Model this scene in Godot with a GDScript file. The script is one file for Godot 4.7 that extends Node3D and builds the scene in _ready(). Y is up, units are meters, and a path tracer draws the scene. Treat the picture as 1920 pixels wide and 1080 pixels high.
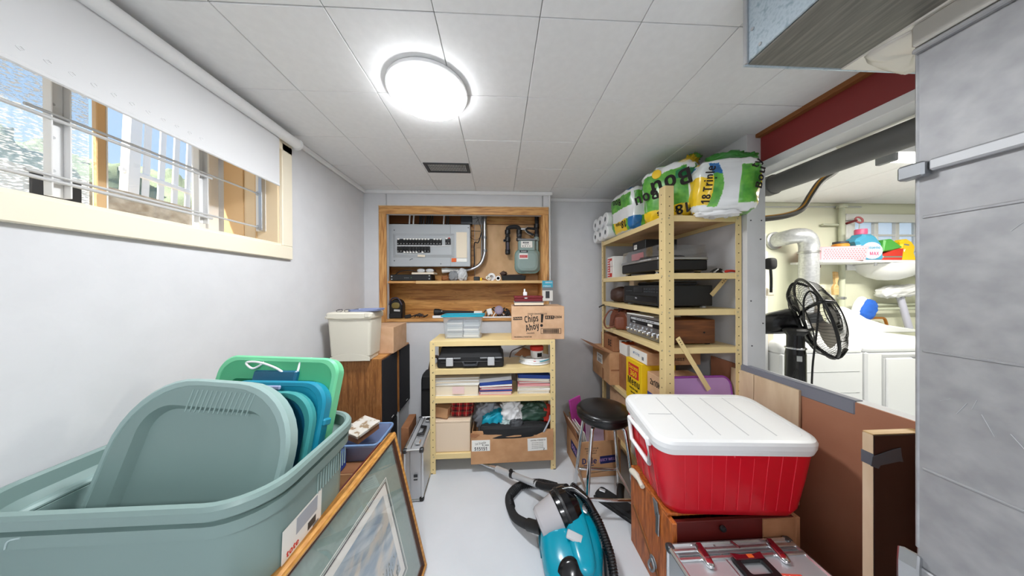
extends Node3D

# Metres, y up. v(x, y, d): d is the distance in front of the camera (d = -z).
var M := {}
var cache := {}
var taken := {}
const LAMP_ENERGY := 0.62
const REAR_ENERGY := 1.1
const LAMP_GLOW := 16.0

func _ready():
	# ---- camera, sky, sun, lights, exposure
	var cam := Camera3D.new()
	cam.name = "camera"
	cam.fov = rad_to_deg(2.0 * atan(540.0 / 490.0))
	cam.near = 0.02
	cam.far = 200.0
	cam.transform = Transform3D(Basis(Vector3(0.998707, -0.005, 0.050593), Vector3(0.005145, 0.999983, -0.002743), Vector3(-0.050578, 0.003, 0.998716)).orthonormalized(), Vector3(0, 1.25, 0))
	add_child(cam)
	cam.current = true
	var sky_mat := ProceduralSkyMaterial.new()
	sky_mat.sky_top_color = Color(0.52, 0.70, 0.90)
	sky_mat.sky_horizon_color = Color(0.80, 0.88, 0.95)
	sky_mat.sky_curve = 0.25
	sky_mat.ground_bottom_color = Color(0.42, 0.41, 0.39)
	sky_mat.ground_horizon_color = Color(0.62, 0.63, 0.63)
	sky_mat.sky_energy_multiplier = 0.85
	var sky := Sky.new()
	sky.sky_material = sky_mat
	var env := Environment.new()
	env.background_mode = Environment.BG_SKY
	env.sky = sky
	env.tonemap_mode = Environment.TONE_MAPPER_LINEAR
	env.tonemap_exposure = 2.1
	env.sdfgi_enabled = true
	env.ssao_enabled = true
	env.ssil_enabled = true
	var we := WorldEnvironment.new()
	we.name = "world_environment"
	we.environment = env
	add_child(we)
	var sun := DirectionalLight3D.new()
	sun.name = "sun"
	sun.light_color = Color(1.0, 0.96, 0.88)
	sun.light_energy = 2.6
	sun.light_angular_distance = 0.6
	sun.shadow_enabled = true
	sun.sky_mode = DirectionalLight3D.SKY_MODE_LIGHT_ONLY
	sun.look_at_from_position(Vector3(-2.0, 6.0, 7.0), Vector3(0, 0, 0))
	add_child(sun)
	area_light("laundry_light", Vector3(2.85, 1.97, -1.45), Vector3(-90, 0, 0), Vector2(1.0, 0.06), 2.0, Color(1.0, 0.99, 0.95))
	materials()
	shell()
	ceiling_and_trim()
	window_wall()
	divider_and_ducts()
	build_objects()

func area_light(called: String, at: Vector3, rot: Vector3, size: Vector2, energy: float, color: Color):
	var l := AreaLight3D.new()
	l.name = called
	l.position = at
	l.rotation_degrees = rot
	l.area_size = size
	l.area_normalize_energy = true
	l.light_energy = energy
	l.light_color = color
	l.shadow_enabled = true
	add_child(l)

func v(x: float, y: float, d: float) -> Vector3:
	return Vector3(x, y, -d)

# ---------------------------------------------------------------- nodes
func unique(called: String) -> String:
	var n: int = taken.get(called, 0)
	taken[called] = n + 1
	return called if n == 0 else "%s_%03d" % [called, n]

func thing(called: String, label: String, category: String, at := Vector3.ZERO, yaw := 0.0, group := "") -> Node3D:
	var o := Node3D.new()
	o.name = unique(called)
	add_child(o, true)
	o.position = at
	o.rotation_degrees.y = yaw
	tag(o, label, category, group)
	return o

func tag(o: Node, label: String, category: String, group := ""):
	o.set_meta("label", label)
	o.set_meta("category", category)
	if group != "":
		o.set_meta("group", group)

func part(parent: Node, called: String, mesh: Mesh, m: Material, at := Vector3.ZERO, rot := Vector3.ZERO, label := "") -> MeshInstance3D:
	var o := MeshInstance3D.new()
	o.name = called
	o.mesh = mesh
	o.material_override = m
	parent.add_child(o, true)
	o.position = at
	o.rotation_degrees = rot
	if label != "":
		o.set_meta("label", label)
	return o

func solo(called: String, label: String, category: String, mesh: Mesh, m: Material, at := Vector3.ZERO, rot := Vector3.ZERO, group := "") -> MeshInstance3D:
	var o := part(self, unique(called), mesh, m, at, rot)
	tag(o, label, category, group)
	return o

func struct(called: String, label: String, mesh: Mesh, m: Material, at := Vector3.ZERO, rot := Vector3.ZERO) -> MeshInstance3D:
	var o := part(self, called, mesh, m, at, rot)
	o.set_meta("kind", "structure")
	o.set_meta("label", label)
	o.set_meta("category", called.split("_")[0])
	return o

# lettering: flat raised print, h = height of a capital letter, standing in the local xy plane, centred
func letters(parent: Node, s: String, h: float, m: Material, at: Vector3, rot := Vector3.ZERO, squeeze := 1.0, font := "Droid Sans", weight := 700) -> MeshInstance3D:
	var key := "text|%s|%s|%d" % [s, font, weight]
	if not cache.has(key):
		var f := SystemFont.new()
		f.font_names = PackedStringArray([font])
		f.font_weight = weight
		var t := TextMesh.new()
		t.font = f
		t.text = s
		t.font_size = 48
		t.pixel_size = 1.0 / 34.0
		t.depth = 0.04
		t.curve_step = 2.0
		cache[key] = t
	var o := part(parent, "lettering", cache[key], m, at, rot)
	o.scale = Vector3(h * squeeze, h, 0.012)
	return o

# ---------------------------------------------------------------- meshes
# T collects triangles given counter-clockwise seen from outside; g is the smoothing group
class T:
	var p := PackedVector3Array()
	var g := PackedInt32Array()
	func tri(a: Vector3, b: Vector3, c: Vector3, s := -1):
		p.append(a); p.append(b); p.append(c); g.append(s)
	func quad(a: Vector3, b: Vector3, c: Vector3, d: Vector3, s := -1):
		tri(a, b, c, s); tri(a, c, d, s)
	func add(o: T, at := Vector3.ZERO, rot := Vector3.ZERO):
		var x := Transform3D(Basis.from_euler(rot * PI / 180.0), at)
		for k in o.p.size():
			p.append(x * o.p[k])
		g.append_array(o.g)
	func move(x: Transform3D) -> T:
		for k in p.size():
			p[k] = x * p[k]
		return self
	func mesh() -> ArrayMesh:
		var vol := 0.0
		var c := Vector3.ZERO
		for q in p:
			c += q
		c /= maxf(1.0, p.size())
		for k in range(0, p.size(), 3):
			vol += (p[k] - c).dot((p[k + 1] - c).cross(p[k + 2] - c))
		var st := SurfaceTool.new()
		st.begin(Mesh.PRIMITIVE_TRIANGLES)
		for k in range(0, p.size(), 3):
			var s := g[k / 3]
			st.set_smooth_group(s if s >= 0 else -1)
			st.add_vertex(p[k])
			if vol >= 0.0:
				st.add_vertex(p[k + 2]); st.add_vertex(p[k + 1])
			else:
				st.add_vertex(p[k + 1]); st.add_vertex(p[k + 2])
		st.generate_normals()
		return st.commit()

func box_t(s: Vector3, b := 0.002) -> T:
	var t := T.new()
	var h := s / 2.0
	b = minf(b, minf(h.x, minf(h.y, h.z)) * 0.9)
	if b <= 0.0:
		b = 0.00001
	# six faces
	for ax in 3:
		for sg in [-1.0, 1.0]:
			var u := (ax + 1) % 3
			var w := (ax + 2) % 3
			var q := []
			for k in [[-1, -1], [1, -1], [1, 1], [-1, 1]]:
				var e := Vector3.ZERO
				e[ax] = sg * h[ax]
				e[u] = k[0] * (h[u] - b)
				e[w] = k[1] * (h[w] - b)
				q.append(e)
			if sg > 0:
				t.quad(q[0], q[1], q[2], q[3])
			else:
				t.quad(q[3], q[2], q[1], q[0])
	# twelve edges
	for ax in 3:
		var u := (ax + 1) % 3
		var w := (ax + 2) % 3
		for su in [-1.0, 1.0]:
			for sw in [-1.0, 1.0]:
				var a := Vector3.ZERO; var c := Vector3.ZERO; var d := Vector3.ZERO; var e := Vector3.ZERO
				a[ax] = -(h[ax] - b); a[u] = su * h[u]; a[w] = sw * (h[w] - b)
				c[ax] = h[ax] - b; c[u] = su * h[u]; c[w] = sw * (h[w] - b)
				d[ax] = h[ax] - b; d[u] = su * (h[u] - b); d[w] = sw * h[w]
				e[ax] = -(h[ax] - b); e[u] = su * (h[u] - b); e[w] = sw * h[w]
				if flipped(a, c, d):
					t.quad(a, c, d, e)
				else:
					t.quad(e, d, c, a)
	for sx in [-1.0, 1.0]:
		for sy in [-1.0, 1.0]:
			for sz in [-1.0, 1.0]:
				var a := Vector3(sx * h.x, sy * (h.y - b), sz * (h.z - b))
				var c := Vector3(sx * (h.x - b), sy * h.y, sz * (h.z - b))
				var d := Vector3(sx * (h.x - b), sy * (h.y - b), sz * h.z)
				if flipped(a, c, d):
					t.tri(a, c, d)
				else:
					t.tri(a, d, c)
	return t

func flipped(a: Vector3, b: Vector3, c: Vector3) -> bool:
	return (b - a).cross(c - a).dot(a + b + c) > 0.0

func box(x: float, y: float, z: float, b := 0.002) -> ArrayMesh:
	var key := "box|%f|%f|%f|%f" % [x, y, z, b]
	if not cache.has(key):
		cache[key] = box_t(Vector3(x, y, z), b).mesh()
	return cache[key]

# boxes given as [x0, x1, y0, y1, d0, d1] in room coordinates, joined
func slabs(list: Array, b := 0.0) -> ArrayMesh:
	var t := T.new()
	for q in list:
		t.add(box_t(Vector3(q[1] - q[0], q[3] - q[2], q[5] - q[4]), b), Vector3((q[0] + q[1]) / 2.0, (q[2] + q[3]) / 2.0, -(q[4] + q[5]) / 2.0))
	return t.mesh()

# box with one corner at the given room extents
func slab_part(parent: Node, called: String, m: Material, x0: float, x1: float, y0: float, y1: float, d0: float, d1: float, b := 0.002, label := "") -> MeshInstance3D:
	return part(parent, called, box(x1 - x0, y1 - y0, d1 - d0, b), m, Vector3((x0 + x1) / 2, (y0 + y1) / 2, -(d0 + d1) / 2), Vector3.ZERO, label)

# rings: arrays of points of equal length; mode "all" smooth all over, "band" creased at every ring, "flat"
func loft_t(rings: Array, mode := "band", caps := true, closed := true) -> T:
	var t := T.new()
	var n: int = rings[0].size()
	var last := n if closed else n - 1
	for i in rings.size() - 1:
		var s := 1 if mode == "all" else (i + 1 if mode == "band" else -1)
		for k in last:
			var k2 := (k + 1) % n
			t.quad(rings[i][k], rings[i][k2], rings[i + 1][k2], rings[i + 1][k], s)
	if caps:
		for e in [0, rings.size() - 1]:
			var c := Vector3.ZERO
			for q in rings[e]:
				c += q
			c /= n
			for k in n:
				if e == 0:
					t.tri(c, rings[e][(k + 1) % n], rings[e][k])
				else:
					t.tri(c, rings[e][k], rings[e][(k + 1) % n])
	return t

# ring of a rounded rectangle in the xz plane (runs so that lofting upwards faces outwards)
func rr(y: float, hx: float, hz: float, r: float, n := 5, cx := 0.0, cz := 0.0) -> PackedVector3Array:
	var out := PackedVector3Array()
	r = minf(r, minf(hx, hz))
	for c in [[1, 1, 0], [-1, 1, 1], [-1, -1, 2], [1, -1, 3]]:
		for k in n + 1:
			var a: float = (float(c[2]) + float(k) / n) * PI / 2.0
			out.append(Vector3(cx + c[0] * (hx - r) + cos(a) * r, y, cz + c[1] * (hz - r) + sin(a) * r))
	out.reverse()
	return out

# stack of rounded rectangles: rows of [y, hx, hz, r] (+ cx, cz)
func tub_t(rows: Array, mode := "band", n := 5) -> T:
	var rings := []
	for q in rows:
		rings.append(rr(q[0], q[1], q[2], q[3], n, q[4] if q.size() > 4 else 0.0, q[5] if q.size() > 5 else 0.0))
	return loft_t(rings, mode)

func tub(rows: Array, mode := "band", n := 5) -> ArrayMesh:
	return tub_t(rows, mode, n).mesh()

func lathe_t(prof: Array, n := 24, mode := "band") -> T:
	var rings := []
	for q in prof:
		var r := PackedVector3Array()
		for k in n:
			var a := -TAU * k / n
			r.append(Vector3(cos(a) * maxf(q[0], 0.00001), q[1], sin(a) * maxf(q[0], 0.00001)))
		rings.append(r)
	return loft_t(rings, mode)

func lathe(prof: Array, n := 24, mode := "band") -> ArrayMesh:
	return lathe_t(prof, n, mode).mesh()

func cyl(r: float, h: float, n := 16, b := 0.0) -> ArrayMesh:
	var key := "cyl|%f|%f|%d|%f" % [r, h, n, b]
	if not cache.has(key):
		if b <= 0.0:
			b = minf(r, h / 2.0) * 0.12
		cache[key] = lathe([[r - b, -h / 2], [r, -h / 2 + b], [r, h / 2 - b], [r - b, h / 2]], n)
	return cache[key]

func tube_t(pts: Array, r, n := 8, round_joints := 0) -> T:
	var path := []
	if round_joints > 0 and pts.size() > 2:
		var cv := Curve3D.new()
		for k in pts.size():
			var a: Vector3 = pts[maxi(k - 1, 0)]
			var c: Vector3 = pts[mini(k + 1, pts.size() - 1)]
			var tan := (c - a) / 6.0
			cv.add_point(pts[k], -tan, tan)
		for k in pts.size() - 1:
			for j in round_joints:
				path.append(cv.sample(k, float(j) / round_joints))
		path.append(pts[-1])
	else:
		path = pts
	var rings := []
	var nrm := Vector3.ZERO
	for k in path.size():
		var dir: Vector3 = (path[mini(k + 1, path.size() - 1)] - path[maxi(k - 1, 0)]).normalized()
		if k == 0:
			nrm = dir.cross(Vector3.UP if absf(dir.y) < 0.9 else Vector3.RIGHT).normalized()
		else:
			nrm = (nrm - dir * nrm.dot(dir)).normalized()
		var bin := dir.cross(nrm)
		var rad: float = r if (r is float) else r[mini(k, r.size() - 1)]
		var ring := PackedVector3Array()
		for j in n:
			var a := TAU * j / n
			ring.append(path[k] + (nrm * cos(a) + bin * sin(a)) * rad)
		rings.append(ring)
	return loft_t(rings, "all")

func tube(pts: Array, r, n := 8, round_joints := 0) -> ArrayMesh:
	return tube_t(pts, r, n, round_joints).mesh()

# outline in the xy plane pushed out along z by depth (centred), edges bevelled a little
func prism_t(poly: PackedVector2Array, depth: float, b := 0.0) -> T:
	var t := T.new()
	if Geometry2D.is_polygon_clockwise(poly):
		poly = poly.duplicate()
		poly.reverse()
	var n := poly.size()
	var inner := poly
	if b > 0.0:
		inner = PackedVector2Array()
		for k in n:
			var a := (poly[k] - poly[(k + n - 1) % n]).normalized()
			var c := (poly[(k + 1) % n] - poly[k]).normalized()
			var m := Vector2(-a.y - c.y, a.x + c.x)
			var l := m.length()
			inner.append(poly[k] + (m / l * b if l > 0.01 else Vector2.ZERO))
	var ix := Geometry2D.triangulate_polygon(inner)
	var z := depth / 2.0
	for k in range(0, ix.size(), 3):
		var a := inner[ix[k]]; var c := inner[ix[k + 1]]; var d := inner[ix[k + 2]]
		if (c - a).cross(d - a) < 0:
			var e := c; c = d; d = e
		t.tri(Vector3(a.x, a.y, z), Vector3(c.x, c.y, z), Vector3(d.x, d.y, z))
		t.tri(Vector3(a.x, a.y, -z), Vector3(d.x, d.y, -z), Vector3(c.x, c.y, -z))
	for k in n:
		var k2 := (k + 1) % n
		var o0 := Vector3(poly[k].x, poly[k].y, 0); var o1 := Vector3(poly[k2].x, poly[k2].y, 0)
		var i0 := Vector3(inner[k].x, inner[k].y, 0); var i1 := Vector3(inner[k2].x, inner[k2].y, 0)
		var zz := Vector3(0, 0, z); var zb := Vector3(0, 0, z - b)
		t.quad(o0 - zb, o1 - zb, o1 + zb, o0 + zb)
		if b > 0.0:
			t.quad(o0 + zb, o1 + zb, i1 + zz, i0 + zz)
			t.quad(i0 - zz, i1 - zz, o1 - zb, o0 - zb)
	return t

func prism(poly: PackedVector2Array, depth: float, b := 0.0) -> ArrayMesh:
	return prism_t(poly, depth, b).mesh()

# a crumpled rounded lump: superellipsoid half-sizes s, squareness e (1 round, small boxy), noise amp
func lump_t(s: Vector3, e := 1.0, amp := 0.0, freq := 3.0, seed_ := 1, nu := 28, nv := 18, flat_bottom := false) -> T:
	var nz := FastNoiseLite.new()
	nz.seed = seed_
	nz.noise_type = FastNoiseLite.TYPE_SIMPLEX_SMOOTH
	nz.frequency = freq
	nz.fractal_octaves = 3
	var rings := []
	for j in nv + 1:
		var ph := -PI / 2 + PI * clampf(float(j) / nv, 0.004, 0.996)
		var ring := PackedVector3Array()
		for k in nu:
			var th := -TAU * k / nu
			var d := Vector3(spow(cos(ph), e) * spow(cos(th), e), spow(sin(ph), e), spow(cos(ph), e) * spow(sin(th), e))
			var q := d * s
			q += d.normalized() * amp * nz.get_noise_3dv(d * 1.0)
			if flat_bottom:
				q.y = maxf(q.y, -s.y * 0.92)
			ring.append(q)
		rings.append(ring)
	return loft_t(rings, "all")

func spow(a: float, e: float) -> float:
	return signf(a) * pow(absf(a), e)

func lump(s: Vector3, e := 1.0, amp := 0.0, freq := 3.0, seed_ := 1, nu := 28, nv := 18, flat_bottom := false) -> ArrayMesh:
	return lump_t(s, e, amp, freq, seed_, nu, nv, flat_bottom).mesh()

# open carton: four walls, a bottom; sizes outside
func carton_t(x: float, y: float, z: float, w := 0.004) -> T:
	var t := T.new()
	t.add(box_t(Vector3(x, w, z), 0.0005), Vector3(0, w / 2, 0))
	t.add(box_t(Vector3(x, y, w), 0.0008), Vector3(0, y / 2, z / 2 - w / 2))
	t.add(box_t(Vector3(x, y, w), 0.0008), Vector3(0, y / 2, -z / 2 + w / 2))
	t.add(box_t(Vector3(w, y, z - 2 * w), 0.0008), Vector3(x / 2 - w / 2, y / 2, 0))
	t.add(box_t(Vector3(w, y, z - 2 * w), 0.0008), Vector3(-x / 2 + w / 2, y / 2, 0))
	return t
# ---------------------------------------------------------------- materials
func mat(called: String, c: Color, rough := 0.6, metal := 0.0) -> StandardMaterial3D:
	var m := StandardMaterial3D.new()
	m.resource_name = called
	m.albedo_color = c
	m.roughness = rough
	m.metallic = metal
	M[called] = m
	return m

func noise_tex(c0: Color, c1: Color, freq: float, seed_ := 1, octaves := 4, kind := FastNoiseLite.TYPE_SIMPLEX_SMOOTH, size := 256, stops := []) -> NoiseTexture2D:
	var n := FastNoiseLite.new()
	n.noise_type = kind
	n.frequency = freq
	n.seed = seed_
	n.fractal_octaves = octaves
	var g := Gradient.new()
	if stops.is_empty():
		g.offsets = PackedFloat32Array([0.15, 0.85])
		g.colors = PackedColorArray([c0, c1])
	else:
		var off := PackedFloat32Array()
		var cols := PackedColorArray()
		for s in stops:
			off.append(s[0])
			cols.append(s[1])
		g.offsets = off
		g.colors = cols
	var t := NoiseTexture2D.new()
	t.width = size
	t.height = size
	t.seamless = true
	t.seamless_blend_skirt = 0.2
	t.noise = n
	t.color_ramp = g
	return t

func tex_mat(called: String, tex: Texture2D, scale: Vector3, rough := 0.6, metal := 0.0, world := false) -> StandardMaterial3D:
	var m := mat(called, Color.WHITE, rough, metal)
	m.albedo_texture = tex
	m.uv1_triplanar = true
	m.uv1_world_triplanar = world
	m.uv1_triplanar_sharpness = 4.0
	m.uv1_scale = scale
	return m

func bump(m: StandardMaterial3D, freq: float, scale_cm: float, seed_ := 3):
	var n := FastNoiseLite.new()
	n.frequency = freq
	n.seed = seed_
	var t := NoiseTexture2D.new()
	t.width = 256
	t.height = 256
	t.seamless = true
	t.noise = n
	m.heightmap_enabled = true
	m.heightmap_texture = t
	m.heightmap_scale = scale_cm

func glass(called: String, c: Color, rough := 0.05) -> StandardMaterial3D:
	var m := mat(called, c, rough)
	m.transparency = BaseMaterial3D.TRANSPARENCY_ALPHA
	return m

func img_mat(called: String, im: Image, rough := 0.5) -> StandardMaterial3D:
	var m := mat(called, Color.WHITE, rough)
	m.albedo_texture = ImageTexture.create_from_image(im)
	return m

func c8(r: int, g: int, b: int) -> Color:
	return Color(r / 255.0, g / 255.0, b / 255.0)

func materials():
	var wall := tex_mat("wall_paint", noise_tex(c8(214, 214, 216), c8(218, 218, 220), 0.02, 4), Vector3(1.3, 1.3, 1.3), 0.75)
	bump(wall, 0.09, 0.02)
	tex_mat("ceiling_tile", noise_tex(c8(236, 236, 236), c8(240, 240, 240), 0.05, 9), Vector3(2, 2, 2), 0.8, 0.0, true)
	mat("ceiling_gap", c8(120, 120, 118), 0.9)
	mat("trim_white", c8(232, 232, 232), 0.5)
	tex_mat("floor_paint", noise_tex(c8(212, 216, 221), c8(217, 220, 225), 0.012, 12, 5), Vector3(0.9, 0.9, 0.9), 0.33)
	var glow := mat("lamp_glow", c8(255, 252, 246), 0.5)
	glow.emission_enabled = true
	glow.emission = c8(250, 252, 255)
	glow.emission_energy_multiplier = LAMP_GLOW
	mat("laundry_wall", c8(229, 229, 206), 0.7)
	mat("cream_paint", c8(240, 230, 208), 0.45)
	mat("jamb_wood", c8(232, 210, 176), 0.55)
	mat("brown_post", c8(216, 182, 138), 0.6)
	mat("white_metal", c8(236, 236, 236), 0.35)
	mat("white", c8(240, 240, 240), 0.45)
	mat("white_gloss", c8(242, 242, 242), 0.2)
	mat("blind", c8(218, 218, 219), 0.8)
	mat("black", c8(22, 22, 24), 0.45)
	mat("black_gloss", c8(14, 14, 17), 0.18)
	mat("black_soft", c8(30, 30, 32), 0.75)
	mat("dark_grey", c8(58, 60, 64), 0.5)
	mat("mid_grey", c8(130, 132, 135), 0.5)
	mat("light_grey", c8(196, 197, 198), 0.45)
	mat("panel_grey", c8(176, 180, 183), 0.4)
	mat("panel_grey_low", c8(164, 168, 172), 0.4)
	mat("chrome", c8(225, 226, 228), 0.12, 1.0)
	mat("steel", c8(190, 191, 193), 0.35, 1.0)
	mat("dull_steel", c8(150, 152, 155), 0.5, 0.8)
	mat("ink", c8(28, 22, 20), 0.8)
	mat("ink_soft", c8(95, 80, 68), 0.8)
	mat("ink_white", c8(245, 245, 245), 0.6)
	mat("red_paint", c8(138, 44, 42), 0.55)
	mat("strip_brown", c8(138, 84, 40), 0.7)
	mat("paper", c8(240, 238, 232), 0.85)
	mat("paper_cream", c8(235, 222, 200), 0.85)
	mat("beam_white", c8(232, 232, 230), 0.5)
	mat("pipe_white", c8(226, 223, 214), 0.5)
	mat("pipe_grey", c8(98, 98, 96), 0.55)
	mat("dark_void", c8(26, 18, 14), 0.9)
	# oak and other woods: bands of noise stretched along the grain
	var oak_stops := [[0.2, c8(170, 116, 64)], [0.42, c8(198, 144, 84)], [0.55, c8(208, 154, 92)], [0.75, c8(216, 166, 104)]]
	tex_mat("oak_x", noise_tex(Color.WHITE, Color.WHITE, 0.02, 21, 4, FastNoiseLite.TYPE_SIMPLEX_SMOOTH, 256, oak_stops), Vector3(0.9, 9, 9), 0.5)
	tex_mat("oak_y", M.oak_x.albedo_texture, Vector3(9, 0.9, 9), 0.5)
	var panel_stops := [[0.22, c8(164, 108, 52)], [0.4, c8(204, 150, 80)], [0.46, c8(180, 124, 60)], [0.52, c8(210, 156, 86)], [0.6, c8(186, 132, 68)], [0.8, c8(214, 160, 92)]]
	tex_mat("oak_panel", noise_tex(Color.WHITE, Color.WHITE, 0.014, 8, 3, FastNoiseLite.TYPE_SIMPLEX_SMOOTH, 256, panel_stops), Vector3(0.55, 5.5, 5.5), 0.5)
	var teak_stops := [[0.2, c8(126, 78, 38)], [0.36, c8(164, 108, 56)], [0.43, c8(128, 78, 38)], [0.5, c8(172, 116, 62)], [0.58, c8(134, 84, 42)], [0.68, c8(176, 120, 66)], [0.85, c8(150, 96, 50)]]
	tex_mat("speaker_wood", noise_tex(Color.WHITE, Color.WHITE, 0.017, 15, 3, FastNoiseLite.TYPE_SIMPLEX_SMOOTH, 256, teak_stops), Vector3(9.5, 0.75, 9.5), 0.4)
	tex_mat("plywood", noise_tex(c8(198, 156, 110), c8(222, 182, 136), 0.012, 31, 4), Vector3(1.6, 1.0, 1.6), 0.65)
	tex_mat("pale_ply", noise_tex(c8(214, 186, 152), c8(230, 206, 174), 0.014, 33, 4), Vector3(4, 0.8, 4), 0.65)
	tex_mat("pine_x", noise_tex(c8(206, 164, 106), c8(226, 190, 136), 0.02, 35, 3), Vector3(0.8, 9, 9), 0.6)
	tex_mat("chest_wood", noise_tex(Color.WHITE, Color.WHITE, 0.018, 41, 3, FastNoiseLite.TYPE_SIMPLEX_SMOOTH, 256, [[0.2, c8(140, 70, 26)], [0.45, c8(184, 102, 44)], [0.55, c8(166, 86, 34)], [0.8, c8(200, 116, 54)]]), Vector3(9, 1.0, 9), 0.45)
	mat("chest_dark", c8(86, 18, 14), 0.5)
	tex_mat("walnut", noise_tex(c8(92, 50, 22), c8(130, 76, 36), 0.016, 43, 3), Vector3(1.0, 7, 7), 0.45)
	tex_mat("hardboard", noise_tex(c8(172, 116, 88), c8(182, 126, 98), 0.01, 45, 4), Vector3(1, 1, 1), 0.6)
	tex_mat("cardboard", noise_tex(c8(190, 142, 100), c8(203, 156, 114), 0.02, 47, 4), Vector3(2, 2, 2), 0.8)
	tex_mat("cardboard_pale", noise_tex(c8(206, 164, 128), c8(218, 178, 142), 0.02, 49, 4), Vector3(2, 2, 2), 0.8)
	mat("cardboard_cream", c8(232, 210, 184), 0.8)
	tex_mat("cardboard_dark", noise_tex(c8(150, 100, 66), c8(166, 114, 78), 0.02, 51, 4), Vector3(2, 2, 2), 0.8)
	mat("shelf_cream", c8(232, 207, 150), 0.4)
	mat("shelf_hole", c8(92, 74, 48), 0.8)
	mat("bolt", c8(196, 182, 150), 0.4, 0.6)
	mat("tote", c8(128, 151, 147), 0.42)
	mat("tote_light", c8(150, 174, 171), 0.42)
	mat("tote_pale", c8(178, 198, 198), 0.4)
	mat("lid_green", c8(70, 172, 122), 0.38)
	mat("lid_teal", c8(20, 134, 162), 0.35)
	mat("lid_teal_dark", c8(18, 92, 122), 0.35)
	mat("cooler_red", c8(205, 12, 34), 0.32)
	mat("cooler_white", c8(236, 236, 236), 0.35)
	mat("vac_teal", c8(0, 146, 172), 0.22)
	mat("aluminium", c8(206, 208, 211), 0.38, 0.55)
	mat("alu_edge", c8(218, 219, 221), 0.25, 0.9)
	mat("meter_green", c8(140, 160, 155), 0.45)
	mat("cream_plastic", c8(222, 216, 200), 0.45)
	mat("yellow", c8(246, 203, 20), 0.5)
	mat("orange", c8(226, 98, 34), 0.6)
	mat("blue_print", c8(52, 66, 140), 0.7)
	mat("red_print", c8(206, 52, 38), 0.7)
	mat("magenta", c8(178, 62, 150), 0.5)
	mat("maroon", c8(112, 18, 28), 0.5)
	mat("blue_binder", c8(30, 66, 150), 0.5)
	mat("navy", c8(26, 34, 92), 0.5)
	mat("pink_paper", c8(226, 160, 160), 0.8)
	mat("rose_paper", c8(206, 120, 124), 0.8)
	mat("leather", c8(122, 66, 44), 0.5)
	mat("leather_dark", c8(70, 48, 40), 0.55)
	mat("teal_lid", c8(20, 160, 186), 0.35)
	var galv := tex_mat("galvanised", noise_tex(c8(158, 158, 160), c8(176, 176, 177), 0.03, 61, 5), Vector3(2, 2, 2), 0.55, 0.5)
	bump(galv, 0.01, 0.05, 62)
	tex_mat("galvanised_dirty", noise_tex(c8(112, 110, 104), c8(140, 138, 130), 0.02, 63, 5), Vector3(12, 1.0, 1.2), 0.6, 0.5)
	mat("strap", c8(186, 187, 189), 0.5, 0.4)
	tex_mat("galvanised_blue", noise_tex(Color.WHITE, Color.WHITE, 0.05, 65, 3, FastNoiseLite.TYPE_CELLULAR, 256, [[0.1, c8(170, 186, 196)], [0.5, c8(190, 203, 211)], [0.9, c8(150, 168, 180)]]), Vector3(5, 5, 5), 0.4, 0.6)
	mat("foil_tape", c8(216, 212, 204), 0.4, 0.35)
	mat("duct_tape", c8(90, 94, 102), 0.4)
	mat("grey_tape", c8(126, 128, 140), 0.45)
	mat("lavender", c8(192, 150, 204), 0.35)
	glass("clear_plastic", Color(0.9, 0.93, 0.96, 0.18), 0.1)
	glass("smoke_acrylic", Color(0.3, 0.3, 0.32, 0.09), 0.05)
	glass("pane", Color(1, 1, 1, 0.04), 0.02)
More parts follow.
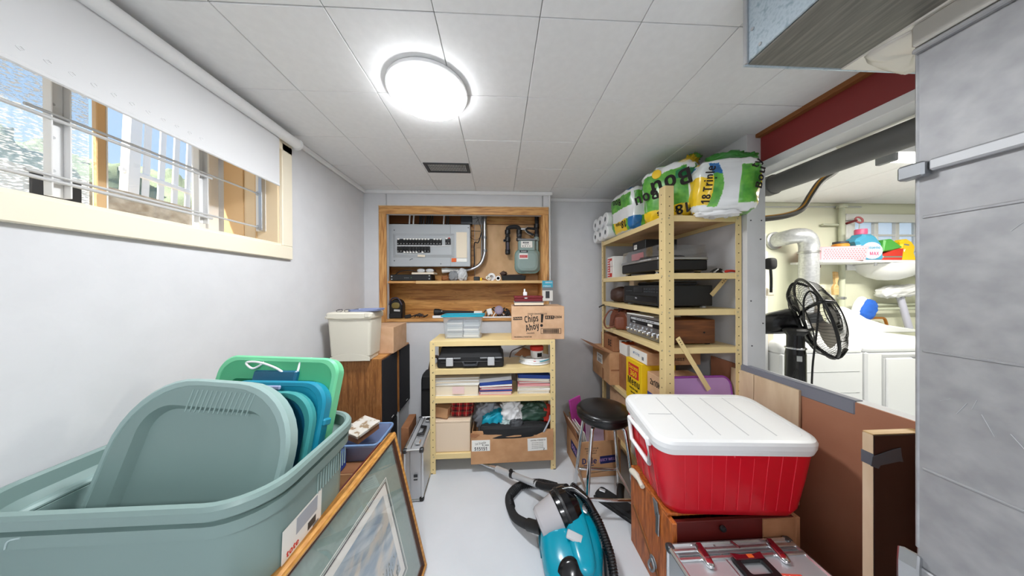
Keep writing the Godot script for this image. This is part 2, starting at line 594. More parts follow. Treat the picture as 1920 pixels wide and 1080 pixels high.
# ---------------------------------------------------------------- the setting
func shell():
	struct("floor", "smooth pale blue grey painted concrete floor", slabs([[-1.5, 4.9, -0.1, 0.0, -1.7, 2.8]]), M.floor_paint)
	struct("wall_left", "long pale grey wall with the high basement window", slabs([[-1.45, -1.11, -0.02, 1.466, -1.6, 2.6], [-1.45, -1.11, 1.955, 2.2, -1.6, 2.6], [-1.45, -1.11, 1.466, 1.955, -1.6, -0.1], [-1.45, -1.11, 1.466, 1.955, 1.385, 2.6]]), M.wall_paint)
	struct("wall_back", "pale grey back wall around the oak framed meter niche", slabs([[-1.12, -1.0, -0.02, 2.1, 2.22, 2.47], [-1.0, -0.926, -0.02, 2.1, 2.22, 2.262], [0.376, 0.44, -0.02, 2.1, 2.22, 2.47], [-0.93, 0.38, -0.02, 0.985, 2.22, 2.47], [-0.93, 0.38, 1.864, 2.1, 2.22, 2.262], [-1.2, 0.44, -0.02, 2.1, 2.46, 2.6]]), M.wall_paint)
	struct("wall_back_recess", "pale grey back wall behind the tall loaded shelf", slabs([[0.435, 1.40, -0.02, 2.1, 2.375, 2.6]]), M.wall_paint)
	struct("wall_right_stub", "white stub wall ending in a painted post beside the laundry opening", slabs([[1.325, 1.428, -0.02, 2.062, 1.33, 2.38]], 0.001), M.wall_paint)
	struct("wall_divider", "low white half wall between the store room and the laundry", slabs([[1.345, 1.43, -0.02, 0.80, 0.60, 1.335]]), M.wall_paint)
	struct("wall_laundry", "pale yellow green laundry back wall with a small bright window", slabs([[1.40, 3.52, -0.02, 2.1, 2.43, 2.6], [3.52, 4.45, -0.02, 1.45, 2.43, 2.6], [3.52, 4.45, 1.92, 2.1, 2.43, 2.6], [4.45, 4.9, -0.02, 2.1, 2.43, 2.6]]), M.laundry_wall)
	struct("wall_laundry_side", "pale yellow green side wall of the laundry", slabs([[4.7, 4.9, -0.02, 2.1, -1.6, 2.5]]), M.laundry_wall)
	struct("wall_rear", "pale grey wall behind the photographer", slabs([[-1.45, 4.9, -0.02, 2.2, -1.7, -1.55]]), M.wall_paint)
	# small screws in the stub wall
	var post := get_node("wall_right_stub")
	for q in [[1.36, 1.93], [1.415, 1.885], [1.345, 1.60], [1.405, 1.60], [1.345, 1.17], [1.412, 1.05], [1.40, 1.5], [1.35, 0.93]]:
		part(post, "screw", cyl(0.0035, 0.003, 8), M.dark_grey, v(q[0], q[1], 1.329), Vector3(90, 0, 0))

func ceiling_and_trim():
	var c := struct("ceiling", "white ceiling of large square tiles with fine joints", slabs([[-1.5, 4.9, 2.072, 2.3, -1.7, 2.8]]), M.ceiling_gap)
	var xs := [-1.13, -0.813, -0.4995, -0.186, 0.128, 0.4415, 0.755, 1.069, 1.383]
	var ds := [-1.55, -1.21, -0.878, -0.546, -0.214, 0.118, 0.45, 0.782, 1.114, 1.446, 1.778, 2.11, 2.376]
	for i in xs.size() - 1:
		for j in ds.size() - 1:
			var d1: float = ds[j + 1]
			if j == ds.size() - 2 and i < 5:
				d1 = 2.222
			if d1 - ds[j] < 0.02:
				continue
			var sag: float = [0.0, 0.0008, -0.0005, 0.0012, 0.0003][(i * 7 + j * 3) % 5]
			part(c, "ceiling_tile", box(xs[i + 1] - xs[i] - 0.002, 0.014, d1 - ds[j] - 0.002, 0.0015), M.ceiling_tile, Vector3((xs[i] + xs[i + 1]) / 2, 2.067 - sag, -(ds[j] + d1) / 2))
	# laundry ceiling: wide boards
	for i in 5:
		for j in 4:
			part(c, "ceiling_board", box(0.655, 0.014, 0.985, 0.003), M.ceiling_tile, Vector3(1.77 + i * 0.66, 2.067, -(-1.06 + j * 0.99)))
	# small painted trims where ceiling meets wall
	struct("trim_1", "white quarter round trim along the ceiling above the window wall", box(0.022, 0.03, 3.7, 0.006), M.trim_white, v(-1.099, 2.045, 0.37))
	struct("trim_2", "white trim along the ceiling above the meter niche", box(1.57, 0.03, 0.02, 0.006), M.trim_white, v(-0.325, 2.045, 2.21))
	struct("trim_3", "white trim along the ceiling on the recessed back wall", box(0.9, 0.03, 0.02, 0.006), M.trim_white, v(0.885, 2.045, 2.365))
	struct("trim_4", "thin white corner bead down the edge of the back wall", box(0.012, 2.03, 0.012, 0.004), M.trim_white, v(0.439, 1.03, 2.222))
	# register
	var r := thing("ceiling_vent", "dark metal slotted air register set in the white ceiling near the back wall", "vent", v(-0.34, 2.06, 1.785))
	part(r, "frame", slabs([[-0.147, 0.147, -0.008, 0.0, -0.068, -0.054], [-0.147, 0.147, -0.008, 0.0, 0.054, 0.068], [-0.147, -0.128, -0.008, 0.0, -0.055, 0.055], [0.128, 0.147, -0.008, 0.0, -0.055, 0.055]], 0.002), M.dark_grey)
	part(r, "backing", box(0.28, 0.002, 0.12), M.black, Vector3(0, 0.001, 0))
	for k in 24:
		part(r, "slat", box(0.003, 0.009, 0.108, 0.001), M.dark_grey, Vector3(-0.124 + k * 0.0108, -0.003, 0), Vector3(0, 0, 25))
	# lamps
	ceiling_lamp(v(-0.285, 2.06, 1.09), "round white flush ceiling lamp glowing above the room", LAMP_ENERGY)
	ceiling_lamp(v(0.05, 2.06, -1.05), "second round white flush ceiling lamp at the rear of the room behind the photographer", REAR_ENERGY)

func ceiling_lamp(at: Vector3, label: String, energy: float):
	var l := thing("ceiling_lamp", label, "lamp", at)
	part(l, "base", lathe([[0.13, 0.0], [0.158, -0.002], [0.16, -0.016], [0.155, -0.02]], 48), M.white)
	part(l, "diffuser", lathe([[0.153, -0.016], [0.153, -0.024], [0.148, -0.032], [0.13, -0.039], [0.09, -0.044], [0.04, -0.046], [0.002, -0.0465]], 48, "all"), M.lamp_glow)
	area_light(unique("ceiling_lamp_light"), at + Vector3(0, -0.055, 0), Vector3(-90, 0, 0), Vector2(0.2, 0.2), energy, Color(0.97, 0.985, 1.0))

func window_wall():
	# window_1: casing, jambs, sashes, guard posts and rods
	var w := Node3D.new()
	w.name = "window_1"
	add_child(w)
	w.set_meta("kind", "structure")
	w.set_meta("label", "high basement window with cream casing and white security rods")
	w.set_meta("category", "window")
	slab_part(w, "casing", M.cream_paint, -1.112, -1.092, 1.402, 1.468, -0.16, 1.448, 0.003)
	slab_part(w, "casing", M.cream_paint, -1.112, -1.092, 1.468, 1.99, 1.383, 1.448, 0.003)
	slab_part(w, "casing", M.cream_paint, -1.112, -1.092, 1.468, 1.99, -0.16, -0.098, 0.003)
	slab_part(w, "casing", M.cream_paint, -1.112, -1.092, 1.952, 2.01, -0.16, 1.448, 0.003)
	slab_part(w, "stool", M.cream_paint, -1.40, -1.10, 1.466, 1.478, -0.1, 1.385, 0.002)
	slab_part(w, "jamb", M.jamb_wood, -1.27, -1.11, 1.466, 1.955, 1.375, 1.386, 0.001)
	slab_part(w, "jamb", M.brown_post, -1.36, -1.27, 1.466, 1.955, 1.368, 1.386, 0.001)
	slab_part(w, "jamb", M.jamb_wood, -1.40, -1.11, 1.466, 1.955, -0.1, -0.09, 0.001)
	slab_part(w, "jamb", M.jamb_wood, -1.40, -1.11, 1.945, 1.955, -0.1, 1.385, 0.001)
	slab_part(w, "jamb_bead", M.brown_post, -1.215, -1.209, 1.478, 1.95, 1.370, 1.376, 0.001)
	# sash of the glazing
	slab_part(w, "sash", M.white_gloss, -1.425, -1.385, 1.478, 1.955, 1.325, 1.372, 0.003)
	slab_part(w, "sash", M.white_gloss, -1.42, -1.39, 1.478, 1.955, 1.285, 1.318, 0.003)
	slab_part(w, "sash", M.white_gloss, -1.42, -1.39, 1.478, 1.955, -0.09, -0.05, 0.003)
	slab_part(w, "sash", M.white_gloss, -1.42, -1.39, 1.478, 1.50, -0.05, 1.29, 0.003)
	slab_part(w, "mullion", M.brown_post, -1.415, -1.398, 1.478, 1.955, 0.985, 1.008, 0.002)
	slab_part(w, "mullion_edge", M.white_gloss, -1.415, -1.399, 1.478, 1.955, 1.0085, 1.013, 0.001)
	var dusty := mat("dusty_glass", Color(1, 1, 1, 1), 0.4)
	dusty.albedo_texture = noise_tex(Color.WHITE, Color.WHITE, 0.045, 71, 3, FastNoiseLite.TYPE_SIMPLEX_SMOOTH, 512, [[0.40, Color(0.80, 0.88, 0.95, 0.22)], [0.62, Color(0.86, 0.92, 0.97, 0.32)], [0.68, Color(0.97, 0.98, 1.0, 0.85)], [0.8, Color(1, 1, 1, 0.95)]])
	dusty.transparency = BaseMaterial3D.TRANSPARENCY_ALPHA
	dusty.uv1_triplanar = true
	dusty.uv1_scale = Vector3(1, 7, 2)
	dusty.backlight_enabled = true
	dusty.backlight = Color(1, 1, 1)
	slab_part(w, "pane", dusty, -1.412, -1.409, 1.49, 1.955, -0.05, 0.975, 0.0)
	slab_part(w, "pane", M.pane, -1.412, -1.409, 1.49, 1.955, 1.01, 1.29, 0.0)
	slab_part(w, "vent_grille", M.black, -1.409, -1.402, 1.535, 1.612, 0.858, 0.955, 0.002, "black rectangular vent grille on the glass")
	# security guard
	for q in [[-1.205, 0.775, 1.512], [-1.205, 1.118, 1.525], [-1.205, 0.35, 1.512]]:
		var p := part(w, "guard_post", slabs([[-0.004, 0.0, -0.23, 0.23, -0.014, 0.014], [-0.004, 0.018, -0.23, 0.23, -0.017, -0.014], [-0.004, 0.018, -0.23, 0.23, 0.014, 0.017]], 0.001), M.white_metal, v(q[0], q[2] + 0.22, q[1]))
		for k in 4:
			part(p, "bolt_hole", cyl(0.004, 0.003, 8), M.light_grey, Vector3(0.001, -0.16 + 0.09 * k, 0.004), Vector3(0, 0, 90))
	slab_part(w, "guard_bracket", M.white_metal, -1.205, -1.165, 1.535, 1.95, 1.362, 1.376, 0.002)
	slab_part(w, "guard_bracket", M.steel, -1.178, -1.160, 1.535, 1.95, 1.345, 1.366, 0.002)
	for y in [1.704, 1.538]:
		part(w, "guard_rod", tube([v(-1.19, y, -0.08), v(-1.19, y + 0.004, 1.15)], 0.0052, 8), M.light_grey)
		part(w, "guard_rod", tube([v(-1.19, y + 0.016, 0.72), v(-1.185, y + 0.014, 1.368)], 0.0042, 8), M.light_grey)
		part(w, "rod_clip", cyl(0.011, 0.006, 12), M.steel, v(-1.183, y + 0.014, 1.352), Vector3(90, 0, 0))
	# roller blind
	var b := thing("roller_blind", "white roller blind half lowered over the basement window", "blind", v(-1.068, 2.0, 0.6))
	part(b, "cassette", tube([Vector3(0.005, 0.012, 1.1), Vector3(0.005, 0.012, -0.84)], 0.025, 20), M.white)
	part(b, "fabric", box(0.0015, 0.262, 1.86, 0.0), M.blind, Vector3(-0.008, -0.115, 0.185))
	part(b, "hem_bar", box(0.008, 0.014, 1.86, 0.003), M.blind, Vector3(-0.008, -0.24, 0.185))
	part(b, "end_cap", cyl(0.029, 0.008, 20), M.white, Vector3(0.005, 0.012, -0.845), Vector3(90, 0, 0))
	for k in 22:
		part(b, "punched_hole", tube([Vector3(0, -0.005, 0), Vector3(0, 0.0, 0.006), Vector3(0, 0.005, 0), Vector3(0, 0, -0.006), Vector3(0, -0.005, 0)], 0.0007, 5), M.white, Vector3(-0.0065, -0.205, 0.35 - k * 0.036))
	# outside: railing, ground, wall of the window well
	var rail := thing("porch_railing", "white picket railing seen outside through the basement window", "railing", v(-2.35, 1.2, 1.75), 0)
	rail.rotation_degrees = Vector3(-2.5, 0, 0)
	part(rail, "newel_post", box(0.05, 1.7, 0.06, 0.004), M.white, Vector3(0, 0.85, -0.01))
	for k in 9:
		part(rail, "picket", box(0.010, 1.6, 0.034, 0.002), M.white, Vector3(0, 0.85, -0.085 - k * 0.078))
	for y in [0.80, 1.55]:
		part(rail, "handrail", box(0.02, 0.03, 0.8, 0.004), M.white, Vector3(0.005, y, -0.36))
	var hedge := T.new()
	for k in 9:
		hedge.add(lump_t(Vector3(0.7, 0.75 + 0.1 * (k % 3), 0.7), 0.8, 0.25, 4.0, 400 + k, 26, 18), Vector3(0.15 * (k % 2), 0.3, 0.9 * (4 - k)))
	var hg := solo("hedge", "grey green clipped hedge outside beyond the white railing", "hedge", hedge.mesh(), tex_mat("hedge_leaf", noise_tex(c8(96, 112, 92), c8(150, 164, 140), 0.09, 83, 3), Vector3(3, 3, 3), 0.9), v(-5.4, 1.79, 3.6))
	hg.set_meta("kind", "stuff")
	struct("ground", "sunlit soil and stone ground outside the window", slabs([[-9.0, -1.46, 1.3, 1.46, -6.0, 9.0], [-9.0, -2.05, 1.4, 1.79, -6.0, 9.0]]), tex_mat("soil", noise_tex(c8(150, 138, 120), c8(200, 192, 178), 0.03, 81, 5), Vector3(2, 2, 2), 0.95))

func tilt(o: Node3D, r: Vector3) -> Node3D:
	o.rotation_degrees = r
	return o

func divider_and_ducts():
	# red steel beam with wooden strip and white flange boards
	var b := thing("steel_beam", "dark red painted steel beam along the laundry opening with white lower board", "beam", v(1.40, 1.87, 0.0))
	part(b, "web", box(0.02, 0.185, 3.1, 0.002), M.red_paint, v(0.012, 0.0975, -0.14))
	part(b, "top_flange", box(0.10, 0.02, 3.1, 0.003), M.red_paint, v(0.03, 0.182, -0.14))
	part(b, "wood_strip", box(0.03, 0.022, 3.1, 0.002), M.strip_brown, v(-0.012, 0.181, -0.14))
	part(b, "flange_board", box(0.11, 0.042, 3.1, 0.003), M.beam_white, v(0.055, 0.02, -0.14))
	# round grey duct in the laundry
	var p := thing("round_duct", "dark grey round pipe running along under the laundry ceiling", "pipe", v(1.56, 1.825, 0.0))
	part(p, "pipe", tube([v(0, 0, -1.3), v(0, 0, 1.5)], 0.05, 24), M.pipe_grey)
	part(p, "collar", lathe([[0.05, -0.02], [0.056, -0.018], [0.056, 0.018], [0.05, 0.02]], 24), M.pipe_grey, v(0, 0, 1.42), Vector3(90, 0, 0))
	part(p, "end_cap", tube([v(0, 0, 1.49), v(0, 0.0, 1.6), v(0.08, 0.0, 1.7)], 0.058, 24, 4), M.pipe_grey)
	var wp := thing("white_pipe", "white plastic drain pipe with elbow above the grey round pipe", "pipe", v(1.60, 1.955, 0.0))
	part(wp, "pipe", tube([v(0.03, 0.01, -1.2), v(0.02, 0.005, 1.0)], 0.045, 20), M.pipe_white)
	part(wp, "elbow", tube([v(0.02, 0.0, 0.95), v(0.01, -0.005, 1.06), v(0.06, -0.005, 1.16), v(0.25, 0.0, 1.22)], 0.047, 20, 5), M.pipe_white)
	part(wp, "branch", tube([v(-0.045, -0.02, 0.98), v(-0.045, -0.01, 0.4)], 0.018, 12), M.pipe_white)
	part(wp, "coupling", lathe([[0.05, -0.03], [0.055, -0.028], [0.055, 0.028], [0.05, 0.03]], 20), M.pipe_white, v(0.02, 0.005, 0.92), Vector3(90, 0, 0))
	part(wp, "red_tag", box(0.012, 0.02, 0.02), M.red_paint, v(-0.03, -0.02, 1.02))
	# furnace plenum and the branch trunk overhead
	var f := thing("furnace_plenum", "tall bare galvanised sheet metal furnace duct at the right edge", "duct", v(0.97, 0.0, 0.0))
	part(f, "casing", box(0.36, 1.24, 0.62, 0.003), M.galvanised, Vector3(0.18, 1.22, -0.25))
	part(f, "lower_casing", box(0.37, 0.60, 0.63, 0.003), M.galvanised, Vector3(0.18, 0.30, -0.25))
	part(f, "upper_flange", box(0.02, 0.05, 0.62, 0.004), M.foil_tape, Vector3(-0.004, 1.822, -0.25))
	part(f, "upper_flange", box(0.014, 0.012, 0.62, 0.003), M.galvanised, Vector3(-0.006, 1.788, -0.25))
	part(f, "drive_strap", box(0.016, 0.026, 0.60, 0.004), M.strap, Vector3(-0.008, 1.517, -0.235))
	part(f, "strap_end", box(0.024, 0.034, 0.04, 0.004), M.dull_steel, Vector3(-0.012, 1.512, -0.556))
	part(f, "seam", box(0.004, 0.006, 0.60, 0.001), M.galvanised, Vector3(-0.001, 1.405, -0.25))
	part(f, "seam", box(0.004, 0.005, 0.60, 0.001), M.galvanised, Vector3(-0.001, 1.10, -0.25))
	part(f, "seam", box(0.004, 0.005, 0.60, 0.001), M.galvanised, Vector3(-0.001, 0.83, -0.25))
	part(f, "corner_seam", box(0.006, 1.2, 0.006, 0.002), M.galvanised, Vector3(0.001, 1.24, -0.558))
	for q in [[0.99, 0.50, 24.0, 0.07], [1.005, 0.485, 15.0, 0.05], [0.97, 0.47, -20.0, 0.09], [0.955, 0.44, -32.0, 0.06], [1.36, 0.44, 40.0, 0.05], [1.0, 0.52, 50.0, 0.04]]:
		part(f, "scratch", box(0.0010, q[3] * 0.45, 0.0009, 0.0002), M.strap, Vector3(-0.0006, q[0], -q[1]), Vector3(q[2], 0, 0))
	part(f, "torn_flange", prism(PackedVector2Array([Vector2(-0.02, -0.06), Vector2(0.03, -0.06), Vector2(0.03, 0.0), Vector2(0.01, 0.02), Vector2(-0.014, 0.03), Vector2(-0.02, 0.0)]), 0.03, 0.003), M.steel, Vector3(-0.004, 0.60, -0.565), Vector3(0, 15, 0))
	var h := thing("overhead_trunk", "rectangular galvanised duct hanging from the ceiling at top right", "duct", v(0.675, 1.85, 0.0))
	part(h, "underside", box(0.27, 0.006, 2.2, 0.002), M.galvanised_dirty, Vector3(0.14, 0.003, 0.42))
	part(h, "side", box(0.006, 0.19, 2.2, 0.002), M.galvanised_blue, Vector3(0.003, 0.1, 0.42))
	part(h, "side", box(0.006, 0.19, 2.2, 0.002), M.galvanised_blue, Vector3(0.54, 0.1, 0.42))
	part(h, "end_plate", box(0.54, 0.19, 0.006, 0.002), M.galvanised_blue, Vector3(0.27, 0.1, -0.675))
	part(h, "taped_joint", box(0.27, 0.008, 2.2, 0.003), M.foil_tape, Vector3(0.408, 0.001, 0.42))
	part(h, "end_fold", box(0.55, 0.02, 0.008, 0.002), M.galvanised_blue, Vector3(0.27, 0.008, -0.681))
	part(h, "edge_fold", box(0.008, 0.2, 0.012, 0.002), M.steel, Vector3(-0.002, 0.1, -0.678))
	for q in [[-0.001, 0.022, -0.64], [-0.001, 0.08, -0.66]]:
		part(h, "rivet", cyl(0.004, 0.004, 10), M.steel, Vector3(q[0], q[1], q[2]), Vector3(0, 0, 90))
	part(h, "wrinkled_tape", lump(Vector3(0.11, 0.006, 0.05), 0.5, 0.008, 2.5, 5, 32, 10), M.foil_tape, Vector3(0.39, -0.003, -0.62), Vector3(0, 12, 0))
	# brown hardboard sheet along the half wall, its tape, and the offcuts leaning on it
	var hb := thing("hardboard_sheet", "large reddish brown hardboard sheet covering the low half wall", "board", v(1.333, 0.0, 0.0))
	part(hb, "sheet", box(0.008, 0.818, 0.98, 0.001), M.hardboard, v(-0.015, 0.409, 1.07))
	part(hb, "grey_tape", box(0.014, 0.05, 0.49, 0.003), M.grey_tape, v(-0.015, 0.796, 1.145), Vector3(0, 0, 0), "shiny grey tape folded over the top edge")
	part(hb, "grey_tape", box(0.03, 0.004, 0.49, 0.001), M.grey_tape, v(-0.002, 0.822, 1.145))
	solo("plywood_offcut", "pale plywood offcut leaning on the brown board, nearer piece behind the cooler", "board", box(0.012, 0.5, 0.20, 0.001), M.pale_ply, v(1.302, 0.545, 1.17), Vector3(0, 0, -1), "")
	solo("plywood_offcut", "narrow pale plywood offcut beside the shelf post, half hidden behind the next piece", "board", box(0.012, 0.5, 0.13, 0.001), M.pale_ply, v(1.304, 0.545, 1.34), Vector3(0, 0, -1), "")
# placing helpers in room coordinates under an unturned thing
func put(o: Node3D, called: String, mesh: Mesh, m: Material, x: float, y: float, d: float, rot := Vector3.ZERO, label := "") -> MeshInstance3D:
	return part(o, called, mesh, m, v(x, y, d) - o.position, rot, label)

func sp(o: Node3D, called: String, m: Material, x0: float, x1: float, y0: float, y1: float, d0: float, d1: float, b := 0.002, label := "") -> MeshInstance3D:
	return put(o, called, box(x1 - x0, y1 - y0, d1 - d0, b), m, (x0 + x1) / 2, (y0 + y1) / 2, (d0 + d1) / 2, Vector3.ZERO, label)

func ptube(o: Node3D, called: String, pts: Array, r, m: Material, n := 8, rj := 0) -> MeshInstance3D:
	var q := []
	for p in pts:
		q.append(p - o.position)
	return part(o, called, tube(q, r, n, rj), m)

func niche():
	var c := thing("meter_niche", "oak framed wall niche holding the breaker panel and gas meter", "cabinet", v(-0.28, 0.96, 2.22))
	var fr := 0.055
	sp(c, "frame_stile", M.oak_y, -0.986, -0.926, 0.962, 1.865, 2.205, 2.225, 0.004)
	sp(c, "frame_stile", M.oak_y, 0.374, 0.428, 0.962, 1.865, 2.205, 2.225, 0.004)
	sp(c, "frame_rail", M.oak_x, -0.986, 0.428, 1.862, 1.926, 2.205, 2.225, 0.004)
	sp(c, "bead", M.pale_ply, -0.990, 0.432, 1.926, 1.932, 2.207, 2.222, 0.001)
	sp(c, "lower_shelf", M.oak_x, -0.926, 0.374, 0.966, 0.990, 2.206, 2.45, 0.002)
	sp(c, "middle_shelf", M.oak_x, -0.99, 0.374, 1.292, 1.306, 2.264, 2.45, 0.002)
	sp(c, "shelf_edge", M.pine_x, -0.69, 0.374, 1.283, 1.307, 2.212, 2.25, 0.002, "lighter front board of the middle shelf")
	sp(c, "shelf_edge", M.oak_x, -0.926, -0.69, 1.288, 1.306, 2.23, 2.246, 0.002)
	sp(c, "side_panel", M.oak_y, -0.998, -0.988, 0.99, 2.0, 2.264, 2.455, 0.001)
	sp(c, "side_panel", M.oak_y, 0.368, 0.375, 0.99, 2.0, 2.23, 2.455, 0.001)
	sp(c, "back_panel", M.oak_panel, -0.99, 0.37, 0.99, 1.292, 2.448, 2.456, 0.001)
	sp(c, "plywood_back", M.plywood, -0.22, 0.37, 1.306, 1.835, 2.448, 2.456, 0.001)
	sp(c, "plywood_back", M.oak_panel, -0.99, -0.225, 1.306, 1.835, 2.448, 2.456, 0.001)
	sp(c, "header_board", M.oak_x, -0.12, 0.37, 1.838, 2.0, 2.435, 2.455, 0.001)
	sp(c, "header_board", M.strip_brown, -0.99, -0.3, 1.838, 2.0, 2.44, 2.455, 0.001)
	# breaker panel
	var p := thing("breaker_panel", "wide grey electrical breaker panel with two rows of black breakers", "electrical panel", v(-0.58, 1.43, 2.36))
	sp(p, "cover", M.panel_grey, -0.962, -0.247, 1.432, 1.798, 2.292, 2.302, 0.004)
	sp(p, "body", M.panel_grey_low, -0.958, -0.252, 1.437, 1.793, 2.302, 2.42, 0.003)
	# raised bevelled breaker field
	part(p, "breaker_field", loft_t([rr(0.0, 0.262, 0.104, 0.004, 2), rr(0.012, 0.236, 0.080, 0.003, 2)], "flat").mesh(), M.panel_grey, v(-0.642, 1.613, 2.292) - p.position, Vector3(90, 0, 0))
	var zf := 2.2795
	sp(p, "divider_strip", M.light_grey, -0.865, -0.41, 1.602, 1.616, zf - 0.004, zf + 0.002, 0.001)
	for k in 15:
		breaker(p, -0.863 + 0.0252 * k + 0.0126, 1.642, zf, true, not (k in [1, 11]))
	for k in 2:
		var q := breaker(p, -0.457 + 0.0225 * k + 0.0112, 1.648, zf, true, k == 0)
		if k == 1:
			put(p, "breaker_tag", box(0.014, 0.008, 0.003, 0.001), M.red_print, -0.4235, 1.675, zf - 0.01)
	for k in 11:
		breaker(p, -0.863 + 0.0252 * k + 0.0126, 1.575, zf, false, k in [2, 3, 4, 5, 6, 8])
	sp(p, "directory_label", M.paper_cream, -0.366, -0.274, 1.506, 1.73, 2.288, 2.2925, 0.0005)
	sp(p, "white_label", M.paper, -0.364, -0.274, 1.473, 1.502, 2.2875, 2.2925, 0.0005)
	sp(p, "orange_sticker", M.orange, -0.408, -0.367, 1.471, 1.504, 2.2875, 2.2925, 0.0005)
	put(p, "tape_label", box(0.062, 0.018, 0.001, 0.0003), M.paper_cream, -0.662, 1.523, zf - 0.0005, Vector3(0, 0, -4))
	put(p, "cover_edge", box(0.002, 0.36, 0.003, 0.0005), M.mid_grey, -0.417, 1.61, 2.2915)
	for q in [[-0.893, 1.745], [-0.893, 1.482], [-0.5, 1.455], [-0.262, 1.77]]:
		put(p, "screw", cyl(0.0045, 0.004, 8), M.dark_grey, q[0], q[1], 2.291, Vector3(90, 0, 0))
	ptube(p, "marker_scribble", [v(-0.765, 1.488, 2.2915), v(-0.75, 1.497, 2.2905), v(-0.737, 1.499, 2.2915)], 0.0022, M.black, 6)
	# cables over and beside the panel
	var cab := [[-0.79, M.white, 0.007], [-0.755, M.white, 0.007], [-0.70, M.black_soft, 0.006], [-0.685, M.black_soft, 0.006], [-0.665, M.dark_grey, 0.006], [-0.64, M.black_soft, 0.006], [-0.625, M.black, 0.006], [-0.61, M.black_soft, 0.006], [-0.59, M.black, 0.006], [-0.49, M.white, 0.007], [-0.463, M.black_soft, 0.006], [-0.448, M.black, 0.006]]
	for q in cab:
		var mm: Material = q[1]
		var kind := "white" if mm == M.white else "black"
		var o := solo("electrical_cable", kind + " electrical cable rising from the top of the breaker panel", "cable", tube([Vector3(0, 0, 0), Vector3(0.006, 0.09, 0), Vector3(0.012 if kind == "white" else 0.0, 0.2, -0.02)], q[2], 7, 3), mm, v(q[0], 1.79, 2.36), Vector3.ZERO, kind + " cables above the breaker panel")
	var jb := solo("junction_box", "small grey metal junction box above the right end of the breaker panel", "electrical box", box(0.10, 0.12, 0.05, 0.003), M.dark_grey, v(-0.29, 1.88, 2.40))
	var wires := thing("loose_wires", "tangle of thin loose black wires hanging beside the panel", "wire", v(-0.2, 1.55, 2.36))
	ptube(wires, "wire", [v(-0.27, 1.93, 2.36), v(-0.23, 1.86, 2.34), v(-0.17, 1.87, 2.33), v(-0.2, 1.83, 2.35)], 0.002, M.black, 5, 5)
	ptube(wires, "wire", [v(-0.21, 1.93, 2.36), v(-0.17, 1.82, 2.34), v(-0.15, 1.72, 2.33), v(-0.2, 1.67, 2.34), v(-0.26, 1.70, 2.30)], 0.002, M.black, 5, 5)
	ptube(wires, "wire", [v(-0.24, 1.76, 2.38), v(-0.16, 1.758, 2.38)], 0.0025, M.black, 5)
	ptube(wires, "wire", [v(-0.15, 1.74, 2.33), v(-0.18, 1.65, 2.34), v(-0.215, 1.64, 2.35), v(-0.22, 1.44, 2.36), v(-0.25, 1.425, 2.36)], 0.005, M.black_soft, 6, 5)
	var cd := thing("metal_conduit", "bright steel conduit bending down beside the breaker panel", "conduit", v(-0.12, 1.38, 2.38))
	ptube(cd, "pipe", [v(-0.123, 2.0, 2.37), v(-0.125, 1.62, 2.37), v(-0.130, 1.54, 2.37), v(-0.165, 1.46, 2.37), v(-0.24, 1.415, 2.37), v(-0.33, 1.40, 2.37), v(-0.36, 1.40, 2.37)], 0.017, M.steel, 16, 5)
	ptube(cd, "insulation", [v(-0.505, 1.40, 2.37), v(-0.44, 1.405, 2.37), v(-0.33, 1.40, 2.37)], [0.026, 0.024, 0.025, 0.02], M.paper, 12, 3)
	for q in [1.88, 1.70, 1.58]:
		put(cd, "coupling", lathe([[0.018, -0.012], [0.021, -0.011], [0.021, 0.011], [0.018, 0.012]], 16), M.dull_steel, -0.124, q, 2.37)
	ptube(cd, "ground_wire", [v(-0.155, 1.92, 2.40), v(-0.155, 1.52, 2.40), v(-0.19, 1.44, 2.40), v(-0.3, 1.41, 2.40)], 0.006, M.dull_steel, 8, 4)
	gas_meter()
	# on the middle shelf
	var mo := thing("network_unit", "slim black rack unit with small lights on the left of the middle niche shelf", "electronics", v(-0.74, 1.306, 2.33))
	sp(mo, "body", M.black_soft, -0.905, -0.575, 1.308, 1.362, 2.245, 2.40, 0.004)
	sp(mo, "face", M.black, -0.91, -0.57, 1.311, 1.359, 2.238, 2.247, 0.003)
	for q in [[-0.895, 1.345], [-0.895, 1.322], [-0.585, 1.35], [-0.585, 1.325]]:
		put(mo, "screw", cyl(0.005, 0.003, 10), M.light_grey, q[0], q[1], 2.2375, Vector3(90, 0, 0))
	for k in 5:
		put(mo, "status_light", box(0.003, 0.003, 0.002, 0.0005), M.light_grey, -0.79 + 0.008 * k, 1.333, 2.2375)
	put(mo, "green_light", box(0.005, 0.009, 0.002, 0.0005), mat("green_led", c8(60, 120, 80), 0.5), -0.735, 1.335, 2.2375)
	ptube(mo, "cord", [v(-0.90, 1.365, 2.33), v(-0.85, 1.395, 2.33), v(-0.76, 1.40, 2.35), v(-0.70, 1.37, 2.38)], 0.004, M.black, 6, 5)
	solo("paper_pad", "cream paper stack lying on the black rack unit", "paper", box(0.19, 0.016, 0.10, 0.002), M.paper_cream, v(-0.64, 1.371, 2.30), Vector3(0, -4, 0))
	var gg := thing("safety_goggles", "clear safety goggles resting on the cream paper in the niche", "goggles", v(-0.63, 1.379, 2.30))
	for k in [-1, 1]:
		put(gg, "lens", lump(Vector3(0.034, 0.017, 0.018), 0.8, 0.0, 1, 1, 20, 12), M.light_grey, -0.63 + 0.037 * k, 1.396, 2.29)
	ptube(gg, "strap", [v(-0.70, 1.39, 2.30), v(-0.68, 1.415, 2.33), v(-0.6, 1.42, 2.35), v(-0.545, 1.39, 2.31)], 0.003, M.black, 6, 5)
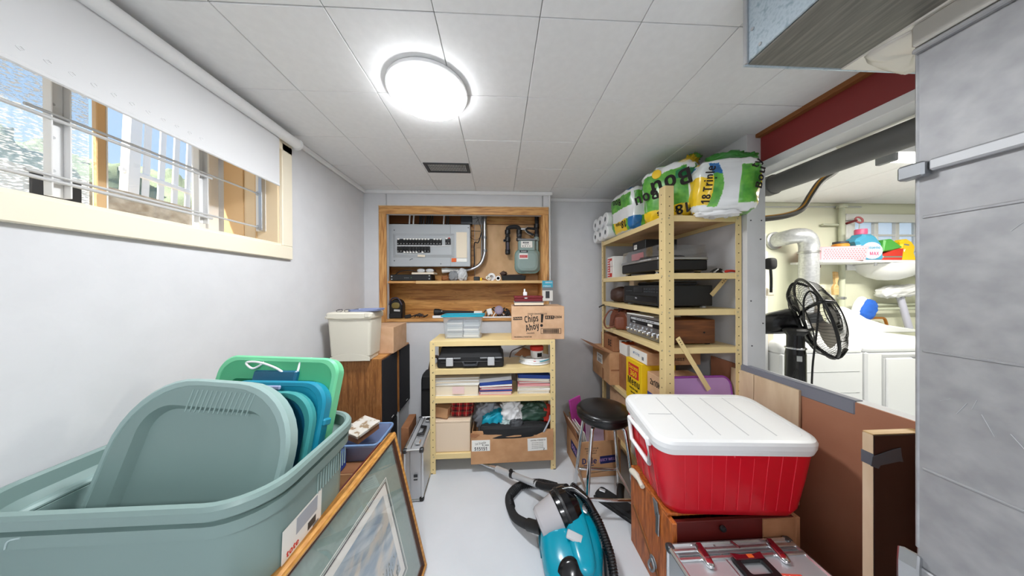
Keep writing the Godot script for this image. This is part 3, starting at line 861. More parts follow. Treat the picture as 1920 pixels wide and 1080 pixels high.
	solo("plastic_bag", "small clear bag of dark hardware on the middle niche shelf", "bag", lump(Vector3(0.04, 0.045, 0.03), 0.8, 0.016, 2.2, 31, 28, 18, true), M.mid_grey, v(-0.392, 1.347, 2.29))
	solo("plastic_bag", "peaked silvery plastic bag right of the dark hardware bag", "bag", lump(Vector3(0.044, 0.055, 0.03), 0.9, 0.02, 2.6, 37, 28, 18, true), M.light_grey, v(-0.316, 1.357, 2.29))
	solo("paper_wad", "crumpled brown paper on the niche shelf under the conduit", "paper", lump(Vector3(0.035, 0.025, 0.03), 0.7, 0.015, 2.8, 39, 24, 14, true), M.strip_brown, v(-0.46, 1.329, 2.30))
	solo("adapter_block", "small black adapter block with yellow end on the middle niche shelf", "adapter", box(0.05, 0.036, 0.05, 0.004), M.black, v(-0.19, 1.325, 2.28))
	solo("yellow_plug", "small yellow plug beside the black adapter block", "plug", box(0.018, 0.026, 0.03, 0.004), M.yellow, v(-0.152, 1.32, 2.27))
	var tr := thing("tape_roll", "roll of white tape standing on edge on the middle niche shelf", "tape", v(-0.065, 1.306, 2.30))
	put(tr, "roll", lathe([[0.016, -0.012], [0.034, -0.012], [0.035, 0.0], [0.034, 0.012], [0.016, 0.012], [0.016, -0.012]], 28), M.white, -0.065, 1.341, 2.30, Vector3(90, 20, 0))
	solo("tape_roll", "smaller beige roll leaning before the white tape roll", "tape", lathe([[0.011, -0.01], [0.022, -0.01], [0.022, 0.01], [0.011, 0.01], [0.011, -0.01]], 24), M.cream_plastic, v(-0.092, 1.329, 2.27), Vector3(80, 10, 0))
	solo("pipe_ring", "white pipe coupling lying with its dark bore facing the room", "pipe fitting", lathe([[0.013, -0.03], [0.021, -0.03], [0.022, 0.0], [0.021, 0.03], [0.013, 0.03], [0.013, -0.03]], 24), M.white, v(-0.005, 1.328, 2.275), Vector3(90, 0, 0))
	solo("screwdriver", "small screwdriver with brown handle poking over the shelf edge", "tool", tube([Vector3(-0.03, 0.008, -0.02), Vector3(0.0, 0.0, 0.0), Vector3(0.025, -0.008, 0.02)], [0.006, 0.004, 0.003], 8), M.strip_brown, v(-0.11, 1.316, 2.235))
	solo("black_tray", "long dark tray of tools at the right of the middle niche shelf", "tray", tub([[0.0, 0.10, 0.04, 0.01], [0.045, 0.108, 0.045, 0.012], [0.045, 0.102, 0.04, 0.01], [0.02, 0.098, 0.036, 0.01]]), M.black_soft, v(0.13, 1.306, 2.30))
	for k in 4:
		solo("tray_tool", ["dark leather brown rod at the front of the dark tool tray", "grey metal rod second from the front on the dark tool tray", "light brown rod third from the front on the dark tool tray", "dark grey rod at the back of the dark tool tray"][k], "tool", tube([Vector3(-0.09 + 0.01 * k, 0, 0), Vector3(0.08, 0.004, 0.004 * k)], 0.005, 7), [M.leather_dark, M.mid_grey, M.strip_brown, M.dark_grey][k], v(0.125, 1.354, 2.275 + 0.014 * k), Vector3.ZERO, "rods on the dark tool tray")
	solo("twig_bundle", "small brown tangle at the left end of the dark tool tray", "clutter", lump(Vector3(0.03, 0.02, 0.02), 1.0, 0.02, 3.2, 77, 20, 12), M.leather_dark, v(0.045, 1.366, 2.28))
	# on the lower shelf
	var ra := thing("black_radio", "upright rounded black portable lamp at the left end of the lower niche shelf", "lamp", v(-0.875, 0.99, 2.30))
	var arch := PackedVector2Array([Vector2(-0.05, 0.0), Vector2(0.055, 0.0), Vector2(0.057, 0.10)])
	for k in 9:
		arch.append(Vector2(0.002 + 0.055 * cos(k * PI / 9.0), 0.105 + 0.06 * sin(k * PI / 9.0)))
	arch.append(Vector2(-0.053, 0.10))
	put(ra, "body", prism(arch, 0.08, 0.008), M.black, -0.875, 0.99, 2.30)
	put(ra, "handle", tube([Vector3(-0.05, 0, 0), Vector3(-0.03, 0.05, 0), Vector3(0.02, 0.055, 0), Vector3(0.055, 0.0, 0)], 0.007, 8, 5), mat("purple_black", c8(48, 42, 60), 0.4), -0.873, 1.105, 2.255)
	put(ra, "grille", lump(Vector3(0.034, 0.026, 0.008), 0.8), mat("dull_gold", c8(120, 104, 52), 0.5), -0.872, 1.10, 2.258)
	put(ra, "label_plate", box(0.05, 0.016, 0.003, 0.001), M.light_grey, -0.862, 1.058, 2.2585, Vector3(0, 0, -4))
	put(ra, "lower_case", box(0.1, 0.04, 0.012, 0.003), M.black_soft, -0.875, 1.014, 2.256)
	var cl := thing("cord_bundle", "bundle of short black cords and clips on the lower niche shelf", "cord", v(-0.70, 0.99, 2.27))
	put(cl, "plug", box(0.055, 0.03, 0.03, 0.006), M.black_soft, -0.775, 1.006, 2.27, Vector3(0, 20, 8))
	for k in 5:
		ptube(cl, "cord", [v(-0.76 + 0.02 * k, 1.0 + 0.006 * (k % 2), 2.27), v(-0.70 + 0.01 * k, 1.016 + 0.006 * (k % 3), 2.25 + 0.012 * k), v(-0.64, 1.0, 2.28), v(-0.605 - 0.012 * k, 1.02 - 0.004 * k, 2.26)], 0.005, [M.black_soft, M.leather_dark, M.black, M.dark_grey, M.strip_brown][k], 6, 5)
	var fl := thing("flashlight", "long black flashlight lying on the lower niche shelf", "flashlight", v(-0.38, 0.99, 2.28))
	put(fl, "barrel", cyl(0.017, 0.33, 16), M.black_soft, -0.37, 1.034, 2.28, Vector3(0, 0, 88))
	put(fl, "head", lathe([[0.018, -0.05], [0.03, -0.02], [0.031, 0.015], [0.027, 0.02]], 20), M.black, -0.535, 1.038, 2.28, Vector3(0, 0, 90))
	put(fl, "switch", box(0.012, 0.008, 0.008, 0.002), M.light_grey, -0.49, 1.048, 2.266)
	solo("white_strip", "white plastic power strip along the front of the lower niche shelf", "power strip", box(0.36, 0.022, 0.03, 0.004), M.white, v(-0.378, 1.003, 2.235))
	solo("white_box", "small white box at the end of the black flashlight", "box", box(0.07, 0.05, 0.04, 0.003), M.paper, v(-0.18, 1.02, 2.28))
	var ch := thing("power_adapters", "tangle of white and grey power adapters with black cords", "adapter", v(-0.03, 0.99, 2.29))
	put(ch, "white_adapter", box(0.045, 0.055, 0.03, 0.005), M.white, -0.08, 1.038, 2.265, Vector3(0, 10, 14))
	put(ch, "puck", lathe([[0.02, -0.012], [0.036, -0.009], [0.038, 0.006], [0.026, 0.013]], 24), mat("mauve_grey", c8(150, 136, 156), 0.5), 0.0, 1.052, 2.265, Vector3(75, 0, 0))
	for k in 7:
		ptube(ch, "cord", [v(-0.14 + 0.03 * k, 1.0, 2.25), v(-0.12 + 0.034 * k, 1.045 + 0.012 * (k % 3), 2.27), v(-0.06 + 0.02 * k, 1.06 - 0.01 * (k % 2), 2.29), v(0.0 + 0.018 * k, 1.0, 2.27)], 0.005, M.black if k != 3 else M.white, 6, 5)
	put(ch, "black_plug", box(0.05, 0.045, 0.03, 0.006), M.black, 0.075, 1.025, 2.28, Vector3(0, 0, 20))
	solo("white_rail", "long white metal rail on the front right edge of the lower shelf", "rail", box(0.26, 0.012, 0.012, 0.002), M.white_metal, v(-0.01, 0.997, 2.218))
	# hang tag on the right stile
	var tg := thing("hang_tag", "blue and white card tag hanging on the right oak stile", "tag", v(0.413, 1.13, 2.197))
	put(tg, "card", box(0.09, 0.172, 0.002, 0.0005), M.paper, 0.413, 1.218, 2.199)
	put(tg, "blue_band", box(0.09, 0.082, 0.001, 0.0003), mat("tag_blue", c8(70, 176, 204), 0.6), 0.413, 1.263, 2.1975)
	put(tg, "grey_band", box(0.09, 0.026, 0.001, 0.0003), M.mid_grey, 0.413, 1.235, 2.1974)
	put(tg, "picture", box(0.034, 0.06, 0.001, 0.0003), M.dark_grey, 0.413, 1.185, 2.1974)
	letters(tg, "SERVICE", 0.011, M.ink_white, v(0.423, 1.288, 2.1966) - tg.position)
	letters(tg, "FURNACE", 0.010, M.ink_white, v(0.41, 1.258, 2.1966) - tg.position)
	ptube(tg, "string", [v(0.413, 1.300, 2.198), v(0.415, 1.33, 2.2), v(0.412, 1.36, 2.203)], 0.0012, M.ink_soft, 5)

func breaker(p: Node3D, x: float, y: float, d: float, up: bool, tagged: bool) -> MeshInstance3D:
	var b := put(p, "breaker", box(0.0236, 0.052, 0.014, 0.0025), M.black, x, y - (0.002 if up else -0.002), d - 0.004)
	part(b, "toggle", box(0.009, 0.02, 0.008, 0.002), M.black_soft, Vector3(0, 0.0, 0.009), Vector3(20 if up else -20, 0, 0))
	part(b, "rating", box(0.006, 0.006, 0.001, 0.0003), M.light_grey, Vector3(-0.004, -0.015, 0.0072))
	if tagged:
		part(b, "circuit_tag", box(0.0165, 0.0115, 0.003, 0.0008), M.paper, Vector3(0.0, 0.0245 if up else -0.0245, 0.006))
	return b

func gas_meter():
	var g := thing("gas_meter", "grey green domestic gas meter with white index plate in the niche", "gas meter", v(0.257, 1.374, 2.36))
	put(g, "body", tub([[-0.07, 0.10, 0.094, 0.05], [-0.05, 0.107, 0.102, 0.055], [0.05, 0.107, 0.102, 0.055], [0.068, 0.09, 0.085, 0.05], [0.072, 0.07, 0.066, 0.04]], "band", 6), M.meter_green, 0.257, 1.482, 2.37, Vector3(90, 0, 0))
	put(g, "rim", tub([[-0.012, 0.112, 0.108, 0.056], [-0.012, 0.114, 0.11, 0.058], [0.012, 0.114, 0.11, 0.058], [0.012, 0.112, 0.108, 0.056]], "band", 6), mat("meter_edge", c8(104, 138, 128), 0.45), 0.257, 1.482, 2.335, Vector3(90, 0, 0))
	for a in 10:
		put(g, "rim_bolt", cyl(0.006, 0.03, 8), M.dull_steel, 0.257 + 0.108 * cos(a * TAU / 10 + 0.3), 1.482 + 0.102 * sin(a * TAU / 10 + 0.3), 2.335, Vector3(90, 0, 0))
	put(g, "head", box(0.155, 0.10, 0.085, 0.012), M.meter_green, 0.252, 1.618, 2.345)
	put(g, "cap_plate", box(0.16, 0.016, 0.09, 0.004), M.mid_grey, 0.252, 1.672, 2.345)
	put(g, "index_plate", box(0.102, 0.058, 0.006, 0.002), M.paper, 0.248, 1.628, 2.299)
	put(g, "counter_window", box(0.05, 0.012, 0.003, 0.001), M.dark_grey, 0.24, 1.643, 2.2955)
	letters(g, "5 6 8 9", 0.008, M.ink_white, v(0.24, 1.643, 2.2935) - g.position)
	letters(g, "CUBIC FEET", 0.005, M.ink, v(0.248, 1.627, 2.2955) - g.position)
	for k in 4:
		put(g, "dial", cyl(0.005 if k < 2 else 0.004, 0.002, 10), M.dark_grey, 0.215 + 0.02 * k, 1.612, 2.296, Vector3(90, 0, 0))
	put(g, "maker_plate", box(0.072, 0.016, 0.004, 0.001), M.dark_grey, 0.222, 1.566, 2.297)
	letters(g, "Romania", 0.008, M.ink_white, v(0.222, 1.566, 2.2945) - g.position)
	put(g, "warning_label", box(0.076, 0.05, 0.002, 0.0005), M.paper, 0.22, 1.523, 2.297)
	put(g, "warning_band", box(0.07, 0.026, 0.001, 0.0003), M.rose_paper, 0.22, 1.521, 2.2955)
	letters(g, "1 2.14", 0.016, M.red_print, v(0.22, 1.521, 2.2945) - g.position)
	for q in [0.186, 0.342]:
		put(g, "union", lathe([[0.018, -0.02], [0.027, -0.016], [0.027, 0.006], [0.02, 0.012], [0.017, 0.03]], 8, "flat"), M.meter_green if q > 0.3 else M.dark_grey, q, 1.685, 2.35)
		put(g, "collar", cyl(0.024, 0.022, 16), M.dark_grey, q, 1.715, 2.35)
	put(g, "side_arm", tube([Vector3(0, -0.12, 0), Vector3(0, 0.0, 0)], 0.017, 14), M.meter_green, 0.345, 1.675, 2.35)
	# black gas piping
	var gp := thing("gas_pipe", "black iron gas pipe with elbows running over the gas meter", "pipe", v(0.186, 1.54, 2.35))
	ptube(gp, "inlet_pipe", [v(0.345, 1.72, 2.35), v(0.345, 2.0, 2.35)], 0.018, M.black_soft, 14)
	ptube(gp, "hook_pipe", [v(0.186, 1.72, 2.35), v(0.186, 1.765, 2.35), v(0.178, 1.785, 2.35), v(0.155, 1.792, 2.35), v(0.115, 1.79, 2.35), v(0.092, 1.782, 2.35), v(0.082, 1.755, 2.35), v(0.082, 1.56, 2.35)], 0.019, M.black_soft, 14, 4)
	for q in [[0.186, 1.745], [0.082, 1.745], [0.082, 1.68], [0.345, 1.80]]:
		put(gp, "fitting", lathe([[0.019, -0.022], [0.025, -0.018], [0.025, 0.018], [0.019, 0.022]], 14), M.black, q[0], q[1], 2.35)
	put(gp, "end_cap", lathe([[0.001, -0.03], [0.018, -0.026], [0.023, -0.018], [0.023, 0.02], [0.019, 0.024]], 14), M.black, 0.082, 1.57, 2.35)
	put(gp, "valve", box(0.022, 0.075, 0.03, 0.006), mat("valve_purple", c8(72, 66, 78), 0.5), 0.083, 1.615, 2.327)
	put(gp, "valve_ring", lathe([[0.008, -0.003], [0.013, -0.003], [0.013, 0.003], [0.008, 0.003], [0.008, -0.003]], 14), M.dark_grey, 0.055, 1.668, 2.34, Vector3(90, 0, 0))
	ptube(gp, "bypass_pipe", [v(0.335, 1.775, 2.35), v(0.265, 1.778, 2.34), v(0.245, 1.76, 2.33), v(0.27, 1.735, 2.32), v(0.31, 1.715, 2.31)], 0.011, M.black_soft, 10, 5)
	ptube(gp, "seal_wire", [v(0.26, 1.79, 2.32), v(0.235, 1.76, 2.31), v(0.26, 1.725, 2.31), v(0.3, 1.715, 2.31)], 0.002, M.light_grey, 6, 5)
	put(gp, "silver_tee", box(0.07, 0.024, 0.024, 0.006), M.steel, 0.225, 1.775, 2.36)
# ---------------------------------------------------------------- slotted angle shelf units
func angle_post(o: Node3D, x: float, d: float, h: float, sx: float, sd: float, y0 := 0.0, w := 0.034):
	# L section: sx / sd give the side (+1 / -1) its two legs run to, in x and in depth
	var t := T.new()
	t.add(box_t(Vector3(w, h, 0.003), 0.001), Vector3(sx * w / 2, h / 2, 0))
	t.add(box_t(Vector3(0.003, h, w), 0.001), Vector3(0, h / 2, -sd * w / 2))
	var p := part(o, "post", t.mesh(), M.shelf_cream, v(x, y0, d) - o.position)
	var n := int(h / 0.05)
	var holes := T.new()
	for k in n:
		var hy := 0.03 + k * 0.05
		if hy > h - 0.012:
			continue
		holes.add(lathe_t([[0.0033, -0.0012], [0.0033, 0.0012]], 8), Vector3(sx * w * 0.5, hy, 0.0 if sd > 0 else 0.0), Vector3(90, 0, 0))
		holes.add(lathe_t([[0.0033, -0.0012], [0.0033, 0.0012]], 8), Vector3(0, hy + 0.018, -sd * w * 0.55), Vector3(0, 0, 90))
	for k in holes.p.size():
		# push the discs just proud of both faces
		holes.p[k] = holes.p[k] + Vector3(-sx * 0.0009 if absf(holes.p[k].x) < 0.0014 else 0.0, 0, sd * 0.0009 if absf(holes.p[k].z) < 0.0014 else 0.0)
	part(p, "hole", holes.mesh(), M.shelf_hole).set_meta("kind", "stuff")
	part(o, "foot", box(0.02, 0.01, 0.02, 0.003), M.black, v(x + sx * 0.008, y0 + 0.003, d + sd * 0.008) - o.position)

func shelf_tray(o: Node3D, x0: float, x1: float, y: float, d0: float, d1: float, lip := 0.036, m: Material = null):
	var s := T.new()
	s.add(box_t(Vector3(x1 - x0, 0.004, d1 - d0), 0.001), Vector3((x0 + x1) / 2, y - 0.002, -(d0 + d1) / 2))
	for q in [d0, d1]:
		s.add(box_t(Vector3(x1 - x0, lip, 0.004), 0.0015), Vector3((x0 + x1) / 2, y - lip / 2, -q))
	for q in [x0, x1]:
		s.add(box_t(Vector3(0.004, lip, d1 - d0), 0.0015), Vector3(q, y - lip / 2, -(d0 + d1) / 2))
	var p := part(o, "shelf", s.move(Transform3D(Basis(), -o.position)).mesh(), m if m else M.shelf_cream)
	for q in [[x0 + 0.018, d0], [x1 - 0.018, d0]]:
		part(p, "bolt", cyl(0.005, 0.004, 8), M.bolt, v(q[0], y - lip / 2, q[1] - 0.004) - o.position, Vector3(90, 0, 0))
	for q in [d0 + 0.018, d1 - 0.018]:
		part(p, "bolt", cyl(0.005, 0.004, 8), M.bolt, v(x0 - 0.004, y - lip / 2, q) - o.position, Vector3(0, 0, 90))

func low_shelf():
	var s := thing("low_shelf_unit", "low cream metal shelf unit standing against the back wall below the niche", "shelf", v(-0.04, 0.0, 1.92))
	angle_post(s, -0.462, 1.772, 0.888, 1, 1)
	angle_post(s, 0.383, 1.772, 0.888, -1, 1)
	angle_post(s, -0.462, 2.062, 0.888, 1, -1)
	angle_post(s, 0.383, 2.062, 0.888, -1, -1)
	for y in [0.89, 0.70, 0.508, 0.132]:
		shelf_tray(s, -0.458, 0.379, y, 1.776, 2.058)
	# disc case box with teal lid
	var b := thing("disc_box", "clear plastic box of disc cases with a bright teal lid", "storage box", v(-0.255, 0.89, 1.90))
	sp(b, "base", M.clear_plastic, -0.375, -0.128, 0.8905, 0.898, 1.86, 1.98, 0.001)
	part(b, "tub", loft_t([rr(0.0, 0.125, 0.066, 0.012), rr(0.15, 0.138, 0.076, 0.014), rr(0.15, 0.1355, 0.0735, 0.013), rr(0.004, 0.1225, 0.0635, 0.011)], "band").mesh(), M.clear_plastic, v(-0.255, 0.892, 1.92) - b.position)
	part(b, "lid", tub([[0.0, 0.142, 0.079, 0.016], [0.004, 0.152, 0.088, 0.02], [0.012, 0.152, 0.088, 0.02], [0.013, 0.138, 0.075, 0.016], [0.008, 0.134, 0.071, 0.015]]), M.teal_lid, v(-0.255, 1.042, 1.92) - b.position)
	part(b, "lid_panel", box(0.16, 0.004, 0.05, 0.002), M.teal_lid, v(-0.25, 1.052, 1.92) - b.position)
	for i in 2:
		for k in 8:
			solo("disc_case", "thin disc case in the " + ["left", "right"][i] + " column inside the clear teal-lidded box", "disc case", box(0.108, 0.0135, 0.105, 0.001), [M.light_grey, M.panel_grey, M.mid_grey, M.paper, M.light_grey, M.panel_grey, M.paper, M.mid_grey][(k + i * 3) % 8], v(-0.312 + 0.115 * i + 0.002 * (k % 3), 0.906 + k * 0.0148, 1.92), Vector3(0, (k * 5 + i) % 4 - 2, 0), "disc cases in the " + ["left", "right"][i] + " column of the box")
	# printed carton
	var c := thing("cookie_carton", "brown shipping carton printed Chips Ahoy! on the right of the low shelf", "carton", v(0.272, 0.89, 1.90), 0)
	c.rotation_degrees.y = -2.0
	part(c, "carton", box(0.362, 0.226, 0.24, 0.002), M.cardboard_pale, Vector3(0, 0.114, 0))
	part(c, "top_seam", box(0.36, 0.0008, 0.003, 0.0002), M.ink_soft, Vector3(0, 0.2275, 0))
	var z := 0.1208
	letters(c, "Chips", 0.044, M.ink, Vector3(-0.046, 0.142, z), Vector3(0, 0, 6), 0.60)
	letters(c, "Ahoy", 0.042, M.ink, Vector3(-0.040, 0.086, z), Vector3(0, 0, 12), 0.66)
	letters(c, "!", 0.085, M.ink, Vector3(0.026, 0.128, z), Vector3(0, 0, -4), 0.9)
	part(c, "brand_panel", box(0.062, 0.021, 0.0012, 0.0004), M.ink, Vector3(-0.14, 0.146, z), Vector3(0, 0, 2))
	letters(c, "Christie", 0.012, M.cardboard_pale, Vector3(-0.14, 0.146, z + 0.0008), Vector3(0, 0, 2), 0.9)
	letters(c, "COOKIE CONVENIENT AT8", 0.0105, M.ink_soft, Vector3(-0.005, 0.176, z), Vector3.ZERO, 0.72)
	part(c, "code_panel", box(0.06, 0.024, 0.0012, 0.0004), M.ink, Vector3(0.079, 0.152, z))
	letters(c, "4 6 2 1", 0.015, M.cardboard_pale, Vector3(0.079, 0.152, z + 0.0008), Vector3.ZERO, 0.8)
	letters(c, "62604", 0.016, M.ink, Vector3(0.136, 0.154, z), Vector3.ZERO, 0.85)
	letters(c, "chocolate", 0.011, M.ink_soft, Vector3(-0.052, 0.045, z), Vector3(0, 0, 3), 0.75)
	letters(c, "THE ORIGINAL & TASTIEST ONE", 0.0085, M.ink, Vector3(-0.104, 0.019, z), Vector3.ZERO, 0.68)
	part(c, "barcode_frame", slabs([[-0.07, 0.07, 0.016, 0.018, -0.0006, 0.0006], [-0.07, 0.07, -0.018, -0.016, -0.0006, 0.0006], [-0.07, -0.068, -0.017, 0.017, -0.0006, 0.0006], [0.068, 0.07, -0.017, 0.017, -0.0006, 0.0006]]), M.ink, Vector3(0.088, 0.058, z))
	var bars := []
	var xx := -0.054
	var k2 := 0
	while xx < 0.054:
		var wd: float = [0.0012, 0.0024, 0.0012, 0.0032, 0.0018][(k2 * 3 + k2 / 4) % 5]
		bars.append([xx, xx + wd, -0.013, 0.013, -0.0005, 0.0005])
		xx += wd + [0.0014, 0.0022, 0.0014][k2 % 3]
		k2 += 1
	part(c, "barcode", slabs(bars), M.ink, Vector3(0.088, 0.058, z))
	# stack on the carton
	var al := thing("photo_album", "beige photo album lying on the printed carton under the maroon box", "album", v(0.215, 1.1175, 1.90), -2)
	part(al, "cover", box(0.215, 0.006, 0.15, 0.002), M.leather_dark, Vector3(0, 0.003, 0))
	part(al, "pages", box(0.205, 0.018, 0.142, 0.001), M.paper_cream, Vector3(0, 0.015, 0))
	part(al, "cover", box(0.215, 0.005, 0.15, 0.002), M.mid_grey, Vector3(0, 0.0265, 0))
	var ma := thing("maroon_box", "flat maroon case on top of the beige album", "box", v(0.212, 1.1475, 1.90), -1)
	part(ma, "base", box(0.198, 0.024, 0.13, 0.003), M.maroon, Vector3(0, 0.012, 0))
	part(ma, "lid", box(0.204, 0.016, 0.136, 0.003), M.maroon, Vector3(0, 0.032, 0))
	part(ma, "clasp", box(0.02, 0.008, 0.003, 0.001), M.light_grey, Vector3(-0.02, 0.025, 0.069))
	var wb := thing("white_bottle", "tiny white bottle standing on the maroon case", "bottle", v(0.19, 1.188, 1.88))
	part(wb, "body", box(0.028, 0.028, 0.02, 0.004), M.white, Vector3(0, 0.014, 0))
	part(wb, "cap", cyl(0.006, 0.022, 12), M.white, Vector3(-0.004, 0.038, 0))
	# black tool case
	var tc := thing("tool_case", "black plastic tool case with two grey latches on the second shelf", "case", v(-0.195, 0.7, 1.92))
	part(tc, "base", tub([[0.0, 0.222, 0.105, 0.012], [0.01, 0.226, 0.112, 0.015], [0.042, 0.228, 0.114, 0.016]]), M.black_soft, v(-0.195, 0.701, 1.905) - tc.position)
	part(tc, "lid", tub([[0.0, 0.228, 0.114, 0.016], [0.03, 0.224, 0.112, 0.016], [0.05, 0.212, 0.10, 0.02], [0.088, 0.205, 0.085, 0.02]]), M.black_soft, v(-0.195, 0.744, 1.905) - tc.position)
	for q in [-0.335, -0.055]:
		var lt := part(tc, "latch", box(0.047, 0.056, 0.012, 0.003), M.light_grey, v(q, 0.745, 1.787) - tc.position)
		part(lt, "hinge_bar", box(0.05, 0.009, 0.012, 0.003), M.mid_grey, Vector3(-0.05, 0.024, 0))
		part(lt, "hinge_bar", box(0.05, 0.009, 0.012, 0.003), M.mid_grey, Vector3(0.05, 0.024, 0))
	part(tc, "handle", prism(PackedVector2Array([Vector2(-0.055, 0.02), Vector2(-0.045, -0.008), Vector2(0.045, -0.008), Vector2(0.055, 0.02), Vector2(0.044, 0.02), Vector2(0.036, 0.004), Vector2(-0.036, 0.004), Vector2(-0.044, 0.02)]), 0.02, 0.002), M.dark_grey, v(-0.195, 0.725, 1.785) - tc.position)
	part(tc, "ridge", box(0.40, 0.006, 0.008, 0.002), M.black, v(-0.195, 0.744, 1.79) - tc.position)
	# tape, cable ring, cord and card
	var cn := thing("paste_tub", "small round tub with barcode label and red lid on the white ring", "tub", v(0.275, 0.738, 1.90), 20)
	part(cn, "tub", lathe([[0.04, 0.0], [0.043, 0.004], [0.046, 0.056], [0.044, 0.058]], 28), M.paper, Vector3.ZERO)
	part(cn, "lid", lathe([[0.048, 0.054], [0.049, 0.058], [0.049, 0.08], [0.044, 0.085], [0.001, 0.086]], 28), M.red_print, Vector3.ZERO)
	var cb := []
	for k in 9:
		cb.append([-0.018 + 0.004 * k, -0.016 + 0.004 * k + 0.001 * (k % 2), 0.012, 0.04, -0.048, -0.042])
	part(cn, "barcode", slabs(cb), M.ink)
	var rg := thing("white_cable", "coil of flat white cable lying on the right of the second shelf", "cable", v(0.262, 0.7, 1.905))
	for k in 5:
		part(rg, "loop", tube(circle_pts(0.112 - 0.006 * (k % 3), 0.092 - 0.006 * (k % 2), 28), 0.006, 8), M.white, Vector3(0.002 * k, 0.007 + 0.0075 * k, -0.002 * k))
	part(rg, "spool", lathe([[0.06, 0.002], [0.07, 0.004], [0.07, 0.034], [0.06, 0.036]], 28), M.white)
	part(rg, "red_tie", box(0.02, 0.016, 0.03, 0.003), M.red_print, Vector3(-0.012, 0.03, 0.07), Vector3(0, 0, 12))
	part(rg, "blue_stripe", tube([Vector3(0.02, 0.03, 0.098), Vector3(0.08, 0.034, 0.07), Vector3(0.105, 0.034, 0.03)], 0.003, 6, 4), M.teal_lid)
	solo("card_flap", "thin brown card standing at an angle on the second shelf", "card", prism(PackedVector2Array([Vector2(-0.08, 0), Vector2(0.06, -0.03), Vector2(0.08, 0.02), Vector2(0.0, 0.06)]), 0.003), M.cardboard_dark, v(0.19, 0.745, 1.95), Vector3(-40, 10, 0))
	solo("brown_cable", "brown cord looping up behind the red lidded tub", "cord", tube([Vector3(-0.12, -0.02, 0), Vector3(-0.1, 0.03, 0), Vector3(-0.02, 0.06, 0), Vector3(0.05, 0.09, 0.0)], 0.004, 6, 6), M.leather_dark, v(0.2, 0.74, 1.97))
	# third shelf: folders
	paper_stack("folder", ["thick ream of white sheets at the bottom of the left pile on the third shelf", "thin white folder just above the thick ream in the left pile", "thin cream folder third from the bottom of the left folder pile", "white folder second from the top of the left folder pile", "cream folder on top of the left pile on the third shelf"], "folders in the left pile", -0.29, 0.508, 1.92, 0.31, 0.235, [[0.075, M.paper], [0.012, M.paper], [0.010, M.paper_cream], [0.012, M.paper], [0.016, M.paper_cream]], 0.0)
	paper_stack("binder", ["pink paper binder at the bottom of the middle pile on the third shelf", "thin blue folder just above the bottom pink binder in the middle pile", "rose coloured binder in the middle of the middle pile", "thin white folder under the blue binder in the middle pile", "tilted blue binder second from the top of the middle pile", "tilted pale grey binder on top of the middle pile"], "binders in the middle pile", -0.02, 0.508, 1.92, 0.225, 0.235, [[0.022, M.pink_paper], [0.012, M.blue_binder], [0.020, M.rose_paper], [0.010, M.paper], [0.024, M.blue_binder], [0.026, M.light_grey]], 5.0)
	paper_stack("binder", ["cream binder at the bottom of the right pile on the third shelf", "thin white folder just above the cream bottom binder of the right pile", "white binder third from the bottom of the right pile", "thin pink folder in the middle of the right pile", "rose binder above the thin pink folder in the right pile", "cream binder directly under the blue one in the right pile", "bright blue binder on top of the right pile on the third shelf"], "binders in the right pile", 0.245, 0.508, 1.92, 0.225, 0.235, [[0.022, M.paper_cream], [0.012, M.paper], [0.018, M.paper], [0.014, M.pink_paper], [0.018, M.rose_paper], [0.02, M.paper_cream], [0.026, M.blue_binder]], -3.0)
	solo("pink_label", "pale pink printed sheet on the front of the left folder pile", "label", box(0.08, 0.05, 0.001, 0.0003), mat("pale_pink", c8(238, 208, 204), 0.8), v(-0.28, 0.547, 1.801))
	# bottom shelf
	solo("small_carton", "small brown carton lying on the cream box at the left of the bottom shelf", "carton", box(0.10, 0.07, 0.12, 0.002), M.cardboard, v(-0.39, 0.392, 1.87), Vector3(0, -12, -6))
	var pl := thing("plaid_blanket", "folded red plaid blanket on top of the cream box", "blanket", v(-0.265, 0.352, 1.90))
	for k in 3:
		part(pl, "fold", lump(Vector3(0.082, 0.022, 0.08), 0.45, 0.004, 2.0, 51 + k, 28, 12), M.plaid, Vector3(0.003 * k, 0.02 + 0.033 * k, 0))
	var cbx := thing("cream_box", "large plain cream cardboard box at the left of the bottom shelf", "box", v(-0.325, 0.132, 1.90))
	part(cbx, "body", box(0.25, 0.2, 0.22, 0.003), M.cardboard_cream, Vector3(0, 0.101, 0))
	part(cbx, "lid_edge", box(0.255, 0.014, 0.224, 0.003), M.cardboard_cream, Vector3(0, 0.208, 0))
	# open carton hanging over the front edge
	var oc := thing("open_carton", "open torn brown carton full of bags jutting out of the bottom shelf", "carton", v(0.09, 0.132, 1.895))
	part(oc, "carton", carton_t(0.55, 0.15, 0.262).mesh(), M.cardboard, Vector3(0, 0.0, 0.0))
	part(oc, "front_wall", prism(PackedVector2Array([Vector2(-0.282, -0.068), Vector2(0.275, -0.058), Vector2(0.275, 0.150), Vector2(0.235, 0.142), Vector2(0.19, 0.128), Vector2(0.16, 0.116), Vector2(-0.22, 0.130), Vector2(-0.282, 0.142)]), 0.005, 0.001), M.cardboard, Vector3(0, 0.0, 0.136))
	part(oc, "torn_flap", prism(PackedVector2Array([Vector2(-0.282, 0.142), Vector2(-0.22, 0.132), Vector2(-0.25, 0.112), Vector2(-0.285, 0.118)]), 0.005, 0.001), M.cardboard_dark, Vector3(0, 0.0, 0.141))
	part(oc, "label", box(0.122, 0.074, 0.001, 0.0003), M.paper, Vector3(-0.215, 0.058, 0.1395))
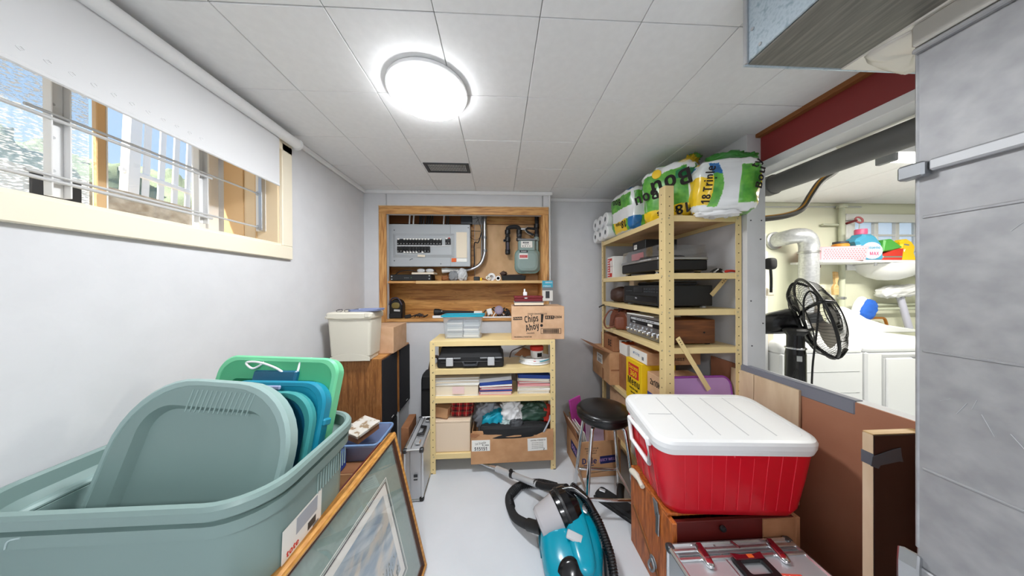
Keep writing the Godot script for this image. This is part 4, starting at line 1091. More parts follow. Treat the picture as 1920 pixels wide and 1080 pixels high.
	letters(oc, "515151", 0.022, M.ink, Vector3(-0.215, 0.036, 0.1402), Vector3.ZERO, 0.85)
	letters(oc, "1st fragile", 0.014, M.ink_soft, Vector3(-0.218, 0.074, 0.1402), Vector3(0, 0, 8), 0.8, "Droid Serif", 400)
	letters(oc, "N. 2004", 0.009, M.ink, Vector3(-0.185, 0.060, 0.1402))
	part(oc, "label", box(0.132, 0.084, 0.001, 0.0003), M.paper, Vector3(0.165, 0.054, 0.1395), Vector3(0, 0, 2))
	letters(oc, "CENTRAL STORAGE CO", 0.008, M.ink_soft, Vector3(0.17, 0.082, 0.1402), Vector3(0, 0, 2), 0.85)
	for k in 4:
		letters(oc, "item and date of packing", 0.0055, M.ink_soft, Vector3(0.166, 0.066 - 0.012 * k, 0.1402), Vector3(0, 0, 2), 0.9, "Droid Sans", 400)
	letters(oc, "2", 0.013, M.ink, Vector3(0.21, 0.022, 0.1402))
	# what it holds
	solo("plastic_bag", "crumpled silver grey plastic bag at the left of the open carton", "bag", lump(Vector3(0.09, 0.115, 0.07), 0.8, 0.05, 1.8, 91, 40, 26), M.bag_grey, v(-0.085, 0.30, 1.93))
	solo("plastic_bag", "bright turquoise plastic bag in the open carton", "bag", lump(Vector3(0.085, 0.065, 0.05), 0.7, 0.03, 2.0, 92, 36, 22), M.teal_lid, v(-0.035, 0.305, 1.865), Vector3(0, 0, 25))
	solo("plastic_bag", "crumpled white plastic bag at the centre of the open carton", "bag", lump(Vector3(0.075, 0.088, 0.06), 0.8, 0.045, 2.0, 93, 40, 26), M.white, v(0.085, 0.36, 1.87))
	solo("plastic_bag", "sheer dark green plastic bag at the right of the open carton", "bag", lump(Vector3(0.12, 0.06, 0.07), 0.7, 0.035, 2.0, 94, 40, 24), mat("bag_green", c8(62, 92, 78), 0.35), v(0.23, 0.345, 1.90))
	solo("plastic_bag", "pale grey teal plastic bag peeking between the turquoise and white bags", "bag", lump(Vector3(0.05, 0.03, 0.03), 0.7, 0.02, 2.4, 95, 28, 18), mat("bag_pale", c8(168, 186, 184), 0.35), v(0.055, 0.292, 1.81))
	solo("yellow_bag", "folded mustard bag at the back of the open carton", "bag", box(0.13, 0.08, 0.05, 0.012), M.mustard, v(0.245, 0.41, 1.98), Vector3(0, 0, -6))
	solo("red_cloth", "bright red cloth bundle at the right end of the open carton", "cloth", lump(Vector3(0.045, 0.06, 0.06), 0.8, 0.02, 2.0, 96, 28, 18), M.red_print, v(0.34, 0.33, 1.90))
	var bb := thing("black_bag", "flat black zipped bag lying along the front of the open carton", "bag", v(0.10, 0.235, 1.80))
	part(bb, "body", lump(Vector3(0.235, 0.045, 0.045), 0.4, 0.008, 2.0, 97, 40, 18), M.black_soft, Vector3(0, 0.03, 0))
	part(bb, "zip", tube([Vector3(-0.22, 0.068, 0.02), Vector3(0.0, 0.077, 0.02), Vector3(0.22, 0.066, 0.02)], 0.003, 6, 4), M.black)
	part(bb, "strap", tube([Vector3(0.2, 0.03, 0.04), Vector3(0.24, 0.10, 0.03), Vector3(0.252, 0.12, 0.0)], 0.006, 6, 4), M.bag_grey)
	solo("grey_pouch", "small dark grey pouch on the black zipped bag", "pouch", lump(Vector3(0.05, 0.028, 0.03), 0.6, 0.014, 2.2, 98, 24, 16), M.dark_grey, v(0.115, 0.305, 1.80))

func circle_pts(a: float, b: float, n: int) -> Array:
	var out := []
	for k in n + 1:
		out.append(Vector3(a * cos(TAU * k / n), 0, b * sin(TAU * k / n)))
	return out

func paper_stack(called: String, labels: Array, group: String, x: float, y: float, d: float, w: float, depth: float, list: Array, lean: float):
	var yy := y + 0.0005
	var i := 0
	for q in list:
		var h: float = q[0]
		var extra := 0.004 * ((i * 5) % 3)
		var rot := Vector3(0, ((i * 7) % 5 - 2) * 0.8, 0)
		if lean != 0.0 and i >= list.size() - 3:
			rot.z = lean * (i - list.size() + 4) / 3.0
		var th := thing(called, labels[i], called, v(x + 0.003 * ((i * 3) % 3 - 1), yy + (absf(sin(deg_to_rad(rot.z))) * w * 0.25 if lean != 0.0 else 0.0), d + extra * 0.5), 0.0, group)
		th.rotation_degrees = rot
		var m: Material = q[1]
		if h > 0.014:
			part(th, "cover", box(w, 0.0025, depth, 0.0006), m, Vector3(0, 0.00125, 0))
			part(th, "pages", box(w - 0.012, h - 0.007, depth - 0.012, 0.0006), M.paper if m != M.paper else M.paper_cream, Vector3(0.002, h / 2, 0.0))
			part(th, "cover", box(w, 0.0025, depth, 0.0006), m, Vector3(0, h - 0.002, 0))
			part(th, "spine", box(0.004, h - 0.001, depth, 0.001), m, Vector3(-w / 2 + 0.002, h / 2, 0))
			if m == M.blue_binder or m == M.light_grey:
				part(th, "front_edge", box(w, h - 0.002, 0.004, 0.001), m, Vector3(0, h / 2, depth / 2 - 0.002))
		else:
			part(th, "cover", box(w, h - 0.001, depth, 0.0012), m, Vector3(0, h / 2, 0))
		yy += h
		i += 1
# ---------------------------------------------------------------- tall shelf on the right
func tall_shelf():
	var s := thing("tall_shelf_unit", "tall cream slotted metal shelf unit loaded with hi-fi along the right wall", "shelf", v(1.105, 0.0, 1.785))
	angle_post(s, 0.889, 1.356, 1.79, 1, 1, 0.0, 0.05)
	angle_post(s, 1.318, 1.356, 1.66, -1, 1, 0.0, 0.034)
	angle_post(s, 0.889, 2.214, 1.64, 1, -1, 0.0, 0.034)
	angle_post(s, 1.318, 2.214, 1.64, -1, -1, 0.0, 0.034)
	for y in [1.632, 1.322, 1.125, 0.918, 0.49, 0.09]:
		shelf_tray(s, 0.893, 1.314, y, 1.36, 2.21, 0.032)
	part(s, "underside_board", box(0.40, 0.004, 0.83, 0.001), M.plywood, v(1.104, 1.6255, 1.785) - s.position)
	var br := [[v(0.955, 0.975, 1.352), v(1.13, 0.69, 1.352)], [v(1.14, 0.91, 2.20), v(1.27, 0.70, 2.20)], [v(1.31, 1.30, 1.42), v(1.22, 1.20, 1.46)]]
	for q in br:
		var a: Vector3 = q[0]
		var b: Vector3 = q[1]
		var dir := b - a
		var p := part(s, "brace", box(0.026, dir.length(), 0.003, 0.001), M.shelf_cream, (a + b) / 2 - s.position, Vector3(0, 0, rad_to_deg(atan2(-dir.x, dir.y))))
		for k in 3:
			part(p, "hole", cyl(0.003, 0.004, 8), M.shelf_hole, Vector3(0, -dir.length() / 2 + 0.015 + 0.014 * k, 0.0008), Vector3(90, 0, 0))
	towels()
	# hi-fi shelf
	var rb := thing("red_box", "red and white printed box at the far end of the turntable shelf", "box", v(0.965, 1.322, 2.09))
	part(rb, "box", box(0.11, 0.17, 0.12, 0.002), M.paper, Vector3(0, 0.086, 0))
	part(rb, "red_print", box(0.001, 0.15, 0.082, 0.0003), M.red_print, Vector3(-0.0555, 0.082, -0.008))
	for k in 7:
		letters(rb, ["MICRO", "POWER 10", "SYSTEM", "AUTO", "TAPE", "RETURN", "STEREO"][k], 0.011, M.ink_white, Vector3(-0.0565, 0.142 - 0.02 * k, -0.028), Vector3(0, -90, 0), 0.7)
	part(rb, "side_label", box(0.001, 0.10, 0.03, 0.0003), M.paper, Vector3(-0.0562, 0.088, 0.016))
	letters(rb, "STEREO", 0.016, M.ink, Vector3(-0.057, 0.09, 0.016), Vector3(90, -90, 0), 0.9)
	var tt := thing("turntable", "black and silver turntable with smoked dust cover on the upper shelf", "turntable", v(1.065, 1.322, 1.68))
	part(tt, "plinth", box(0.30, 0.062, 0.44, 0.006), M.black, Vector3(0.0, 0.052, 0.0))
	part(tt, "silver_deck", box(0.305, 0.016, 0.445, 0.003), M.steel, Vector3(0, 0.091, 0))
	part(tt, "platter", lathe([[0.001, 0.0], [0.128, 0.0], [0.132, 0.006], [0.128, 0.014], [0.001, 0.015]], 36), M.black_soft, Vector3(-0.01, 0.099, 0.03))
	part(tt, "record", lathe([[0.001, 0.0], [0.13, 0.0], [0.13, 0.002], [0.04, 0.0025], [0.001, 0.0025]], 36), M.black_gloss, Vector3(-0.01, 0.114, 0.03))
	part(tt, "record_label", cyl(0.042, 0.001, 24), M.maroon, Vector3(-0.01, 0.1172, 0.03))
	part(tt, "tonearm", tube([Vector3(0.115, 0.125, -0.15), Vector3(0.118, 0.13, -0.02), Vector3(0.10, 0.126, 0.06), Vector3(0.07, 0.12, 0.10)], 0.004, 8, 4), M.chrome)
	part(tt, "arm_weight", cyl(0.016, 0.03, 14), M.chrome, Vector3(0.115, 0.126, -0.175), Vector3(90, 0, 0))
	part(tt, "dust_cover", loft_t([rr(0.0, 0.15, 0.22, 0.006, 2), rr(0.07, 0.146, 0.216, 0.01, 2), rr(0.07, 0.143, 0.213, 0.01, 2), rr(0.003, 0.147, 0.217, 0.006, 2)], "band", false).mesh(), M.smoke_acrylic, Vector3(0, 0.099, 0))
	part(tt, "cover_top", box(0.29, 0.003, 0.43, 0.001), M.smoke_acrylic, Vector3(0, 0.1685, 0))
	part(tt, "picture_sleeve", box(0.002, 0.045, 0.15, 0.0005), M.rose_paper, Vector3(-0.135, 0.128, -0.03))
	for q in [[-0.12, 0.18], [-0.12, -0.18], [0.12, 0.18], [0.12, -0.18]]:
		part(tt, "foot", lathe([[0.018, 0.0], [0.02, 0.005], [0.016, 0.014], [0.02, 0.022]], 18), M.chrome, Vector3(q[0], 0.0, q[1]))
	for k in 3:
		part(tt, "side_button", box(0.003, 0.006, 0.035, 0.001), M.light_grey, Vector3(-0.153, 0.092, 0.05 + 0.045 * k))
	var bx := thing("black_box", "flat black box with white label standing behind on the turntable cover", "box", v(1.10, 1.4935, 1.80))
	part(bx, "box", box(0.22, 0.075, 0.17, 0.002), M.black, Vector3(0, 0.039, 0))
	part(bx, "label", box(0.001, 0.032, 0.04, 0.0003), M.paper, Vector3(-0.1105, 0.04, -0.045))
	letters(bx, "TC7", 0.012, M.ink, Vector3(-0.1113, 0.043, -0.045), Vector3(0, -90, 0))
	var cc := thing("audio_cables", "small heap of black and white audio cables beside the turntable", "cable", v(1.235, 1.322, 1.41))
	for k in 5:
		part(cc, "cable", tube([Vector3(-0.05 + 0.012 * k, 0.006, 0.0), Vector3(-0.03 + 0.01 * k, 0.022 + 0.004 * (k % 2), 0.01), Vector3(0.0 + 0.008 * k, 0.012, -0.02), Vector3(0.03, 0.005, 0.01 * (k % 3))], 0.0035, 7, 5), M.white if k == 2 else M.black)
	solo("red_pliers", "small red handled pliers lying at the right end of the turntable shelf", "tool", tube([Vector3(-0.03, 0.0, 0.0), Vector3(0.0, 0.004, 0.006), Vector3(0.035, 0.0, 0.0)], [0.006, 0.008, 0.006], 8, 3), M.red_print, v(1.285, 1.331, 1.39))
	# disc changer
	var cd := thing("disc_changer", "black multi disc player with dark display on the middle shelf", "audio player", v(1.07, 1.125, 1.66))
	part(cd, "case", box(0.30, 0.118, 0.43, 0.003), M.black, Vector3(0.01, 0.071, 0))
	part(cd, "front", box(0.012, 0.122, 0.43, 0.003), M.black_soft, Vector3(-0.145, 0.071, 0))
	part(cd, "display", box(0.003, 0.034, 0.11, 0.001), M.black_gloss, Vector3(-0.152, 0.104, -0.02))
	part(cd, "drawer", box(0.006, 0.042, 0.37, 0.003), M.black_gloss, Vector3(-0.152, 0.045, 0.0))
	letters(cd, "Disc", 0.009, M.light_grey, Vector3(-0.1555, 0.05, -0.04), Vector3(0, -90, 0))
	for k in 12:
		part(cd, "button", box(0.004, 0.007, 0.02, 0.001), M.dark_grey, Vector3(-0.153, 0.092 + 0.017 * (k % 2), 0.06 + 0.026 * (k / 2)))
	for k in 4:
		part(cd, "button", box(0.004, 0.006, 0.014, 0.001), M.dark_grey, Vector3(-0.153, 0.096, -0.17 + 0.022 * k))
	for q in [[-0.12, 0.18], [-0.12, -0.18], [0.13, 0.18], [0.13, -0.18]]:
		part(cd, "foot", cyl(0.016, 0.012, 14), M.light_grey, Vector3(q[0], 0.006, q[1]))
	solo("flat_black_unit", "thin black unit resting on top of the disc player", "electronics", box(0.20, 0.02, 0.30, 0.008), M.black_soft, v(1.05, 1.267, 1.60))
	solo("wooden_block", "small pale wooden block on top of the disc player", "block", box(0.06, 0.035, 0.06, 0.002), M.pale_ply, v(0.965, 1.274, 1.80))
	solo("leather_case", "dark leather case standing behind the disc player", "case", box(0.14, 0.12, 0.05, 0.016), M.leather_dark, v(1.0, 1.186, 1.93), Vector3(0, 20, 0))
	solo("brown_hat", "dark brown cap lying at the far end of the middle shelf", "hat", lump(Vector3(0.08, 0.062, 0.085), 0.9, 0.01, 1.5, 111, 28, 16, true), M.leather_dark, v(0.985, 1.185, 2.06))
	# receiver
	var rc := thing("stereo_receiver", "silver faced stereo receiver in a walnut case on the lower shelf", "receiver", v(1.07, 0.918, 1.63))
	part(rc, "case", box(0.29, 0.135, 0.415, 0.004), M.walnut, Vector3(0.012, 0.075, 0))
	part(rc, "face", box(0.014, 0.142, 0.43, 0.003), M.steel, Vector3(-0.14, 0.077, 0.0))
	part(rc, "dial_glass", box(0.003, 0.046, 0.36, 0.001), M.black_gloss, Vector3(-0.1475, 0.106, 0.02))
	part(rc, "dial_scale", box(0.002, 0.015, 0.34, 0.0005), M.light_grey, Vector3(-0.149, 0.116, 0.02))
	letters(rc, "88 92 96 100 104 108", 0.006, M.ink, Vector3(-0.1505, 0.116, 0.02), Vector3(0, -90, 0), 2.6)
	part(rc, "meter", box(0.002, 0.014, 0.05, 0.0005), M.paper, Vector3(-0.1495, 0.095, 0.08))
	letters(rc, "STEREO", 0.007, M.ink_white, Vector3(-0.1495, 0.094, -0.11), Vector3(0, -90, 0))
	for k in 8:
		var r: float = [0.013, 0.011, 0.011, 0.013, 0.011, 0.014, 0.016, 0.018][k]
		part(rc, "knob", lathe([[r, 0.0], [r, 0.014], [r * 0.8, 0.02], [0.001, 0.021]], 18), M.chrome, Vector3(-0.147, 0.042, -0.175 + 0.048 * k), Vector3(0, 0, 90))
	for k in 6:
		part(rc, "switch", box(0.008, 0.016, 0.006, 0.001), M.chrome, Vector3(-0.15, 0.066, -0.16 + 0.05 * k))
	for q in [[-0.12, 0.18], [-0.12, -0.18], [0.13, 0.18], [0.13, -0.18]]:
		part(rc, "foot", cyl(0.014, 0.008, 12), M.black, Vector3(q[0], 0.004, q[1]))
	part(rc, "side_screw", cyl(0.005, 0.004, 10), M.black, Vector3(0.09, 0.07, 0.208), Vector3(90, 0, 0))
	solo("manual", "thin stack of papers lying on the silver receiver", "paper", box(0.19, 0.006, 0.26, 0.001), M.paper, v(1.0, 1.0655, 1.66), Vector3(0, 8, 0))
	var hb := thing("handbag", "small brown leather handbag with looped strap at the far end of the lower shelf", "bag", v(0.98, 0.918, 2.03))
	part(hb, "body", prism(PackedVector2Array([Vector2(-0.125, 0.0), Vector2(0.125, 0.0), Vector2(0.12, 0.08), Vector2(0.07, 0.15), Vector2(-0.07, 0.15), Vector2(-0.11, 0.10)]), 0.14, 0.012), M.leather, Vector3(0.02, 0.003, 0.02), Vector3(0, -78, 0))
	part(hb, "pocket", lump(Vector3(0.05, 0.05, 0.014), 0.5, 0.004, 2.0, 5, 20, 12), M.leather, Vector3(-0.045, 0.055, 0.08), Vector3(0, -20, 0))
	part(hb, "strap", tube([Vector3(-0.06, 0.13, 0.06), Vector3(-0.12, 0.15, 0.05), Vector3(-0.16, 0.07, 0.03), Vector3(-0.14, 0.01, 0.03), Vector3(-0.09, 0.03, 0.06)], 0.0055, 8, 6), M.leather)
	part(hb, "strap", tube([Vector3(-0.05, 0.14, 0.05), Vector3(-0.02, 0.175, 0.0), Vector3(0.02, 0.165, -0.06)], 0.008, 8, 6), M.leather_dark)
	for k in 3:
		part(hb, "ruffle", lump(Vector3(0.02, 0.014, 0.02), 0.8, 0.01, 3.0, k, 16, 10), mat("plum", c8(86, 46, 52), 0.5), Vector3(-0.03 + 0.03 * k, 0.155, 0.04))
	solo("cable_hook", "dark cable end sticking out of the far end of the lower shelf", "cable", tube([Vector3(0.05, 0.0, 0), Vector3(0.0, 0.012, 0.0), Vector3(-0.05, -0.005, 0.02)], 0.006, 7, 4), M.dark_grey, v(0.89, 1.085, 2.17))

func towels():
	# small pack of six toilet rolls
	var tp := thing("toilet_roll_pack", "white pack of six toilet rolls overhanging the far end of the top shelf", "toilet rolls", v(0.91, 1.634, 2.17))
	for i in 3:
		for j in 2:
			part(tp, "roll", lathe([[0.02, -0.05], [0.048, -0.05], [0.053, -0.044], [0.053, 0.044], [0.048, 0.05], [0.02, 0.05], [0.019, 0.0], [0.02, -0.05]], 24), M.white, Vector3(-0.005, 0.055 + 0.104 * j, -0.108 + 0.108 * i), Vector3(0, 0, 90))
			part(tp, "core", lathe([[0.0195, -0.046], [0.0195, 0.046], [0.0182, 0.046], [0.0182, -0.046]], 18), M.mid_grey, Vector3(-0.005, 0.055 + 0.104 * j, -0.108 + 0.108 * i), Vector3(0, 0, 90))
	# three film wrapped packs of paper towels
	towel_pack(Vector3(0.155, 0.165, 0.165), v(1.035, 1.792, 1.875), Vector3(0, 4, 4), "film wrapped green paper towel pack, smallest and furthest of the three on the top shelf", 201, 0)
	towel_pack(Vector3(0.175, 0.172, 0.150), v(1.09, 1.802, 1.56), Vector3(-3, 38, 4), "large green paper towel pack with upside down print behind the front shelf post", 205, 1)
	towel_pack(Vector3(0.145, 0.14, 0.15), v(1.20, 1.765, 1.365), Vector3(4, -28, -4), "green and clear paper towel pack hanging over the near end beside the white post", 209, 2)

func towel_pack(s: Vector3, at: Vector3, rot: Vector3, label: String, seed_: int, kind: int):
	var o := thing("towel_pack", label, "paper towels", at, 0.0)
	o.rotation_degrees = rot
	var m: StandardMaterial3D = M["towel_print_%d" % kind].duplicate()
	m.resource_name = "towel_film_%d" % kind
	m.uv1_scale = Vector3(0.5 / s.x, 0.5 / s.y, 0.5 / s.z)
	m.uv1_offset = Vector3(0.5, 0.5, 0.5)
	part(o, "pack", lump(s, 0.42, 0.016, 2.2, seed_, 56, 36, true), m)
	var film: Material = M.white_gloss
	if kind == 0:
		letters(o, "Bou", 0.045, M.ink, Vector3(-s.x - 0.004, 0.085, -0.02), Vector3(8, -90, 170), 0.9)
		letters(o, "18", 0.05, M.ink, Vector3(-s.x - 0.002, -0.085, 0.05), Vector3(0, -90, 180), 0.9)
		letters(o, "Triple", 0.022, M.ink, Vector3(-s.x - 0.002, -0.075, -0.02), Vector3(0, -90, 175), 0.9)
		part(o, "wrap_end", lump(Vector3(0.04, 0.02, 0.05), 0.8, 0.02, 2.5, seed_ + 1, 20, 12), M.white_gloss, Vector3(0.05, s.y, 0.05))
	elif kind == 1:
		letters(o, "Bou", 0.082, M.ink, Vector3(-s.x - 0.006, 0.045, 0.035), Vector3(4, -90, 186), 1.0)
		letters(o, "18", 0.052, M.ink, Vector3(-s.x - 0.004, -0.115, 0.085), Vector3(0, -90, 184), 1.0)
		letters(o, "Triples", 0.03, M.ink, Vector3(-s.x - 0.004, -0.112, 0.005), Vector3(0, -90, 184), 0.8)
		letters(o, "6", 0.04, M.ink, Vector3(-s.x - 0.002, -0.105, 0.135), Vector3(0, -90, 184), 1.0)
		letters(o, "Bou", 0.06, M.ink, Vector3(-s.x - 0.004, 0.0, -0.10), Vector3(0, -90, 190), 0.9)
		part(o, "sun_emblem", lathe([[0.001, 0.004], [0.024, 0.002], [0.026, 0.0]], 16), M.yellow, Vector3(-s.x - 0.001, 0.115, -0.035), Vector3(0, 0, 90))
		part(o, "film_twist", lump(Vector3(0.045, 0.035, 0.03), 0.9, 0.03, 2.4, seed_ + 2, 28, 18), mat("film_yellow", c8(226, 190, 40), 0.25), Vector3(0.03, s.y + 0.012, 0.09))
		part(o, "film_twist", lump(Vector3(0.03, 0.022, 0.03), 0.9, 0.02, 2.6, seed_ + 3, 24, 16), mat("film_green", c8(96, 168, 60), 0.25), Vector3(0.06, s.y + 0.042, 0.10))
	else:
		letters(o, "18 Triple", 0.036, M.ink, Vector3(-s.x * 0.55, 0.0, s.z + 0.006), Vector3(0, 0, 86), 0.9)
		letters(o, "Bou", 0.04, M.ink, Vector3(s.x - 0.02, 0.02, s.z * 0.93), Vector3(0, 38, 84), 1.0)
		letters(o, "ty", 0.03, M.ink, Vector3(s.x * 0.70, 0.085, s.z + 0.002), Vector3(0, 0, 60), 1.0)
		part(o, "film_fold", lump(Vector3(0.11, 0.028, 0.07), 0.8, 0.024, 2.2, seed_ + 4, 36, 18), mat("film_dark_green", c8(58, 130, 52), 0.3), Vector3(0.03, s.y + 0.008, 0.03), Vector3(0, 0, -6))
		part(o, "film_fold", lump(Vector3(0.10, 0.02, 0.05), 0.7, 0.018, 2.2, seed_ + 5, 32, 16), M.white_gloss, Vector3(-0.02, -s.y + 0.012, 0.08))

func towel_images():
	# print of the film: v runs down the pack; u along its side
	for kind in 3:
		var im := Image.create(96, 96, false, Image.FORMAT_RGB8)
		var n := FastNoiseLite.new()
		n.seed = 300 + kind
		n.frequency = 0.05
		for y in 96:
			for x in 96:
				var w := n.get_noise_2d(x, y)
				var fy := y / 96.0 + w * 0.03
				var fx := x / 96.0
				var c := c8(238, 239, 238)
				var g := c8(116, 192, 70).lerp(c8(72, 152, 54), clampf(0.5 + w, 0, 1))
				if kind == 0:
					if fy > 0.14 and fy < 0.42 and fx > 0.1 and fx < 0.92: c = g
					elif fy > 0.66 and fy < 0.9: c = c8(246, 205, 30) if fx > 0.28 and fx < 0.78 else (c8(36, 112, 176) if fx <= 0.2 else g)
					elif fy >= 0.42 and fy < 0.66 and fx > 0.86: c = g
				elif kind == 1:
					if fy < 0.16: c = c8(240, 241, 240)
					elif fy < 0.74: c = g if fx > 0.12 else c8(238, 239, 238)
					elif fy < 0.96: c = c8(247, 207, 26)
					if fy > 0.2 and fy < 0.34 and fx < 0.3: c = c8(30, 130, 72)
				else:
					var bend := 0.14 * sin(fy * 3.0)
					if fx < 0.16 + bend: c = c8(247, 205, 30) if fy > 0.34 and fy < 0.84 else c8(226, 230, 228)
					elif fx < 0.30 + bend: c = g if fy > 0.30 else c8(30, 104, 170)
					elif fx < 0.66: c = c8(226, 228, 228)
					elif fx < 0.98: c = g if fy > 0.18 and fy < 0.82 else c8(236, 238, 236)
					if fy > 0.86 or fy < 0.10: c = c8(234, 236, 236)
				im.set_pixel(x, y, c)
		var m := mat("towel_print_%d" % kind, Color.WHITE, 0.22)
		m.albedo_texture = ImageTexture.create_from_image(im)
		m.uv1_triplanar = true
		m.uv1_triplanar_sharpness = 8.0
		m.clearcoat_enabled = true
		m.clearcoat = 0.5

func shelf_boxes():
	# cartons on the lowest visible board of the tall shelf
	var a := thing("flap_carton", "brown carton with shipping label and raised flap at the far end under the receiver", "carton", v(0.99, 0.49, 2.15))
	part(a, "carton", box(0.28, 0.245, 0.36, 0.002), M.cardboard, Vector3(0, 0.123, 0))
	part(a, "flap", box(0.13, 0.003, 0.35, 0.0008), M.cardboard_dark, Vector3(-0.195, 0.27, 0.0), Vector3(0, 0, -22))
	part(a, "shipping_label", box(0.0012, 0.075, 0.12, 0.0003), M.paper, Vector3(-0.1408, 0.16, -0.02))
	for k in 6:
		part(a, "barcode_bar", box(0.0006, 0.03, 0.004 + 0.003 * (k % 2), 0.0002), M.ink, Vector3(-0.1416, 0.143, -0.055 + 0.014 * k))
	letters(a, "SHIP TO 204", 0.008, M.ink_soft, Vector3(-0.1416, 0.182, -0.02), Vector3(0, -90, 0))
	part(a, "tape_strip", box(0.0012, 0.09, 0.03, 0.0003), M.cardboard_dark, Vector3(-0.1408, 0.05, 0.05))
	part(a, "tape_seam", box(0.26, 0.012, 0.0012, 0.0003), M.cardboard_dark, Vector3(0.0, 0.115, 0.1806))
	var b := thing("label_carton", "small brown carton with big black and white letters on the flap carton", "carton", v(1.03, 0.737, 2.13))
	part(b, "carton", box(0.27, 0.12, 0.24, 0.002), M.cardboard_dark, Vector3(0, 0.06, 0))
	part(b, "label", box(0.10, 0.075, 0.0012, 0.0003), M.paper, Vector3(-0.035, 0.055, 0.1206))
	letters(b, "BE", 0.055, M.ink, Vector3(-0.035, 0.055, 0.1218), Vector3.ZERO, 0.8)
	letters(b, "BE", 0.05, M.ink, Vector3(-0.1362, 0.06, 0.06), Vector3(0, -90, 0), 0.8)
	part(b, "handle_slot", box(0.05, 0.012, 0.001, 0.0003), M.cardboard_pale, Vector3(0.0, 0.1205, 0.02), Vector3(90, 0, 0))
	var c := thing("orange_box", "orange and white printed box wedged beside the lettered carton", "box", v(1.03, 0.737, 1.92))
	part(c, "box", box(0.20, 0.085, 0.11, 0.002), M.paper, Vector3(0, 0.043, 0))
	part(c, "orange_panel", box(0.15, 0.08, 0.0012, 0.0003), M.orange, Vector3(0.02, 0.043, 0.0556))
	part(c, "orange_top", box(0.19, 0.0012, 0.10, 0.0003), M.orange, Vector3(0, 0.0858, 0))
	letters(c, "CRT", 0.036, M.ink_white, Vector3(0.0, 0.045, 0.0568), Vector3.ZERO, 0.8)
	var c2 := solo("filler_carton", "plain brown carton under the orange box at the back of the board", "carton", box(0.26, 0.245, 0.12, 0.002), M.cardboard_dark, v(1.05, 0.613, 1.90))
	var d := thing("yellow_box", "bright yellow box with orange label standing on the tall shelf's lower board", "box", v(1.0, 0.49, 1.69))
	part(d, "box", box(0.22, 0.27, 0.20, 0.002), M.yellow, Vector3(0, 0.136, 0))
	part(d, "orange_label", box(0.0012, 0.09, 0.13, 0.0003), M.red_print, Vector3(-0.1108, 0.20, 0.0))
	letters(d, "Success", 0.024, M.yellow, Vector3(-0.1118, 0.222, 0.0), Vector3(0, -90, 0), 0.9)
	letters(d, "360", 0.034, M.yellow, Vector3(-0.1118, 0.182, 0.0), Vector3(0, -90, 0), 1.1)
	letters(d, "Menu", 0.045, M.ink, Vector3(-0.1112, 0.125, 0.0), Vector3(0, -90, 0), 0.9)
	letters(d, "easy to read", 0.014, M.ink, Vector3(-0.1112, 0.082, 0.0), Vector3(0, -90, 0), 0.9)
	letters(d, "two sided", 0.012, M.ink, Vector3(-0.1112, 0.055, 0.0), Vector3(0, -90, 0), 0.9)
	var e := thing("white_ended_carton", "flat carton with white labelled end lying on the yellow box", "carton", v(1.08, 0.762, 1.67))
	part(e, "carton", box(0.34, 0.075, 0.22, 0.002), M.cardboard, Vector3(0, 0.038, 0))
	part(e, "white_end", box(0.0012, 0.07, 0.21, 0.0003), M.paper, Vector3(-0.1708, 0.038, 0))
	letters(e, "MT 3.2 kg", 0.014, mat("ink_blue", c8(80, 110, 150), 0.8), Vector3(-0.1716, 0.044, -0.02), Vector3(0, -90, 0), 0.9)
	part(e, "stamp", box(0.0008, 0.022, 0.022, 0.0003), M.mid_grey, Vector3(-0.1718, 0.03, 0.06))
	letters(e, "FRAGILE", 0.018, M.ink_soft, Vector3(0.02, 0.036, 0.1108), Vector3.ZERO, 0.9)
	var e2 := thing("flat_red_carton", "flat reddish printed carton on top of the white ended carton", "carton", v(1.13, 0.838, 1.72))
	part(e2, "carton", box(0.30, 0.05, 0.26, 0.002), M.cardboard_dark, Vector3(0, 0.0255, 0))
	part(e2, "print_band", box(0.29, 0.018, 0.0012, 0.0003), M.red_print, Vector3(0, 0.03, 0.1306))
	var f := thing("blue_band_carton", "brown carton with dark blue band and numbers in front of the yellow box", "carton", v(1.05, 0.49, 1.485))
	part(f, "carton", box(0.26, 0.235, 0.19, 0.002), M.cardboard_pale, Vector3(0, 0.118, 0))
	part(f, "blue_band", box(0.0012, 0.05, 0.185, 0.0003), M.blue_print, Vector3(-0.1308, 0.09, 0))
	letters(f, "2x10KG", 0.034, M.ink, Vector3(-0.1312, 0.185, 0.0), Vector3(0, -90, 0), 0.75)
	letters(f, "KEEP DRY", 0.02, M.ink_white, Vector3(-0.1318, 0.09, 0.0), Vector3(0, -90, 0), 0.9)
	letters(f, "7 x 3", 0.034, M.ink, Vector3(-0.06, 0.16, 0.0956), Vector3.ZERO, 0.9)
	letters(f, "PAPER", 0.024, M.ink, Vector3(0.02, 0.205, 0.0956), Vector3.ZERO, 0.9)
	var g := thing("tote_cover", "translucent lavender tote lid with purple rim leaning behind the red cooler", "lid", v(1.09, 0.495, 1.375))
	part(g, "panel", tub([[0.0, 0.19, 0.125, 0.04], [0.004, 0.19, 0.125, 0.04]]), M.lavender, Vector3(0.0, 0.125, 0), Vector3(80, 0, 0))
	part(g, "rim", tube_loop(0.193, 0.128, 0.045, 0.007), mat("purple_rim", c8(150, 70, 160), 0.35), Vector3(0, 0.125, 0.0), Vector3(80, 0, 0))

func tube_loop(hx: float, hz: float, r: float, t: float) -> ArrayMesh:
	var ring := rr(0.0, hx, hz, r, 6)
	var pts := []
	for q in ring:
		if pts.is_empty() or pts[-1].distance_to(q) > 0.001:
			pts.append(q)
	pts.append(pts[0])
	return tube(pts, t, 8)
